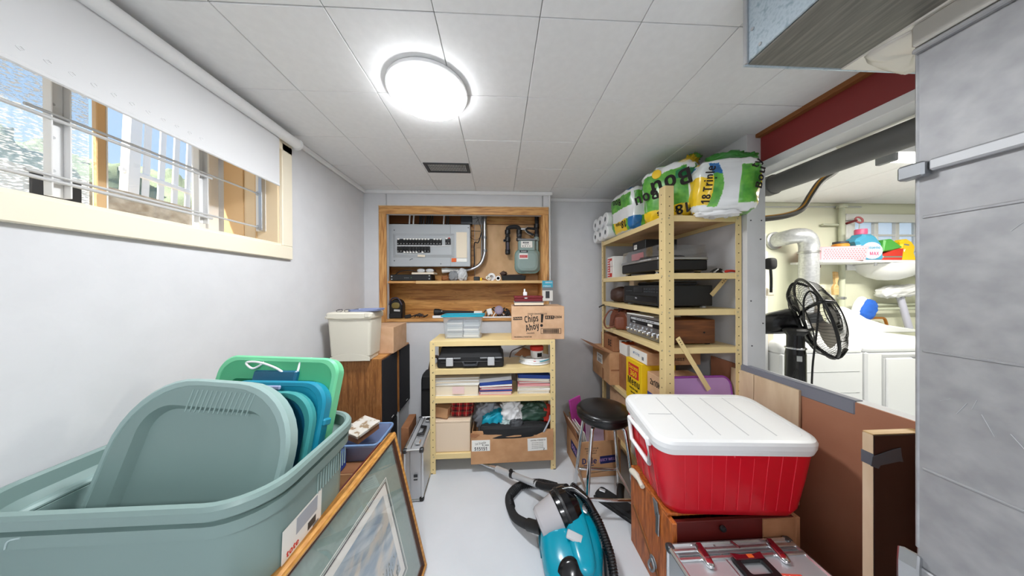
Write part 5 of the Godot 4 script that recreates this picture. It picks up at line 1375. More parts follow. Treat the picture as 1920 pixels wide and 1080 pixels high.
# ---------------------------------------------------------------- left side: tote with lids, picture, speakers
func left_side():
	# tote underneath carries the one in view
	var t0 := thing("storage_tote", "grey green storage tote at the bottom, carrying the open tote of lids", "tote", v(-0.785, 0.0, 0.745))
	part(t0, "tub", tub([[0.0, 0.25, 0.155, 0.06], [0.36, 0.272, 0.182, 0.07], [0.40, 0.278, 0.19, 0.074]]), M.tote)
	part(t0, "lid", tub([[0.40, 0.283, 0.195, 0.075], [0.42, 0.283, 0.195, 0.075], [0.43, 0.26, 0.17, 0.06]]), M.tote_light)
	var t := thing("open_tote", "big open grey green plastic tote holding several upright lids by the window wall", "tote", v(-0.785, 0.432, 0.745))
	part(t, "tub", loft_t([
		rr(0.0, 0.262, 0.160, 0.075, 8), rr(0.008, 0.268, 0.166, 0.078, 8), rr(0.318, 0.282, 0.184, 0.092, 8), rr(0.320, 0.296, 0.198, 0.098, 8), rr(0.346, 0.298, 0.2, 0.1, 8), rr(0.347, 0.288, 0.190, 0.096, 8), rr(0.358, 0.288, 0.190, 0.096, 8), rr(0.3585, 0.300, 0.202, 0.102, 8),
		rr(0.361, 0.304, 0.206, 0.104, 8), rr(0.380, 0.305, 0.207, 0.105, 8), rr(0.388, 0.301, 0.203, 0.103, 8), rr(0.390, 0.292, 0.194, 0.097, 8), rr(0.384, 0.287, 0.189, 0.093, 8), rr(0.352, 0.284, 0.186, 0.093, 8),
		rr(0.330, 0.262, 0.164, 0.084, 8), rr(0.012, 0.240, 0.142, 0.07, 8), rr(0.009, 0.236, 0.138, 0.066, 8)], "band").mesh(), M.tote)
	# inner ledge on the wall side and the moulded ribs near the corner
	part(t, "inner_ledge", box(0.016, 0.20, 0.20, 0.006), M.tote_light, Vector3(-0.268, 0.23, 0.05), Vector3(0, 0, -5))
	part(t, "inner_ledge", box(0.03, 0.014, 0.24, 0.005), M.tote_light, Vector3(-0.265, 0.33, 0.03))
	for k in 12:
		part(t, "rib", box(0.003, 0.055, 0.004, 0.0012), M.tote_light, Vector3(0.2810, 0.275, -0.005 - 0.0115 * k), Vector3(0, 0, -2.6))
	part(t, "scratch_line", tube([Vector3(-0.16, 0.322, 0.1985), Vector3(-0.152, 0.338, 0.1998), Vector3(-0.13, 0.344, 0.2)], 0.0018, 6, 4), M.tote_pale)
	# paper label on the right side
	var lb := part(t, "paper_label", box(0.0012, 0.11, 0.135, 0.0004), M.paper, Vector3(0.2775, 0.195, 0.045), Vector3(0, 0, -2.6))
	part(lb, "photo", box(0.0006, 0.04, 0.075, 0.0002), M.bag_grey, Vector3(0.0008, 0.03, -0.012))
	part(lb, "photo", box(0.0006, 0.02, 0.03, 0.0002), M.dark_grey, Vector3(0.0008, -0.008, -0.03))
	part(lb, "photo", box(0.0006, 0.022, 0.022, 0.0002), M.mid_grey, Vector3(0.0008, -0.03, -0.045))
	letters(lb, "tote", 0.014, M.red_print, Vector3(0.001, -0.012, 0.035), Vector3(0, 90, 0))
	letters(lb, "60 L", 0.018, M.ink, Vector3(0.001, -0.038, 0.02), Vector3(0, 90, 0))
	# lids standing in the tote
	var g := thing("tote_cover", "large grey green lid with ribbed end standing frontmost in the open tote", "lid", v(-0.790, 0.440, 0.60))
	g.rotation_degrees = Vector3(-15.5, -3, -4)
	part(g, "lid", lid_mesh(0.228, 0.29, 0.17, 0.022), M.tote, Vector3(0, 0.29, 0))
	part(g, "lid_rim", rim_mesh(0.228, 0.29, 0.17, 0.022), M.tote_light, Vector3(0, 0.29, 0))
	for k in 14:
		part(g, "rib", box(0.0032, 0.055, 0.003, 0.001), M.tote_light, Vector3(-0.060 + 0.0125 * k, 0.530, 0.0225), Vector3(0, 0, -2.0 - 0.5 * k))
	part(g, "badge", tub([[0, 0.028, 0.008, 0.008], [0.002, 0.027, 0.007, 0.007]]), M.tote_light, Vector3(0.135, 0.16, 0.006), Vector3(90, 0, 0)).rotation_degrees = Vector3(90, 0, 70)
	letters(g, "STERILITE", 0.008, M.tote_pale, Vector3(0.135, 0.16, 0.009), Vector3(0, 0, 70), 0.9)
	var tl := thing("tote_cover", "bright teal lid with raised tab standing behind the grey green lid", "lid", v(-0.70, 0.40, 0.69))
	tl.rotation_degrees = Vector3(-17, -6, 0)
	part(tl, "lid", lid_mesh(0.165, 0.292, 0.07, 0.022), M.lid_teal, Vector3(0, 0.29, 0))
	part(tl, "lid_rim", rim_mesh(0.165, 0.292, 0.07, 0.022), M.lid_teal, Vector3(0, 0.29, 0))
	part(tl, "tab", box(0.145, 0.05, 0.02, 0.005), M.lid_teal_dark, Vector3(-0.03, 0.59, -0.004))
	part(tl, "clip", box(0.016, 0.02, 0.03, 0.004), M.lid_teal, Vector3(0.166, 0.47, 0.0))
	var tl2 := thing("tote_cover", "thin blue teal lid squeezed between the grey green lid and the teal lid", "lid", v(-0.705, 0.41, 0.655))
	tl2.rotation_degrees = Vector3(-16, -4, 0)
	part(tl2, "lid", lid_mesh(0.165, 0.278, 0.09, 0.012), M.lid_teal_dark, Vector3(0, 0.278, 0))
	part(tl2, "lid_rim", rim_mesh(0.165, 0.278, 0.09, 0.012), mat("rim_teal", c8(64, 150, 150), 0.35), Vector3(0, 0.278, 0))
	part(tl2, "lavender_edge", box(0.16, 0.012, 0.008, 0.003), mat("pale_lavender", c8(160, 170, 205), 0.4), Vector3(-0.03, 0.568, 0.004))
	var gl := thing("tote_cover", "green lid with white cord handle standing at the back of the open tote", "lid", v(-0.738, 0.432, 0.74))
	gl.rotation_degrees = Vector3(-16.5, -3, -2)
	part(gl, "lid", lid_mesh(0.192, 0.306, 0.05, 0.026), M.lid_green, Vector3(0, 0.305, 0))
	part(gl, "lid_rim", rim_mesh(0.192, 0.306, 0.05, 0.026), mat("rim_green", c8(112, 202, 152), 0.38), Vector3(0, 0.305, 0))
	part(gl, "embossed_panel", slabs([[-0.13, -0.05, 0.50, 0.504, -0.004, 0.004], [-0.13, -0.126, 0.40, 0.504, -0.004, 0.004], [0.04, 0.13, 0.50, 0.504, -0.004, 0.004], [0.126, 0.13, 0.40, 0.504, -0.004, 0.004]], 0.001), mat("green_dark", c8(48, 140, 98), 0.4), Vector3(0, 0, 0.003))
	part(gl, "embossed_panel", box(0.06, 0.05, 0.004, 0.001), M.green_dark, Vector3(0.085, 0.465, 0.004))
	part(gl, "cord_slot", box(0.11, 0.012, 0.03, 0.003), M.green_dark, Vector3(0.0, 0.603, 0.006))
	part(gl, "cord", tube([Vector3(-0.05, 0.61, 0.014), Vector3(-0.058, 0.585, 0.03), Vector3(-0.075, 0.575, 0.036), Vector3(-0.10, 0.592, 0.034), Vector3(-0.06, 0.594, 0.034), Vector3(0.0, 0.578, 0.034), Vector3(0.06, 0.55, 0.034), Vector3(0.068, 0.57, 0.03), Vector3(0.066, 0.602, 0.022), Vector3(0.09, 0.612, 0.01)], 0.0033, 8, 6), M.white)
	solo("blue_tub", "dark blue plastic tub lying inside the far end of the open tote", "tub", lump(Vector3(0.05, 0.04, 0.05), 0.6, 0.006, 2.0, 61, 24, 14), M.dark_grey, v(-0.57, 0.66, 0.85))
	picture_frames()
	speakers()
	left_floor_boxes()

# upright lid: rounded plate in the xy plane, centred, face towards +z
func lid_mesh(hx: float, hy: float, r: float, depth: float) -> ArrayMesh:
	var t := loft_t([rr(0.0, hx - 0.002, hy - 0.002, r, 9), rr(depth, hx - 0.006, hy - 0.006, r, 9), rr(depth, hx * 0.74, hy * 0.78, r * 0.42, 9), rr(depth - 0.018, hx * 0.69, hy * 0.74, r * 0.36, 9), rr(depth - 0.0185, hx * 0.3, hy * 0.4, r * 0.2, 9)], "band")
	return t.move(Transform3D(Basis(Vector3.RIGHT, PI / 2), Vector3.ZERO)).mesh()

func rim_mesh(hx: float, hy: float, r: float, depth: float) -> ArrayMesh:
	var t := loft_t([rr(-0.012, hx, hy, r, 9), rr(depth - 0.006, hx + 0.003, hy + 0.003, r, 9), rr(depth + 0.001, hx - 0.002, hy - 0.002, r, 9), rr(depth + 0.002, hx - 0.012, hy - 0.012, r, 9), rr(depth - 0.001, hx - 0.014, hy - 0.014, r, 9), rr(-0.012, hx - 0.006, hy - 0.006, r, 9), rr(-0.012, hx, hy, r, 9)], "band", false)
	return t.move(Transform3D(Basis(Vector3.RIGHT, PI / 2), Vector3.ZERO)).mesh()

func picture_frames():
	# leaning picture: local x runs along the floor towards the far end, y up the picture, z out of its face
	var p := thing("framed_picture", "large framed print with green mat and gilt wood moulding leaning at the front", "picture", v(-0.358, 0.004, 0.80))
	# face looks to +x and up; far end at local -x after the turn
	p.transform.basis = Basis.from_euler(Vector3(deg_to_rad(0), deg_to_rad(87.0), 0)) * Basis.from_euler(Vector3(deg_to_rad(-13.0), 0, 0))
	var hw := 0.388
	var h := 0.615
	picture_moulding(p, hw, h, M.gilt_wood, M.frame_brown)
	part(p, "backing", box(hw * 2 - 0.02, h - 0.02, 0.004, 0.001), M.cardboard_dark, Vector3(0, h / 2, -0.012))
	part(p, "mat_board", slabs([[-hw + 0.03, hw - 0.03, 0.03, 0.125, -0.001, 0.001], [-hw + 0.03, hw - 0.03, h - 0.125, h - 0.03, -0.001, 0.001], [-hw + 0.03, -hw + 0.125, 0.12, h - 0.12, -0.001, 0.001], [hw - 0.125, hw - 0.03, 0.12, h - 0.12, -0.001, 0.001]]), M.mat_green, Vector3(0, 0, -0.004))
	for e in [[0.118, 0.0025], [0.128, 0.004]]:
		var i: float = e[0]
		var w: float = e[1]
		part(p, "mat_line", slabs([[-hw + i, hw - i, i, i + w, -0.001, 0.001], [-hw + i, hw - i, h - i - w, h - i, -0.001, 0.001], [-hw + i, -hw + i + w, i, h - i, -0.001, 0.001], [hw - i - w, hw - i, i, h - i, -0.001, 0.001]]), M.paper if i < 0.12 else M.dark_grey, Vector3(0, 0, -0.0032))
	part(p, "inner_mat", box(hw * 2 - 0.25, h - 0.25, 0.002, 0.0004), M.paper, Vector3(0, h / 2, -0.0046))
	part(p, "print", plane_mesh(hw * 2 - 0.32, h - 0.32), M.painting, Vector3(0, h / 2, -0.0030))
	part(p, "glass", box(hw * 2 - 0.05, h - 0.05, 0.0015, 0.0003), M.pane, Vector3(0, h / 2, 0.002))
	# a second frame behind it
	var q := thing("framed_picture", "second dark red framed picture hidden behind the gilt framed print", "picture", v(-0.393, 0.004, 0.80))
	q.transform.basis = Basis.from_euler(Vector3(0, deg_to_rad(87.0), 0)) * Basis.from_euler(Vector3(deg_to_rad(-13.6), 0, 0))
	picture_moulding(q, 0.37, 0.585, M.frame_red, M.frame_dark)
	part(q, "backing", box(0.72, 0.565, 0.004, 0.001), M.cardboard_dark, Vector3(0, 0.292, -0.008))

func plane_mesh(w: float, h: float) -> ArrayMesh:
	var st := SurfaceTool.new()
	st.begin(Mesh.PRIMITIVE_TRIANGLES)
	for k in [[0, 0], [0, 1], [1, 1], [0, 0], [1, 1], [1, 0]]:
		st.set_normal(Vector3(0, 0, 1))
		st.set_uv(Vector2(k[0], 1 - k[1]))
		st.add_vertex(Vector3((k[0] - 0.5) * w, (k[1] - 0.5) * h, 0))
	return st.commit()

func picture_moulding(p: Node3D, hw: float, h: float, outer: Material, inner: Material):
	# profile: [inset from the outer edge, height]
	var prof := [[0.0, -0.014], [0.0, 0.006], [0.004, 0.013], [0.012, 0.015], [0.019, 0.011], [0.022, 0.007], [0.026, 0.007], [0.031, 0.004], [0.032, -0.002]]
	var corners := [Vector2(-hw, 0), Vector2(hw, 0), Vector2(hw, h), Vector2(-hw, h)]
	for s in 4:
		var a: Vector2 = corners[s]
		var b: Vector2 = corners[(s + 1) % 4]
		for band in 2:
			var t := T.new()
			var rng := range(0, 4) if band == 0 else range(4, prof.size() - 1)
			for k in rng:
				var r0 := []
				for q in [k, k + 1]:
					var ins: float = prof[q][0]
					var z: float = prof[q][1]
					for e in [a, b]:
						var c := Vector2(e.x - signf(e.x) * ins, e.y + (ins if e.y < h / 2 else -ins))
						r0.append(Vector3(c.x, c.y, z))
				t.quad(r0[0], r0[1], r0[3], r0[2])
				# underside so that the bar has thickness
				var d := Vector3(0, 0, -0.004)
				t.quad(r0[2] + d, r0[3] + d, r0[1] + d, r0[0] + d)
			part(p, "moulding", t.mesh(), outer if band == 0 else inner)

func speakers():
	var a := thing("loudspeaker", "big teak effect loudspeaker with black cloth front, nearer of the pair", "loudspeaker", v(-0.898, 0.33, 1.82))
	speaker_parts(a)
	var b := thing("loudspeaker", "big teak effect loudspeaker behind, standing against the back wall", "loudspeaker", v(-0.893, 0.33, 2.085))
	speaker_parts(b, 0.225)
	var c := thing("speaker_cabinet", "black cabinet standing on the floor under the nearer loudspeaker", "cabinet", v(-0.898, 0.0, 1.82))
	part(c, "case", box(0.30, 0.328, 0.25, 0.003), M.black_soft, Vector3(0, 0.165, 0))
	part(c, "grille", box(0.008, 0.31, 0.235, 0.003), M.black, Vector3(0.152, 0.165, 0))
	var d := thing("speaker_cabinet", "grey cabinet standing on the floor under the further loudspeaker", "cabinet", v(-0.893, 0.0, 2.085))
	part(d, "case", box(0.29, 0.328, 0.225, 0.003), M.light_grey, Vector3(0, 0.165, 0))
	part(d, "plinth", box(0.27, 0.02, 0.21, 0.002), M.dark_grey, Vector3(0, 0.011, 0.002))
	# cream bin with lid on the nearer speaker
	var e := thing("cream_bin", "cream plastic storage bin with rounded lid on top of the nearer loudspeaker", "storage bin", v(-0.915, 0.80, 1.725))
	part(e, "bin", tub([[0.0, 0.108, 0.062, 0.012], [0.004, 0.112, 0.066, 0.014], [0.03, 0.114, 0.068, 0.014], [0.032, 0.119, 0.073, 0.016], [0.262, 0.13, 0.083, 0.018]]), M.cream_plastic)
	part(e, "lid", tub([[0.262, 0.135, 0.088, 0.02], [0.267, 0.138, 0.091, 0.02], [0.292, 0.138, 0.091, 0.02], [0.30, 0.132, 0.085, 0.02], [0.302, 0.10, 0.06, 0.02]]), M.cream_plastic)
	for q in [-1, 1]:
		part(e, "foot", box(0.03, 0.012, 0.05, 0.003), M.cream_plastic, Vector3(0.085 * q, 0.006, 0.05))
	part(e, "lower_arch", prism(arch_poly(0.118, 0.036, 0.022), 0.006, 0.002), M.cream_plastic, Vector3(0, 0.0, 0.071))
	part(e, "lid_arch", prism(arch_poly(0.136, 0.016, -0.016), 0.006, 0.002), M.cream_plastic, Vector3(0, 0.262, 0.089), Vector3(0, 0, 0))
	part(e, "latch", box(0.03, 0.03, 0.016, 0.004), M.cream_plastic, Vector3(0.112, 0.285, 0.088))
	var f := solo("carton", "plain brown carton on the further loudspeaker behind the cream bin", "carton", box(0.29, 0.178, 0.265, 0.002), M.cardboard_pale, v(-0.868, 0.8905, 1.955), Vector3(0, 1, 0))
	var gls := thing("eyeglasses", "pair of thin wire eyeglasses lying on the cream bin lid", "eyeglasses", v(-0.965, 1.103, 1.675))
	for q in [-1, 1]:
		part(gls, "lens_frame", tube(circle_pts(0.018, 0.011, 18), 0.0016, 6), M.dark_grey, Vector3(0.024 * q, 0.006, 0), Vector3(40, 0, 0))
	part(gls, "temple", tube([Vector3(0.042, 0.008, 0), Vector3(0.07, 0.014, -0.03), Vector3(0.06, 0.004, -0.06)], 0.0016, 6, 5), M.dark_grey)
	part(gls, "temple", tube([Vector3(-0.042, 0.008, 0), Vector3(-0.03, 0.012, -0.04)], 0.0016, 6, 3), M.dark_grey)
	solo("blue_tray", "flat translucent blue plastic lid lying across the cream bin", "lid", tub([[0.0, 0.092, 0.055, 0.02], [0.012, 0.096, 0.058, 0.02], [0.014, 0.09, 0.052, 0.018], [0.006, 0.086, 0.05, 0.016]]), mat("lid_blue", c8(134, 146, 186), 0.3), v(-0.845, 1.103, 1.72), Vector3(0, -8, 2))

func arch_poly(hw: float, h: float, sag: float) -> PackedVector2Array:
	var out := PackedVector2Array([Vector2(-hw, 0), Vector2(hw, 0)])
	for k in 13:
		var x := hw - 2 * hw * k / 12.0
		out.append(Vector2(x, h + sag * (1.0 - (x / hw) * (x / hw)) - maxf(sag, 0.0) * 0.5))
	return out

func speaker_parts(o: Node3D, depth := 0.25):
	part(o, "case", box(0.302, 0.468, depth, 0.003), M.speaker_wood, Vector3(0, 0.234, 0))
	part(o, "grille", box(0.012, 0.452, depth - 0.014, 0.004), M.grille_cloth, Vector3(0.1525, 0.232, 0))
	part(o, "badge", box(0.003, 0.006, 0.034, 0.001), M.light_grey, Vector3(0.1595, 0.03, -0.03))
	part(o, "top_edge", box(0.300, 0.002, depth - 0.004, 0.0006), M.oak_x, Vector3(-0.001, 0.4688, 0))

func left_floor_boxes():
	solo("pale_carton", "pale flat topped carton on the floor behind the framed print", "carton", box(0.30, 0.20, 0.36, 0.003), M.pale_ply, v(-0.755, 0.1005, 1.17))
	var b := thing("brown_carton", "worn brown carton on the floor in front of the nearer loudspeaker", "carton", v(-0.80, 0.0, 1.51))
	part(b, "carton", box(0.26, 0.30, 0.28, 0.002), M.cardboard, Vector3(0, 0.15, 0))
	part(b, "top_flap", box(0.25, 0.003, 0.13, 0.0008), M.cardboard_dark, Vector3(0, 0.302, 0.07))
	part(b, "flap_seam", box(0.001, 0.28, 0.003, 0.0003), M.cardboard_dark, Vector3(-0.02, 0.15, 0.1405))
	var c := thing("blue_container", "translucent blue plastic container full of papers on the brown carton", "storage box", v(-0.765, 0.304, 1.555))
	part(c, "tub", loft_t([rr(0.0, 0.085, 0.09, 0.02), rr(0.09, 0.102, 0.112, 0.026), rr(0.09, 0.110, 0.120, 0.03), rr(0.102, 0.110, 0.120, 0.03), rr(0.102, 0.101, 0.111, 0.026), rr(0.004, 0.083, 0.088, 0.02)], "band").mesh(), M.blue_clear)
	part(c, "rim", tube_loop(0.106, 0.116, 0.028, 0.006), mat("rim_blue", c8(134, 168, 214), 0.3), Vector3(0, 0.1, 0))
	var d := thing("floral_box", "white floral box lying tilted on the blue container", "box", v(-0.792, 0.412, 1.545), -24)
	d.rotation_degrees = Vector3(7, -24, -5)
	part(d, "lid", box(0.125, 0.016, 0.15, 0.002), M.floral, Vector3(0, 0.044, 0))
	part(d, "box", box(0.115, 0.04, 0.14, 0.002), M.cardboard_dark, Vector3(0, 0.02, 0))
	solo("tissue_wad", "crumpled white tissue at the left of the floral box", "tissue", lump(Vector3(0.04, 0.035, 0.04), 0.9, 0.02, 2.5, 71, 24, 16), M.paper, v(-0.88, 0.455, 1.52))
	solo("blue_carton", "small deep blue carton squeezed beside the brown carton and tote", "carton", box(0.10, 0.09, 0.13, 0.002), mat("deep_blue", c8(38, 78, 176), 0.5), v(-0.865, 0.352, 1.335 + 0.03))
	solo("carton_support", "plain brown carton under the small blue carton", "carton", box(0.05, 0.20, 0.02, 0.002), M.cardboard_dark, v(-0.955, 0.10, 1.50))
	# flight case by the shelf
	var f := thing("aluminium_case", "tall aluminium flight case standing on edge beside the low shelf", "case", v(-0.515, 0.0, 1.745), 3)
	flight_case(f, Vector3(0.115, 0.31, 0.40))
	part(f, "handle", prism(PackedVector2Array([Vector2(-0.045, -0.02), Vector2(0.045, -0.02), Vector2(0.055, 0.02), Vector2(0.04, 0.02), Vector2(0.033, -0.006), Vector2(-0.033, -0.006), Vector2(-0.04, 0.02), Vector2(-0.055, 0.02)]), 0.014, 0.003), M.black, Vector3(0.012, 0.322, 0.02), Vector3(0, 90, 0)).rotation_degrees = Vector3(-90, 90, 0)
	for q in [-0.13, 0.14]:
		part(f, "latch", box(0.03, 0.012, 0.045, 0.004), M.chrome, Vector3(0.015, 0.316, q))
	part(f, "brand_badge", box(0.022, 0.034, 0.002, 0.0005), M.dark_grey, Vector3(0.015, 0.145, 0.2015))
	part(f, "badge_band", box(0.022, 0.008, 0.001, 0.0003), M.light_grey, Vector3(0.015, 0.142, 0.203))
	solo("carton", "narrow brown carton standing between the flight case and the wall", "carton", box(0.05, 0.32, 0.19, 0.002), M.cardboard_dark, v(-0.632, 0.161, 1.86), Vector3(0, 3, 0))
	var h := thing("black_bag", "slim black bag with brown strap standing behind the low shelf's left post", "bag", v(-0.52, 0.0, 2.08))
	part(h, "body", lump(Vector3(0.085, 0.30, 0.045), 0.35, 0.006, 2.0, 73, 32, 18), M.black_soft, Vector3(0, 0.305, 0))
	part(h, "strap", tube([Vector3(-0.03, 0.58, 0.0), Vector3(-0.005, 0.69, 0.0), Vector3(0.04, 0.70, 0.0), Vector3(0.05, 0.58, 0.0)], 0.012, 8, 6), M.leather_dark)
	part(h, "flap", box(0.15, 0.10, 0.02, 0.008), M.black, Vector3(0.0, 0.52, 0.045), Vector3(-8, 0, 0))

# case built up on its base: s = width (x), height (y), length (z)
func flight_case(o: Node3D, s: Vector3):
	part(o, "body", box(s.x - 0.008, s.y - 0.012, s.z - 0.008, 0.003), M.aluminium, Vector3(0, s.y / 2, 0))
	for x in [-1, 1]:
		for z in [-1, 1]:
			part(o, "edge_rail", box(0.016, s.y - 0.03, 0.016, 0.006), M.alu_edge, Vector3(x * (s.x / 2 - 0.007), s.y / 2, z * (s.z / 2 - 0.007)))
		for y in [0.009, s.y - 0.009]:
			part(o, "edge_rail", box(0.016, 0.016, s.z - 0.03, 0.006), M.alu_edge, Vector3(x * (s.x / 2 - 0.007), y, 0))
	for y in [0.009, s.y - 0.009]:
		for z in [-1, 1]:
			part(o, "edge_rail", box(s.x - 0.02, 0.016, 0.016, 0.006), M.alu_edge, Vector3(0, y, z * (s.z / 2 - 0.007)))
	for x in [-1, 1]:
		for y in [0.013, s.y - 0.013]:
			for z in [-1, 1]:
				part(o, "corner", lump(Vector3(0.0135, 0.0135, 0.0135), 0.55, 0.0, 1, 1, 14, 10), M.black if y < 0.1 else M.dark_steel, Vector3(x * (s.x / 2 - 0.010), y, z * (s.z / 2 - 0.010)))
	for z in [-1, 1]:
		part(o, "seam_rail", box(0.006, s.y - 0.03, 0.004, 0.001), M.steel, Vector3(-s.x * 0.14, s.y / 2, z * (s.z / 2 - 0.002)))
	part(o, "seam_rail", box(0.006, 0.004, s.z - 0.03, 0.001), M.steel, Vector3(-s.x * 0.14, s.y - 0.004, 0))
# ---------------------------------------------------------------- stool, vacuum, cooler and neighbours
func front_things():
	stool()
	vacuum()
	# produce carton with folders behind the stool
	var d := thing("produce_carton", "open brown produce carton printed Dole holding folders behind the stool", "carton", v(0.655, 0.0, 1.82), 3)
	part(d, "carton", carton_t(0.28, 0.235, 0.27).mesh(), M.cardboard)
	letters(d, "Dole", 0.036, M.navy, Vector3(-0.075, 0.108, 0.1358), Vector3.ZERO, 0.95)
	part(d, "print_band", box(0.115, 0.05, 0.001, 0.0003), M.navy, Vector3(0.055, 0.112, 0.1355), Vector3(0, 0, 3))
	letters(d, "JUICY WELL", 0.017, M.lavender, Vector3(0.05, 0.112, 0.1364), Vector3(0, 0, 3), 0.9)
	part(d, "ink_line", box(0.20, 0.004, 0.0008, 0.0002), M.ink_soft, Vector3(0.02, 0.035, 0.1355), Vector3(0, 0, 4))
	part(d, "ink_line", box(0.07, 0.005, 0.0008, 0.0002), M.navy, Vector3(-0.08, 0.080, 0.1355))
	for k in 3:
		letters(d, ["PRODUCT USA 40", "NET WT 25 LB", "PERISHABLE"][k], 0.009, M.ink_soft, Vector3(-0.06, 0.19 - 0.016 * k, 0.1356), Vector3.ZERO, 0.9)
	part(d, "side_band", box(0.001, 0.07, 0.14, 0.0003), M.navy, Vector3(-0.1405, 0.125, 0.03))
	letters(d, "DOLE", 0.03, M.lavender, Vector3(-0.1415, 0.125, 0.03), Vector3(0, -90, 0), 0.9)
	part(d, "flap", box(0.004, 0.10, 0.26, 0.001), M.cardboard_dark, Vector3(-0.155, 0.27, 0.0), Vector3(0, 0, 16))
	part(d, "flap", box(0.25, 0.004, 0.09, 0.001), M.cardboard, Vector3(0.02, 0.25, -0.16), Vector3(35, 0, 0))
	solo("magenta_folder", "tall magenta folder standing in the produce carton", "folder", box(0.11, 0.42, 0.014, 0.002), M.magenta, v(0.585, 0.225, 1.90), Vector3(-4, 28, 8))
	solo("lavender_folder", "pale lavender folder beside the magenta one in the produce carton", "folder", box(0.14, 0.30, 0.008, 0.002), mat("pale_purple", c8(186, 166, 188), 0.6), v(0.685, 0.165, 1.84), Vector3(-6, 10, 0))
	solo("kraft_envelope", "brown kraft envelope at the right of the produce carton", "envelope", box(0.10, 0.27, 0.01, 0.002), M.cardboard_pale, v(0.742, 0.15, 1.87), Vector3(-6, -8, -4))
	for k in 4:
		solo("paper_sheet", ["white printed sheets leaning at the left of the produce carton", "second white sheet leaning beside the printed sheets", "third white sheet in the produce carton next to the magenta folder", "brown card divider at the left of the produce carton"][k], "paper", box(0.004, 0.26, 0.19, 0.001), M.paper if k < 3 else M.cardboard_dark, v([0.572, 0.585, 0.555, 0.54][k], 0.16, 1.80 + 0.012 * k), Vector3(4, 6, [16, 14, 18, 10][k]))
	# low cartons on the bottom board of the tall shelf
	solo("carton", "brown carton on the bottom board of the tall shelf behind the stool", "carton", box(0.30, 0.34, 0.30, 0.002), M.cardboard_pale, v(1.07, 0.2615, 1.98))
	solo("white_carton", "narrow white carton beside the brown one on the bottom board of the tall shelf", "carton", box(0.26, 0.28, 0.09, 0.002), M.paper, v(1.05, 0.2315, 1.74))
	cooler_and_chest()
	# shallow framed tray standing on end at the right
	var c := thing("dark_panel_board", "dark brown veneered panel with pale wood edges standing beside the sheet metal duct", "panel", v(1.226, 0.0, 0.7525))
	part(c, "core", box(0.168, 0.792, 0.021, 0.001), M.pale_ply, Vector3(0, 0.396, -0.001))
	part(c, "dark_face", box(0.166, 0.790, 0.004, 0.0008), M.dark_panel, Vector3(0.0008, 0.395, 0.0105))
	part(c, "top_edge", box(0.170, 0.003, 0.024, 0.0006), M.pine_x, Vector3(0, 0.7935, 0))
	part(c, "side_edge", box(0.002, 0.79, 0.024, 0.0005), M.pale_ply, Vector3(-0.085, 0.395, 0))
	part(c, "tape_piece", prism(PackedVector2Array([Vector2(-0.055, -0.022), Vector2(-0.03, -0.032), Vector2(-0.024, -0.022), Vector2(0.04, -0.012), Vector2(0.052, -0.014), Vector2(0.047, 0.006), Vector2(0.044, 0.03), Vector2(0.02, 0.026), Vector2(-0.05, 0.006)]), 0.002, 0.0006), M.duct_tape, Vector3(-0.042, 0.722, 0.0140), Vector3(0, 0, 0), "torn piece of dark grey duct tape")
	part(c, "tape_wrap", box(0.0015, 0.038, 0.028, 0.0004), M.duct_tape, Vector3(-0.0868, 0.716, 0.0))

func stool():
	var s := thing("bar_stool", "round black vinyl stool with chrome legs standing on the grey floor", "stool", v(0.598, 0.0, 1.475), -5)
	s.scale = Vector3(1, 1.02, 1)
	part(s, "seat", lathe([[0.001, 0.552], [0.06, 0.552], [0.12, 0.549], [0.139, 0.543], [0.146, 0.535], [0.148, 0.528], [0.149, 0.518], [0.149, 0.506], [0.147, 0.498], [0.138, 0.488], [0.12, 0.484], [0.001, 0.484]], 48, "all"), M.black_vinyl)
	part(s, "piping", lathe([[0.1465, 0.528], [0.1495, 0.531], [0.1505, 0.528], [0.1495, 0.525]], 48, "all"), M.black_gloss)
	for k in 4:
		var a := deg_to_rad(45 + 90 * k)
		var c := Vector3(cos(a), 0, sin(a))
		var q := 0.5
		part(s, "leg", tube([c * 0.09 + Vector3(0, 0.478, 0), c * 0.118 + Vector3(0, 0.468, 0), c * 0.130 + Vector3(0, 0.44, 0), c * 0.160 + Vector3(0, 0.25, 0), c * 0.19 + Vector3(0, 0.012, 0)], 0.0105, 14, 4), M.chrome)
		part(s, "foot", lathe([[0.012, 0.0], [0.0135, 0.004], [0.0135, 0.012], [0.0115, 0.02]], 14), M.mid_grey, c * 0.1895)
		var a2 := deg_to_rad(45 + 90 * (k + 1))
		var c2 := Vector3(cos(a2), 0, sin(a2))
		var h := Vector3(0, 0.115, 0)
		part(s, "foot_rail", tube([c * 0.178 + h, c * 0.155 + c2 * 0.012 + h, c * 0.10 + c2 * 0.07 + h, c * 0.07 + c2 * 0.10 + h, c2 * 0.155 + c * 0.012 + h, c2 * 0.178 + h], 0.008, 12, 3), M.chrome)

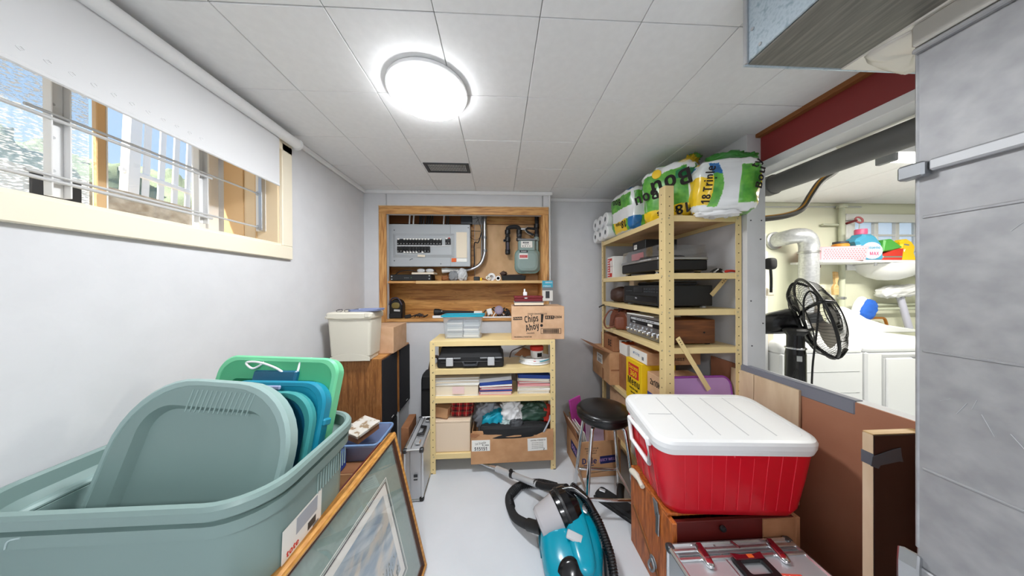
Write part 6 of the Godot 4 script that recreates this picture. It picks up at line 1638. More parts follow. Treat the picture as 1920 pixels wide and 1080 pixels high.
func vacuum():
	var o := thing("vacuum_cleaner", "teal cylinder vacuum cleaner with clear dust cup lying on the floor", "vacuum cleaner", v(0.32, 0.0, 1.17), -12)
	# shell: lofted rounded body, long axis towards the camera
	var rings := []
	for q in [[-0.215, 0.055, 0.04, 0.085], [-0.20, 0.09, 0.065, 0.085], [-0.14, 0.125, 0.085, 0.095], [-0.05, 0.138, 0.09, 0.098], [0.05, 0.135, 0.085, 0.092], [0.13, 0.115, 0.075, 0.082], [0.19, 0.085, 0.06, 0.066], [0.215, 0.045, 0.035, 0.058], [0.22, 0.01, 0.01, 0.055]]:
		var ring := PackedVector3Array()
		for k in 28:
			var a := TAU * k / 28
			var y: float = q[3] + spow(sin(a), 0.75) * q[2]
			ring.append(Vector3(spow(cos(a), 0.75) * q[1], maxf(y, 0.014), q[0]))
		rings.append(ring)
	part(o, "shell", loft_t(rings, "all").mesh(), M.vac_teal)
	part(o, "spine", lump(Vector3(0.05, 0.035, 0.15), 0.7, 0.0, 1, 1, 28, 18), M.vac_teal, Vector3(0.03, 0.165, 0.03), Vector3(14, 10, 0))
	part(o, "base", box(0.2, 0.03, 0.34, 0.012), M.black, Vector3(0, 0.018, 0))
	for q in [-1, 1]:
		part(o, "wheel", lathe([[0.03, -0.014], [0.058, -0.012], [0.062, 0.0], [0.058, 0.012], [0.03, 0.014]], 28), M.black, Vector3(0.135 * q, 0.063, -0.09), Vector3(0, 0, 90))
	part(o, "front_wheel_cover", lathe([[0.001, 0.02], [0.04, 0.018], [0.056, 0.008], [0.06, -0.01]], 28, "all"), M.black_gloss, Vector3(-0.005, 0.115, 0.17), Vector3(52, 0, 0))
	part(o, "button_plate", box(0.066, 0.008, 0.036, 0.004), M.silver_plastic, Vector3(0.012, 0.187, 0.075), Vector3(20, -18, -6))
	part(o, "button_plate", box(0.026, 0.008, 0.06, 0.004), M.silver_plastic, Vector3(0.075, 0.197, -0.075), Vector3(4, -20, -18))
	part(o, "seam", tube([Vector3(-0.128, 0.08, 0.08), Vector3(-0.142, 0.085, 0.0), Vector3(-0.138, 0.09, -0.08)], 0.003, 6, 3), mat("teal_dark", c8(0, 96, 116), 0.3))
	# clear dust cup, dark cap and handle
	var ax := Vector3(0.86, 0.34, -0.38).normalized()
	var up := Vector3.UP - ax * ax.y
	up = up.normalized()
	var bs := Basis(ax.cross(up) * -1.0, ax, up.cross(ax) * 1.0).orthonormalized()
	bs = Basis(up, ax, up.cross(ax))
	var cup := part(o, "dust_cup", lathe([[0.02, -0.07], [0.062, -0.067], [0.070, -0.056], [0.084, 0.03], [0.086, 0.036], [0.083, 0.036], [0.08, 0.028], [0.066, -0.05], [0.06, -0.06], [0.02, -0.064]], 36), M.cup_clear)
	cup.transform = Transform3D(bs, Vector3(-0.085, 0.16, -0.035))
	var dust := part(o, "dust", lathe([[0.001, -0.06], [0.06, -0.058], [0.066, -0.03], [0.06, 0.0], [0.001, 0.02]], 24), M.dust_grey)
	dust.transform = cup.transform
	var cap := part(o, "cup_cap", lathe([[0.087, 0.034], [0.091, 0.04], [0.092, 0.07], [0.085, 0.105], [0.066, 0.132], [0.03, 0.143], [0.001, 0.146]], 36), M.black_gloss)
	cap.transform = cup.transform
	var band := part(o, "cap_band", lathe([[0.09, 0.056], [0.095, 0.06], [0.095, 0.072], [0.088, 0.076]], 36), M.black)
	band.transform = cup.transform
	part(o, "handle", tube([Vector3(-0.03, 0.262, -0.08), Vector3(0.02, 0.272, -0.075), Vector3(0.08, 0.245, -0.06), Vector3(0.115, 0.19, -0.04)], [0.014, 0.013, 0.012, 0.014, 0.014], 12, 5), M.black_gloss)
	part(o, "handle_trim", tube([Vector3(-0.025, 0.275, -0.075), Vector3(0.02, 0.285, -0.07), Vector3(0.08, 0.258, -0.053)], 0.003, 6, 5), M.steel)
	# hose: loops to the left and back under the wand
	var inlet := Vector3(-0.165, 0.095, -0.05)
	var hose := [inlet, Vector3(-0.22, 0.065, -0.09), Vector3(-0.29, 0.03, -0.17), Vector3(-0.335, 0.024, -0.29), Vector3(-0.285, 0.024, -0.385), Vector3(-0.17, 0.03, -0.42), Vector3(-0.06, 0.06, -0.365)]
	part(o, "hose", tube(hose, 0.021, 14, 8), M.black_soft)
	part(o, "hose_cuff", tube([Vector3(-0.13, 0.105, -0.03), Vector3(-0.20, 0.075, -0.075)], 0.026, 16), M.black)
	var cv := Curve3D.new()
	for k in hose.size():
		var a: Vector3 = hose[maxi(k - 1, 0)]
		var c: Vector3 = hose[mini(k + 1, hose.size() - 1)]
		cv.add_point(hose[k], -(c - a) / 6.0, (c - a) / 6.0)
	var ribs := T.new()
	ribbing(ribs, cv, 0.0225, 0.011, 0.24, cv.get_baked_length() - 0.02)
	part(o, "hose_ribs", ribs.mesh(), M.black).set_meta("kind", "stuff")
	var hose2 := [Vector3(0.015, 0.235, -0.15), Vector3(0.07, 0.225, -0.10), Vector3(0.125, 0.185, -0.02), Vector3(0.158, 0.13, 0.06), Vector3(0.165, 0.08, 0.11)]
	part(o, "grip_hose", tube(hose2, 0.017, 14, 6), M.black)
	var cv2 := Curve3D.new()
	for k in hose2.size():
		var a: Vector3 = hose2[maxi(k - 1, 0)]
		var c: Vector3 = hose2[mini(k + 1, hose2.size() - 1)]
		cv2.add_point(hose2[k], -(c - a) / 6.0, (c - a) / 6.0)
	var ribs2 := T.new()
	ribbing(ribs2, cv2, 0.0205, 0.009, 0.01, cv2.get_baked_length() - 0.01)
	part(o, "grip_ribs", ribs2.mesh(), M.black_gloss).set_meta("kind", "stuff")
	part(o, "tail_pipe", tube([Vector3(0.15, 0.12, 0.04), Vector3(0.142, 0.05, 0.14), Vector3(0.138, 0.024, 0.22)], 0.016, 12, 4), M.black)
	# telescopic wand resting across the cap
	var wand := thing("vacuum_wand", "silver telescopic vacuum wand with black grip reaching under the low shelf", "vacuum wand", v(0.05, 0.0, 1.67))
	ptube(wand, "tube", [v(-0.17, 0.022, 1.85), v(0.01, 0.06, 1.70)], 0.0125, M.alu_edge, 14)
	ptube(wand, "sleeve", [v(-0.02, 0.053, 1.725), v(0.215, 0.105, 1.505)], 0.0175, M.silver_plastic, 16)
	ptube(wand, "collar", [v(0.07, 0.073, 1.641), v(0.085, 0.0765, 1.627)], 0.021, M.black, 14)
	put(wand, "slide_button", box(0.022, 0.014, 0.02, 0.003), M.black, 0.07, 0.094, 1.641, Vector3(0, 45, 10))
	ptube(wand, "grip", [v(0.20, 0.102, 1.52), v(0.25, 0.118, 1.47), v(0.32, 0.165, 1.395), v(0.345, 0.21, 1.335)], [0.0165, 0.018, 0.016, 0.018, 0.019, 0.018], M.black, 14, 5)
	# floor head
	var h := thing("floor_nozzle", "black vacuum floor nozzle lying between the stool legs", "vacuum nozzle", v(0.665, 0.0, 1.43), -52)
	part(h, "nozzle", tub([[0.0, 0.13, 0.038, 0.02], [0.03, 0.132, 0.04, 0.02], [0.045, 0.125, 0.034, 0.018]]), M.black_soft)
	part(h, "bumper", box(0.264, 0.014, 0.012, 0.004), M.black_gloss, Vector3(0, 0.02, 0.04))
	part(h, "pedal", box(0.035, 0.008, 0.022, 0.003), M.silver_plastic, Vector3(-0.10, 0.05, 0.0), Vector3(0, 20, 0))
	part(h, "neck", tube([Vector3(0.0, 0.04, -0.02), Vector3(-0.02, 0.06, -0.06), Vector3(-0.03, 0.07, -0.09)], 0.02, 14, 3), M.black)

func ribbing(t: T, cv: Curve3D, r: float, step: float, from: float, to: float):
	var l := from
	while l < to:
		var p := cv.sample_baked(l)
		var d := (cv.sample_baked(l + 0.004) - cv.sample_baked(l - 0.004)).normalized()
		var bs := Basis(Quaternion(Vector3.UP, d))
		var ring := lathe_t([[r * 0.9, -0.0025], [r, 0.0], [r * 0.9, 0.0025]], 14)
		for k in ring.p.size():
			ring.p[k] = bs * ring.p[k] + p
		t.p.append_array(ring.p)
		t.g.append_array(ring.g)
		l += step

func cooler_and_chest():
	var c := thing("wooden_chest", "old orange brown wooden chest with metal hardware under the red cooler", "chest", v(0.90, 0.0, 1.10))
	part(c, "side", box(0.02, 0.36, 0.31, 0.003), M.chest_wood, Vector3(-0.245, 0.18, 0))
	part(c, "side", box(0.02, 0.36, 0.31, 0.003), M.cardboard_dark, Vector3(0.245, 0.18, 0))
	part(c, "front", box(0.472, 0.356, 0.016, 0.002), M.chest_dark, Vector3(0, 0.18, 0.140))
	part(c, "back", box(0.472, 0.356, 0.016, 0.002), M.chest_wood, Vector3(0, 0.18, -0.145))
	part(c, "top", box(0.51, 0.012, 0.28, 0.003), M.chest_wood, Vector3(0, 0.366, -0.015))
	part(c, "front_patch", box(0.13, 0.354, 0.006, 0.001), M.cardboard_dark, Vector3(0.171, 0.18, 0.151))
	part(c, "knob", lathe([[0.006, 0.0], [0.012, 0.006], [0.01, 0.014], [0.001, 0.016]], 12), M.black, Vector3(-0.06, 0.335, 0.150), Vector3(90, 0, 0))
	var hs := part(c, "hasp", box(0.006, 0.08, 0.03, 0.002), M.dull_steel, Vector3(-0.258, 0.335, 0.06), Vector3(0, 0, 8))
	part(hs, "tongue", box(0.006, 0.09, 0.022, 0.002), M.steel, Vector3(-0.008, -0.05, 0.01), Vector3(0, 0, -10))
	part(c, "ring_pull", tube([Vector3(-0.262, 0.10, 0.03), Vector3(-0.268, 0.07, 0.02), Vector3(-0.268, 0.06, 0.04), Vector3(-0.264, 0.085, 0.055), Vector3(-0.26, 0.10, 0.03)], 0.005, 8, 5), M.dull_steel)
	part(c, "pull_plate", lathe([[0.001, 0.004], [0.022, 0.003], [0.024, 0.0]], 14), M.dull_steel, Vector3(-0.256, 0.092, 0.035), Vector3(0, 0, 90))
	part(c, "brace_strip", box(0.004, 0.02, 0.31, 0.001), M.strip_brown, Vector3(-0.256, 0.11, 0), Vector3(34, 0, 0))
	solo("rolled_cloth", "grubby cream roll tucked between the cooler and the chest's left edge", "cloth", tube([Vector3(0, 0, -0.07), Vector3(0.004, 0.004, -0.03), Vector3(0, -0.004, 0.03)], [0.012, 0.015, 0.014, 0.015, 0.010], 14, 3), M.cream_plastic, v(0.635, 0.362, 1.16))
	# cooler
	var o := thing("red_cooler", "large red ice cooler with white lid sitting on the wooden chest", "cooler", v(0.902, 0.374, 1.085), -4.5)
	part(o, "body", tub([[0.0, 0.228, 0.128, 0.05], [0.006, 0.243, 0.138, 0.055], [0.035, 0.257, 0.147, 0.055], [0.15, 0.276, 0.158, 0.055], [0.281, 0.293, 0.168, 0.055], [0.286, 0.293, 0.168, 0.055]], "all", 8), M.cooler_red)
	var lid := part(o, "lid", loft_t([rr(-0.02, 0.298, 0.173, 0.06, 8), rr(0.004, 0.303, 0.178, 0.062, 8), rr(0.022, 0.303, 0.178, 0.062, 8), rr(0.032, 0.298, 0.173, 0.06, 8), rr(0.036, 0.287, 0.162, 0.055, 8), rr(0.0365, 0.269, 0.144, 0.046, 8), rr(0.0345, 0.267, 0.142, 0.045, 8), rr(0.0345, 0.1, 0.06, 0.02, 8)], "band").mesh(), M.cooler_white, Vector3(0, 0.289, 0), Vector3(6.0, 0, 0))
	for k in 4:
		part(lid, "lid_groove", box(0.0035, 0.0012, 0.272, 0.0004), M.light_grey, Vector3(-0.155 + 0.104 * k, 0.0352, 0))
	part(lid, "lid_groove", box(0.10, 0.0012, 0.0035, 0.0004), M.light_grey, Vector3(-0.207, 0.0352, 0.0))
	for k in 9:
		var x := -0.20 + 0.05 * k
		part(o, "body_rib", box(0.0018, 0.235, 0.003, 0.0008), mat("rib_red", c8(222, 44, 60), 0.35) if k == 0 else M.rib_red, Vector3(x * 0.985, 0.150, 0.1585), Vector3(4.6, 0, -3.4 * x / 0.2))
	for k in 4:
		part(o, "body_rib", box(0.003, 0.235, 0.0018, 0.0008), M.rib_red, Vector3(-0.2765, 0.150, -0.09 + 0.06 * k), Vector3(0, 0, 8.0))
	part(o, "latch_recess", box(0.125, 0.016, 0.008, 0.003), M.cooler_white, Vector3(0.035, 0.272, 0.172))
	part(o, "latch_tab", box(0.118, 0.022, 0.006, 0.003), M.cooler_red, Vector3(0.035, 0.250, 0.166), Vector3(5, 0, 0))
	var hd := part(o, "handle", tube([Vector3(0, 0.01, -0.085), Vector3(-0.004, -0.085, -0.082), Vector3(-0.004, -0.09, 0.08), Vector3(0, 0.01, 0.085), Vector3(0, 0.013, -0.085)], 0.0095, 10), M.white_gloss, Vector3(-0.300, 0.250, 0.0), Vector3(0, 0, 8))
	part(hd, "pivot", box(0.02, 0.036, 0.022, 0.005), M.white_gloss, Vector3(0.004, 0.004, 0.085))
	part(hd, "pivot", box(0.02, 0.036, 0.022, 0.005), M.white_gloss, Vector3(0.004, 0.004, -0.085))
	# aluminium tool case at the front
	var a := thing("aluminium_tool_case", "wide aluminium tool case with maroon latches in front of the wooden chest", "case", v(0.848, 0.006, 0.825))
	flight_case(a, Vector3(0.475, 0.30, 0.215))
	part(a, "lid_split", box(0.44, 0.004, 0.008, 0.001), M.dull_steel, Vector3(0, 0.297, -0.062))
	part(a, "lid_rail", box(0.46, 0.008, 0.014, 0.003), M.alu_edge, Vector3(0, 0.297, -0.046))
	part(a, "lid_rail", box(0.46, 0.008, 0.014, 0.003), M.alu_edge, Vector3(0, 0.297, -0.076))
	for q in [-0.135, 0.135]:
		var lt := part(a, "latch", lump(Vector3(0.016, 0.010, 0.042), 0.7, 0.0, 1, 1, 20, 12), M.chrome, Vector3(q, 0.303, -0.05), Vector3(0, -8, 0))
		part(lt, "lever", box(0.018, 0.006, 0.055, 0.003), M.maroon_gloss, Vector3(0, 0.010, -0.01))
	part(a, "handle", loft_t([rr(0.0, 0.058, 0.042, 0.016), rr(0.012, 0.056, 0.04, 0.016), rr(0.012, 0.038, 0.022, 0.008), rr(0.0, 0.038, 0.022, 0.008), rr(0.0, 0.058, 0.042, 0.016)], "band", false).mesh(), M.black, Vector3(0.005, 0.298, 0.0))
	part(a, "handle_plate", prism(PackedVector2Array([Vector2(-0.05, -0.008), Vector2(0.05, -0.008), Vector2(0.055, 0.012), Vector2(0.02, 0.006), Vector2(-0.02, 0.006), Vector2(-0.055, 0.012)]), 0.006, 0.001), M.maroon_gloss, Vector3(0.005, 0.313, -0.03), Vector3(-90, 0, 0))
	part(a, "plate_badge", box(0.02, 0.003, 0.012, 0.001), M.orange, Vector3(0.01, 0.317, -0.028))
	part(a, "sticker", box(0.062, 0.0012, 0.04, 0.0003), mat("sticker_red", c8(232, 84, 66), 0.6), Vector3(0.105, 0.2955, 0.035), Vector3(0, -6, 0))
	letters(a, "Priority", 0.014, M.ink_white, Vector3(0.105, 0.2968, 0.03), Vector3(-90, 0, -6), 0.85)
	part(a, "clip", box(0.008, 0.006, 0.03, 0.002), M.maroon_gloss, Vector3(0.01, 0.30, -0.085), Vector3(0, 20, 0))
# ---------------------------------------------------------------- the laundry beyond the opening
func laundry():
	# window
	var w := Node3D.new()
	w.name = "window_2"
	add_child(w)
	w.set_meta("kind", "structure")
	w.set_meta("label", "small bright laundry window with white muntins behind the shelf")
	w.set_meta("category", "window")
	slab_part(w, "casing", M.white, 3.44, 4.53, 1.88, 1.96, 2.415, 2.432, 0.003)
	slab_part(w, "casing", M.white, 3.44, 3.53, 1.42, 1.9, 2.415, 2.432, 0.003)
	slab_part(w, "casing", M.white, 3.44, 4.53, 1.40, 1.455, 2.41, 2.432, 0.003)
	slab_part(w, "casing", M.white, 4.44, 4.53, 1.42, 1.9, 2.415, 2.432, 0.003)
	for x in [3.55, 3.83, 4.06, 4.30]:
		slab_part(w, "muntin", M.white, x - 0.02, x + 0.02, 1.45, 1.92, 2.46, 2.49, 0.003)
	for y in [1.60, 1.76]:
		slab_part(w, "muntin", M.white, 3.52, 4.45, y - 0.009, y + 0.009, 2.465, 2.485, 0.002)
	slab_part(w, "pane", M.frosted, 3.52, 4.45, 1.45, 1.92, 2.495, 2.499, 0.0)
	# ceiling lamp of the laundry
	var l := thing("laundry_light", "white ceiling strip light with a short glowing tube in the laundry", "lamp", v(2.85, 2.06, 1.45))
	part(l, "housing", box(1.1, 0.035, 0.11, 0.004), M.white, Vector3(0, -0.018, 0))
	part(l, "end_bracket", box(0.03, 0.05, 0.08, 0.004), M.mid_grey, Vector3(-0.53, -0.055, 0))
	var gm := mat("tube_lamp_glow", c8(255, 253, 246), 0.4)
	gm.emission_enabled = true
	gm.emission = c8(255, 252, 244)
	gm.emission_energy_multiplier = 4.0
	part(l, "tube_lamp", tube([Vector3(-0.50, -0.056, 0), Vector3(0.52, -0.056, 0)], 0.018, 16), gm)
	# washer and dryer
	var a := thing("washing_machine", "white washing machine with plain side facing the store room", "washing machine", v(2.44, 0.0, 2.10))
	part(a, "cabinet", box(0.665, 0.735, 0.50, 0.012), M.appliance, Vector3(0, 0.375, 0))
	part(a, "top", loft_t([rr(0.742, 0.333, 0.25, 0.03), rr(0.77, 0.335, 0.252, 0.03), rr(0.81, 0.325, 0.242, 0.04), rr(0.828, 0.295, 0.215, 0.05), rr(0.832, 0.2, 0.15, 0.04)], "all").mesh(), M.appliance)
	part(a, "panel_crease", box(0.60, 0.004, 0.004, 0.0015), M.light_grey, Vector3(0, 0.60, 0.2505))
	part(a, "panel_crease", box(0.60, 0.004, 0.004, 0.0015), M.light_grey, Vector3(0, 0.44, 0.2505))
	part(a, "console", prism(PackedVector2Array([Vector2(-0.09, 0.0), Vector2(0.10, 0.0), Vector2(0.06, 0.10), Vector2(0.0, 0.17), Vector2(-0.06, 0.17)]), 0.62, 0.01), M.appliance, Vector3(0, 0.82, -0.16), Vector3(0, 90, 0))
	var b := thing("clothes_dryer", "white clothes dryer with recessed door panel beside the washing machine", "dryer", v(3.17, 0.0, 2.10))
	part(b, "cabinet", box(0.75, 0.735, 0.50, 0.012), M.appliance, Vector3(0, 0.375, 0))
	part(b, "top", loft_t([rr(0.742, 0.376, 0.25, 0.03), rr(0.765, 0.38, 0.255, 0.03), rr(0.80, 0.372, 0.247, 0.05), rr(0.822, 0.335, 0.212, 0.06), rr(0.826, 0.2, 0.13, 0.04)], "all").mesh(), M.appliance)
	part(b, "door_frame", slabs([[-0.25, 0.36, 0.70, 0.722, -0.254, -0.249], [-0.25, -0.235, 0.1, 0.70, -0.254, -0.249]], 0.002), M.light_grey)
	part(b, "door", box(0.58, 0.60, 0.016, 0.006), M.appliance, Vector3(0.065, 0.395, 0.256))
	part(b, "door_handle", box(0.09, 0.006, 0.012, 0.002), M.mid_grey, Vector3(0.03, 0.698, 0.26))
	part(b, "console", prism(PackedVector2Array([Vector2(-0.40, 0.0), Vector2(0.42, 0.0), Vector2(0.42, 0.02), Vector2(0.10, 0.07), Vector2(-0.10, 0.13), Vector2(-0.22, 0.20), Vector2(-0.32, 0.24), Vector2(-0.36, 0.24)]), 0.10, 0.01), M.appliance, Vector3(0.30, 0.815, -0.17))
	# fan
	pedestal_fan()
	# dryer vent
	var p := thing("vent_pipe", "shiny foil dryer vent elbow coming out of the laundry wall", "pipe", v(2.83, 0.85, 2.25))
	ptube(p, "pipe", [v(2.69, 1.69, 2.43), v(2.70, 1.70, 2.34), v(2.73, 1.71, 2.28), v(2.79, 1.70, 2.25), v(2.83, 1.64, 2.25), v(2.835, 1.55, 2.25)], 0.068, M.foil_pipe, 22, 3)
	ptube(p, "pipe", [v(2.835, 1.56, 2.25), v(2.82, 0.86, 2.25)], 0.067, M.foil_pipe, 22)
	put(p, "collar", lathe([[0.068, -0.012], [0.074, -0.01], [0.074, 0.01], [0.068, 0.012]], 22), M.steel, 2.835, 1.555, 2.25)
	put(p, "wall_collar", lathe([[0.07, -0.01], [0.085, -0.01], [0.085, 0.012], [0.07, 0.016]], 22), M.steel, 2.69, 1.69, 2.42, Vector3(90, 0, 0))
	# shelf and what stands on it
	var s := thing("laundry_shelf", "white laundry wall shelf on brown wooden brackets under the window", "shelf", v(3.45, 1.40, 2.30))
	sp(s, "board", M.white, 2.855, 4.3, 1.456, 1.476, 2.16, 2.425, 0.003)
	for x in [3.06, 3.63]:
		var br := put(s, "bracket", prism(PackedVector2Array([Vector2(0.0, 0.0), Vector2(0.25, 0.0), Vector2(0.25, -0.016), Vector2(0.12, -0.03), Vector2(0.05, -0.065), Vector2(0.0, -0.085)]), 0.03, 0.003), M.bracket_brown, x, 1.456, 2.40)
		br.rotation_degrees = Vector3(0, 20, 0)
	sp(s, "clip", M.mid_grey, 3.34, 3.36, 1.425, 1.456, 2.155, 2.165, 0.002)
	var k := thing("pink_basket", "pink perforated plastic basket on the laundry shelf", "basket", v(3.09, 1.476, 2.26), -14)
	part(k, "basket", loft_t([rr(0.0, 0.165, 0.085, 0.012), rr(0.118, 0.18, 0.098, 0.014), rr(0.122, 0.182, 0.10, 0.014), rr(0.122, 0.176, 0.094, 0.012), rr(0.006, 0.16, 0.08, 0.01)], "band").mesh(), M.pink_plastic)
	var holes := T.new()
	for i in 15:
		for j in 6:
			holes.add(lathe_t([[0.0042, -0.001], [0.0042, 0.001]], 6), Vector3(-0.145 + 0.0205 * i + (0.009 if j % 2 else 0.0), 0.016 + 0.0165 * j, 0.0868 + 0.0017 * j), Vector3(83, 0, 0))
	part(k, "perforation", holes.mesh(), M.pink_dark).set_meta("kind", "stuff")
	var oj := thing("amber_jar", "amber jar with dark lid standing in the pink basket", "jar", v(3.17, 1.484, 2.27))
	part(oj, "jar", cyl(0.055, 0.15, 20), M.amber, Vector3(0, 0.076, 0))
	part(oj, "lid", cyl(0.05, 0.02, 20), M.dark_grey, Vector3(-0.0, 0.162, 0))
	var j := thing("detergent_jug", "big blue fabric softener jug with pink cap on the laundry shelf", "bottle", v(3.34, 1.476, 2.24))
	part(j, "jug", prism(PackedVector2Array([Vector2(-0.13, 0.0), Vector2(0.13, 0.0), Vector2(0.135, 0.08), Vector2(0.115, 0.16), Vector2(0.06, 0.225), Vector2(0.03, 0.24), Vector2(-0.05, 0.24), Vector2(-0.06, 0.22), Vector2(-0.11, 0.195), Vector2(-0.125, 0.17), Vector2(-0.11, 0.14), Vector2(-0.125, 0.08)]), 0.11, 0.02), M.jug_blue)
	part(j, "cap", lathe([[0.036, 0.24], [0.039, 0.245], [0.039, 0.285], [0.036, 0.29], [0.001, 0.291]], 20), M.pink_cap, Vector3(-0.012, 0, 0))
	part(j, "label", lathe_half(0.095, 0.0), M.label_pale, Vector3(0.015, 0.088, 0.054))
	letters(j, "Ensueno", 0.026, M.jug_blue, Vector3(0.015, 0.115, 0.0595), Vector3.ZERO, 1.0)
	letters(j, "MAX", 0.03, M.pink_cap, Vector3(0.03, 0.06, 0.0595), Vector3.ZERO, 1.0)
	var g := thing("soap_pouch", "green and red soap pouch lying beside the blue jug", "pouch", v(3.585, 1.476, 2.24))
	part(g, "green_half", prism(PackedVector2Array([Vector2(-0.09, 0.08), Vector2(-0.07, 0.19), Vector2(0.0, 0.20), Vector2(0.11, 0.12), Vector2(0.0, 0.09)]), 0.07, 0.012), M.green_pouch)
	part(g, "red_half", prism(PackedVector2Array([Vector2(-0.10, 0.0), Vector2(0.10, 0.0), Vector2(0.115, 0.12), Vector2(0.02, 0.095), Vector2(-0.09, 0.05)]), 0.075, 0.012), M.red_print)
	part(g, "grey_band", box(0.19, 0.018, 0.077, 0.003), M.steel, Vector3(0.0, 0.034, 0))
	var yb := thing("yellow_bottle", "yellow cleaner bottle at the right end of the laundry shelf", "bottle", v(3.745, 1.476, 2.24))
	part(yb, "bottle", prism(PackedVector2Array([Vector2(-0.075, 0.0), Vector2(0.085, 0.0), Vector2(0.065, 0.07), Vector2(0.075, 0.13), Vector2(0.04, 0.18), Vector2(0.0, 0.20), Vector2(-0.04, 0.195), Vector2(-0.07, 0.17), Vector2(-0.06, 0.15), Vector2(-0.08, 0.10)]), 0.07, 0.014), M.yellow)
	part(yb, "label_mark", box(0.05, 0.012, 0.002, 0.0005), M.mid_grey, Vector3(-0.02, 0.145, 0.036), Vector3(0, 0, -8))
	letters(yb, "v", 0.03, M.ink_white, Vector3(-0.045, 0.095, 0.037))
	var sb := thing("spray_bottle", "white spray bottle standing behind the soap pouch in the window light", "bottle", v(3.60, 1.476, 2.34))
	part(sb, "body", lathe([[0.035, 0.0], [0.042, 0.01], [0.042, 0.11], [0.018, 0.16], [0.016, 0.2]], 20), M.white)
	part(sb, "trigger", prism(PackedVector2Array([Vector2(-0.06, 0.03), Vector2(0.03, 0.045), Vector2(0.03, 0.0), Vector2(-0.02, 0.0), Vector2(-0.05, -0.04), Vector2(-0.055, 0.01)]), 0.025, 0.004), M.white, Vector3(0, 0.2, 0))
	# hanging things under the shelf
	var bowls := [[3.69, 0.215, "large white plastic basin hanging upside down under the laundry shelf"], [4.23, 0.2, "second white basin at the right edge under the laundry shelf"]]
	for q in bowls:
		var bw := solo("wash_basin", q[2], "basin", lathe([[0.001, -0.155], [0.06, -0.15], [0.13, -0.12], [0.19, -0.06], [0.212, -0.01], [0.222, 0.0], [0.215, 0.002], [0.2, -0.01], [0.17, -0.06], [0.12, -0.105], [0.001, -0.14]], 36, "all"), M.basin_white, v(q[0], 1.452, 2.30))
	var vp := thing("riser_pipe", "pale painted vertical pipe on the laundry back wall", "pipe", v(3.345, 0.0, 2.385))
	ptube(vp, "pipe", [v(3.345, 0.02, 2.385), v(3.345, 2.03, 2.385)], 0.022, M.pipe_green, 14)
	put(vp, "top_collar", cyl(0.036, 0.03, 14), M.pipe_green, 3.345, 2.02, 2.385)
	put(vp, "clamp", lathe([[0.022, -0.012], [0.03, -0.01], [0.03, 0.01], [0.022, 0.012]], 14), M.steel, 3.345, 1.13, 2.385)
	put(vp, "side_stub", cyl(0.012, 0.2, 10), M.pipe_green, 3.26, 1.845, 2.40, Vector3(0, 0, 90))
	var tapv := thing("red_valve", "small red handled valve on the pale riser pipe", "valve", v(3.44, 1.87, 2.36))
	part(tapv, "stem", tube([Vector3(-0.08, -0.02, 0), Vector3(0.02, 0.01, 0)], 0.011, 10), M.maroon)
	part(tapv, "handle", tube(circle_pts(0.035, 0.03, 16), 0.008, 8), M.rose_paper, Vector3(0.05, 0.015, 0), Vector3(75, 0, 0))
	part(tapv, "wire_loop", tube([Vector3(0.05, 0.0, 0), Vector3(0.045, -0.2, 0), Vector3(-0.03, -0.3, 0), Vector3(0.02, -0.22, 0), Vector3(0.06, 0.0, 0)], 0.003, 6, 4), M.light_grey)
	for q in [[1.055, 2.39], [1.018, 2.36]]:
		solo("water_pipe", ["upper pale horizontal water pipe on the laundry wall", "lower pale horizontal water pipe in front of the upper one"][0 if q[0] > 1.03 else 1], "pipe", tube([Vector3(-0.32, 0, 0), Vector3(0.34, 0.004, 0), Vector3(0.42, -0.03, 0.0), Vector3(0.6, -0.06, 0.0)], 0.014, 12, 3), M.pipe_green, v(3.90, q[0], q[1]))
	var cp := thing("copper_pipe", "bent copper water pipe low on the laundry wall", "pipe", v(3.65, 0.82, 2.38))
	ptube(cp, "pipe", [v(3.50, 0.90, 2.38), v(3.62, 0.925, 2.38), v(3.74, 0.93, 2.38), v(3.79, 0.915, 2.38), v(3.82, 0.82, 2.38)], 0.011, M.copper, 10, 4)
	solo("wood_brush", "wooden handled scrubbing brush hanging beside the riser pipe", "brush", prism(PackedVector2Array([Vector2(-0.022, -0.11), Vector2(0.022, -0.11), Vector2(0.024, -0.03), Vector2(0.008, 0.0), Vector2(0.024, 0.05), Vector2(0.016, 0.11), Vector2(-0.012, 0.115), Vector2(-0.01, 0.06), Vector2(-0.006, 0.0), Vector2(-0.03, -0.04)]), 0.03, 0.006), M.pine_x, v(3.24, 1.27, 2.36))
	var bs := thing("blue_sponge", "round blue scrubbing pad on a stick behind the washing machine", "sponge mop", v(3.47, 0.80, 2.32))
	part(bs, "pad", lump(Vector3(0.075, 0.10, 0.03), 0.8, 0.012, 3.0, 131, 28, 18), M.blue_sponge, Vector3(0.02, 0.22, 0.02), Vector3(0, 0, -28))
	part(bs, "white_back", lump(Vector3(0.06, 0.10, 0.025), 0.8, 0.004, 2.0, 132, 24, 14), M.white, Vector3(-0.035, 0.25, 0.0), Vector3(0, 0, -28))
	part(bs, "stick", tube([Vector3(-0.01, 0.16, 0), Vector3(0.0, 0.0, 0)], 0.014, 10), M.mid_grey)
	var mo := thing("dust_mop", "fluffy white mop head on a pale blue handle leaning by the laundry wall", "mop", v(3.96, 0.80, 2.34))
	part(mo, "head", lump(Vector3(0.21, 0.055, 0.06), 0.7, 0.03, 2.6, 133, 44, 20), M.white, Vector3(-0.085, 0.395, 0), Vector3(0, 0, 6))
	part(mo, "collar", box(0.06, 0.012, 0.04, 0.004), M.mid_grey, Vector3(-0.075, 0.335, 0))
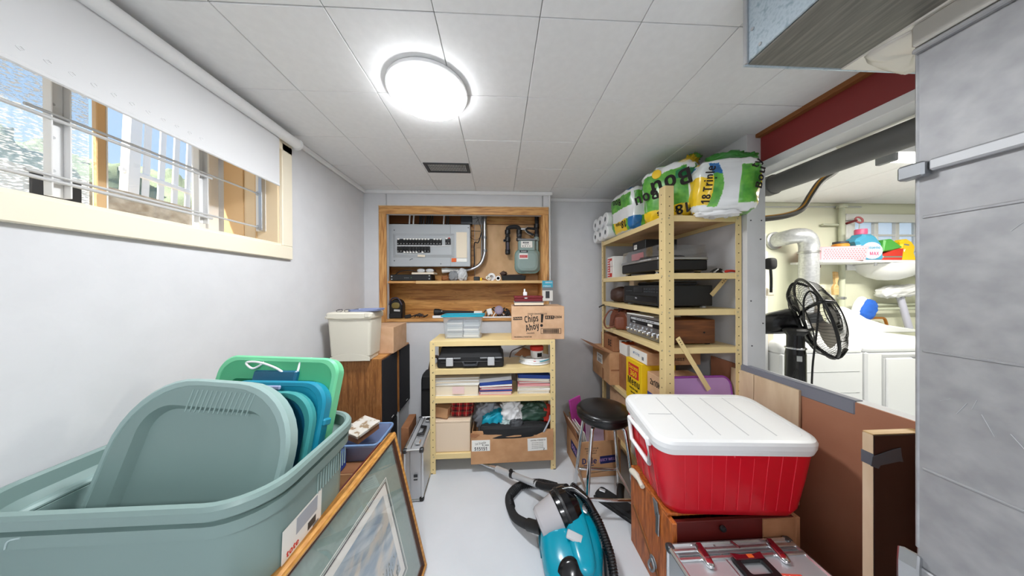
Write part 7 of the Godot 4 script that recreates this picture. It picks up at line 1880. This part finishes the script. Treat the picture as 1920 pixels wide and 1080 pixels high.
	part(mo, "handle", tube([Vector3(-0.075, 0.34, 0), Vector3(0.03, 0.0, 0)], 0.024, 12), M.lilac_grey)
	solo("white_tub", "edge of a tall white tub at the right of the laundry wall", "tub", lathe([[0.12, 0.0], [0.07, 0.24], [0.001, 0.25]], 28), M.white, v(4.30, 0.80, 2.28))
	# plug, cord and upright channel by the post
	var pl := thing("wall_outlet", "dark power plug in a small white outlet beside the stub wall", "outlet", v(2.08, 1.36, 1.93))
	part(pl, "plate", box(0.05, 0.11, 0.02, 0.004), M.white, Vector3(-0.02, 0.10, 0))
	part(pl, "plug", lump(Vector3(0.035, 0.045, 0.03), 0.6, 0.0, 1, 1, 20, 12), M.black_soft, Vector3(0, 0.06, 0.03))
	part(pl, "cord", tube([Vector3(0.0, 0.03, 0.03), Vector3(0.005, -0.05, 0.03), Vector3(0.015, -0.16, 0.02)], 0.009, 8, 4), M.black)
	var chn := thing("cable_channel", "white boxed service channel standing at the left of the laundry opening", "duct", v(2.11, 0.0, 1.97))
	part(chn, "channel", box(0.055, 1.19, 0.05, 0.004), M.cream_paint, Vector3(0.02, 0.597, 0))
	part(chn, "channel", box(0.04, 1.17, 0.06, 0.004), M.white, Vector3(-0.035, 0.587, 0.01))
	part(chn, "cap", box(0.06, 0.06, 0.06, 0.006), M.cream_paint, Vector3(0.02, 1.205, 0))
	part(pl, "backing_post", box(0.09, 0.6, 0.03, 0.003), M.wall_paint, Vector3(-0.03, 0.0, -0.03))
	var bc := thing("black_hose", "thick dark hose with yellow stripe sagging from the laundry ceiling", "hose", v(1.83, 1.66, 1.5))
	var pts := [v(1.46, 1.645, 1.5), v(1.60, 1.655, 1.5), v(1.74, 1.675, 1.5), v(1.84, 1.715, 1.5), v(1.90, 1.80, 1.5), v(1.965, 1.885, 1.5), v(2.06, 1.95, 1.5), v(2.16, 2.05, 1.5)]
	ptube(bc, "hose", pts, 0.017, M.hose_grey, 12, 5)
	var up := []
	for q in pts:
		up.append(q + Vector3(-0.006, 0.013, 0.009))
	ptube(bc, "stripe", up, 0.005, M.mustard, 6, 5)
	solo("thin_cable", "thin grey cable stapled along the top of the laundry wall", "cable", tube([Vector3(-0.75, 0.0, 0), Vector3(-0.2, -0.01, 0), Vector3(0.3, -0.005, 0), Vector3(0.85, 0.0, 0)], 0.006, 7, 4), M.light_grey, v(2.75, 2.03, 2.42))

func lathe_half(r: float, y: float) -> ArrayMesh:
	var p := PackedVector2Array()
	for k in 20:
		var a := TAU * k / 20
		p.append(Vector2(cos(a) * r * 1.08, sin(a) * r * 0.8))
	return prism(p, 0.008, 0.002)

func pedestal_fan():
	# the head looks away to the right and back, so the motor points at the store room
	var f := thing("pedestal_fan", "black pedestal fan with wire cage standing in the laundry behind the half wall", "fan", v(1.705, 0.0, 1.42))
	part(f, "base", lathe([[0.17, 0.0], [0.175, 0.008], [0.16, 0.022], [0.05, 0.035], [0.03, 0.06]], 36), M.black, Vector3.ZERO)
	part(f, "pole", cyl(0.016, 0.95, 16), M.black_soft, Vector3(0, 0.50, 0))
	part(f, "neck_sleeve", lathe([[0.040, 0.55], [0.046, 0.56], [0.044, 0.86], [0.038, 0.90], [0.038, 0.985]], 20), M.black_gloss)
	part(f, "chrome_ring", lathe([[0.040, 0.886], [0.0455, 0.889], [0.0455, 0.897], [0.040, 0.90]], 20), M.chrome)
	part(f, "collar", lathe([[0.03, 0.955], [0.052, 0.985], [0.054, 0.995], [0.04, 1.005]], 8, "flat"), M.black)
	part(f, "rating_label", box(0.022, 0.03, 0.002, 0.0005), M.light_grey, Vector3(-0.024, 0.84, 0.040), Vector3(0, -30, 0))
	var ax := Vector3(0.76, 0.25, 0.56).normalized()
	var c := Vector3(0.155, 1.062, -0.03)
	var side := ax.cross(Vector3.UP).normalized()
	var up := side.cross(ax).normalized()
	var bs := Basis(side, ax, -up)
	if bs.determinant() < 0:
		bs = Basis(-side, ax, -up)
	var mot := part(f, "motor", loft_t([rr(-0.275, 0.034, 0.034, 0.025), rr(-0.27, 0.052, 0.05, 0.035), rr(-0.18, 0.068, 0.066, 0.05), rr(-0.10, 0.078, 0.076, 0.07), rr(-0.075, 0.068, 0.068, 0.06)], "all").mesh(), M.black_gloss)
	mot.transform = Transform3D(bs, c)
	var R := 0.235
	var hub := part(f, "cage_rim", tube(circle_xz(R, 48), 0.0075, 8), M.black)
	hub.transform = Transform3D(bs, c)
	# back and front wires
	var wires := T.new()
	for k in 72:
		var a := TAU * k / 72
		var d := Vector3(cos(a), 0, sin(a))
		wires_add(wires, [d * 0.05 + Vector3(0, -0.062, 0), d * 0.13 + Vector3(0, -0.06, 0), d * 0.205 + Vector3(0, -0.04, 0), d * R])
		wires_add(wires, [d * 0.045 + Vector3(0, 0.075, 0), d * 0.13 + Vector3(0, 0.07, 0), d * 0.205 + Vector3(0, 0.045, 0), d * R])
	var ws := part(f, "cage_wires", wires.mesh(), M.black)
	ws.set_meta("kind", "stuff")
	ws.transform = Transform3D(bs, c)
	for k in 4:
		var a := TAU * (k + 0.3) / 4
		var d := Vector3(cos(a), 0, sin(a))
		var st := part(f, "cage_stay", tube([d * 0.045 + Vector3(0, -0.066, 0), d * 0.14 + Vector3(0, -0.064, 0), d * 0.195 + Vector3(0, -0.042, 0), d * (R + 0.004), d * 0.195 + Vector3(0, 0.05, 0)], 0.0085, 8, 4), M.black_gloss)
		st.transform = Transform3D(bs, c)
	for rr_ in [0.09, 0.15]:
		for y in [-0.064, 0.073]:
			var ho := part(f, "cage_hoop", tube(circle_xz(rr_, 40, y * (1.0 if rr_ < 0.1 else 0.93)), 0.003, 6), M.black)
			ho.transform = Transform3D(bs, c)
	var badge := part(f, "front_badge", lathe([[0.05, 0.074], [0.05, 0.082], [0.04, 0.086], [0.001, 0.087]], 24), M.black)
	badge.transform = Transform3D(bs, c)
	for k in 3:
		var t := T.new()
		var a0 := TAU * k / 3
		var n := 8
		for i in n:
			for jj in 6:
				var q := []
				for e in [[0, 0], [1, 0], [1, 1], [0, 1]]:
					var rad := 0.03 + 0.155 * float(i + e[0]) / n
					var wid: float = 0.42 + 0.75 * sin(PI * clampf((rad - 0.02) / 0.19, 0, 1))
					var an: float = a0 + wid * (float(jj + e[1]) / 6 - 0.5) + rad * 1.5
					q.append(Vector3(cos(an) * rad, 0.012 + 0.032 * (float(jj + e[1]) / 6 - 0.5), sin(an) * rad))
				t.quad(q[0], q[1], q[2], q[3], 1)
				var dn := Vector3(0, -0.002, 0)
				t.quad(q[3] + dn, q[2] + dn, q[1] + dn, q[0] + dn, 2)
		var bl := part(f, "blade", t.mesh(), M.blade_smoke)
		bl.transform = Transform3D(bs, c)
	var sp_ := part(f, "blade_hub", cyl(0.032, 0.05, 18), M.mid_grey)
	sp_.transform = Transform3D(bs, c)
	part(f, "cord", tube([Vector3(0.06, 1.06, 0.06), Vector3(0.05, 1.17, 0.07), Vector3(0.015, 1.22, 0.06), Vector3(-0.01, 1.17, 0.05), Vector3(-0.02, 1.05, 0.06)], 0.0045, 7, 6), M.black)
	part(f, "cord", tube([Vector3(0.06, 1.06, 0.06), Vector3(0.05, 0.95, 0.058), Vector3(0.035, 0.8, 0.055), Vector3(0.02, 0.6, 0.06)], 0.0045, 7, 5), M.black)
	part(f, "cord", tube([Vector3(-0.03, 0.78, 0.03), Vector3(-0.06, 0.68, 0.02), Vector3(-0.09, 0.5, 0.0)], 0.0045, 7, 4), M.black)

func circle_xz(r: float, n: int, y := 0.0) -> Array:
	var out := []
	for k in n + 1:
		out.append(Vector3(r * cos(TAU * k / n), y, r * sin(TAU * k / n)))
	return out

func wires_add(t: T, pts: Array):
	var w := tube_t(pts, 0.0011, 4)
	t.p.append_array(w.p)
	t.g.append_array(w.g)
func build_objects():
	more_materials()
	niche()
	low_shelf()
	tall_shelf()
	shelf_boxes()
	left_side()
	front_things()
	laundry()

func more_materials():
	mat("bag_grey", c8(168, 172, 180), 0.3)
	mat("mustard", c8(186, 132, 30), 0.6)
	mat("grille_cloth", c8(24, 24, 30), 0.9)
	tex_mat("gilt_wood", noise_tex(c8(176, 118, 54), c8(214, 160, 84), 0.02, 91, 3), Vector3(4, 12, 12), 0.4)
	mat("frame_brown", c8(72, 40, 22), 0.45)
	mat("frame_red", c8(96, 26, 20), 0.4)
	mat("frame_dark", c8(46, 22, 18), 0.45)
	tex_mat("mat_green", noise_tex(c8(128, 152, 144), c8(138, 162, 154), 0.05, 93, 3), Vector3(4, 4, 4), 0.85)
	mat("blue_clear", c8(146, 160, 196), 0.3)
	tex_mat("floral", noise_tex(Color.WHITE, Color.WHITE, 0.04, 95, 4, FastNoiseLite.TYPE_SIMPLEX_SMOOTH, 128, [[0.3, c8(176, 150, 120)], [0.42, c8(236, 230, 218)], [0.7, c8(244, 240, 232)]]), Vector3(4, 4, 4), 0.8)
	mat("dark_steel", c8(92, 94, 98), 0.35, 0.8)
	mat("black_vinyl", c8(20, 18, 18), 0.28)
	mat("silver_plastic", c8(196, 198, 201), 0.3, 0.4)
	mat("cup_clear", c8(178, 175, 178), 0.12)
	mat("dust_grey", c8(140, 134, 130), 0.9)
	mat("maroon_gloss", c8(106, 20, 30), 0.2)
	mat("dark_panel", c8(58, 24, 14), 0.35)
	mat("appliance", c8(238, 239, 240), 0.25)
	tex_mat("foil_pipe", noise_tex(c8(186, 188, 192), c8(210, 211, 214), 0.05, 97, 3), Vector3(3, 3, 3), 0.35, 0.6)
	mat("bracket_brown", c8(108, 66, 52), 0.5)
	mat("pink_plastic", c8(232, 164, 172), 0.4)
	mat("pink_dark", c8(176, 88, 96), 0.6)
	mat("pink_cap", c8(222, 92, 130), 0.35)
	mat("amber", c8(206, 142, 52), 0.3)
	mat("jug_blue", c8(70, 152, 184), 0.3)
	mat("label_pale", c8(216, 222, 236), 0.5)
	mat("green_pouch", c8(76, 166, 66), 0.4)
	mat("basin_white", c8(236, 236, 234), 0.4)
	mat("pipe_green", c8(196, 200, 178), 0.5)
	mat("copper", c8(196, 128, 60), 0.3, 0.8)
	mat("blue_sponge", c8(38, 98, 196), 0.8)
	mat("lilac_grey", c8(206, 206, 222), 0.4)
	mat("hose_grey", c8(74, 70, 64), 0.6)
	var fr := mat("frosted", Color(0.95, 0.97, 1.0, 0.35), 0.6)
	fr.transparency = BaseMaterial3D.TRANSPARENCY_ALPHA
	mat("blade_smoke", c8(188, 178, 168), 0.3)
	var im := Image.create(128, 128, false, Image.FORMAT_RGB8)
	for y in 128:
		for x in 128:
			var c := c8(176, 24, 28)
			var a := (x % 64 < 22) as bool
			var b := (y % 64 < 22) as bool
			if a and b:
				c = c8(48, 10, 14)
			elif a or b:
				c = c8(112, 16, 20)
			if (x % 64) in [42, 43, 44] or (y % 64) in [42, 43, 44]:
				c = c8(226, 190, 150)
			im.set_pixel(x, y, c)
	tex_mat("plaid", ImageTexture.create_from_image(im), Vector3(10, 10, 10), 0.9)
	towel_images()
	# the print: misty watercolour of reeds and a weathered roof
	var n := FastNoiseLite.new()
	n.seed = 501
	n.frequency = 0.012
	n.fractal_octaves = 4
	var p := Image.create(384, 256, false, Image.FORMAT_RGB8)
	for y in 256:
		for x in 384:
			var w := n.get_noise_2d(x * 0.45 + y * 0.5, y * 1.6 - x * 0.5)
			var c := c8(190, 198, 202).lerp(c8(140, 160, 178), clampf(0.5 + 1.4 * w, 0, 1))
			c = c.lerp(c8(222, 208, 190), clampf(n.get_noise_2d(x * 0.5 + 900, y + x * 0.3) * 1.8, 0, 0.8))
			var roof := y - (150 - (x - 250) * 0.5)
			if x < 150 and y > 110 + (x - 30) * 0.55:
				c = c8(120, 132, 138).lerp(c8(96, 108, 116), clampf(0.5 + w * 2, 0, 1))
			if x < 150 and absf(y - 110 - (x - 30) * 0.55) < 3:
				c = c8(168, 156, 140)
			var stem := absf(x - 245 - (y - 190) * 0.28 + 5.0 * sin(y * 0.08))
			if y > 96 and stem < 2.0 + (y - 96) * 0.09 * absf(n.get_noise_2d(x * 6, y * 3)) * 3.0:
				c = c8(74, 88, 84)
			if y > 176 and n.get_noise_2d(x * 5, y * 2.4) > 0.1 + (256 - y) * 0.004:
				c = c8(88, 98, 92)
			p.set_pixel(x, y, c)
	img_mat("painting", p, 0.7)
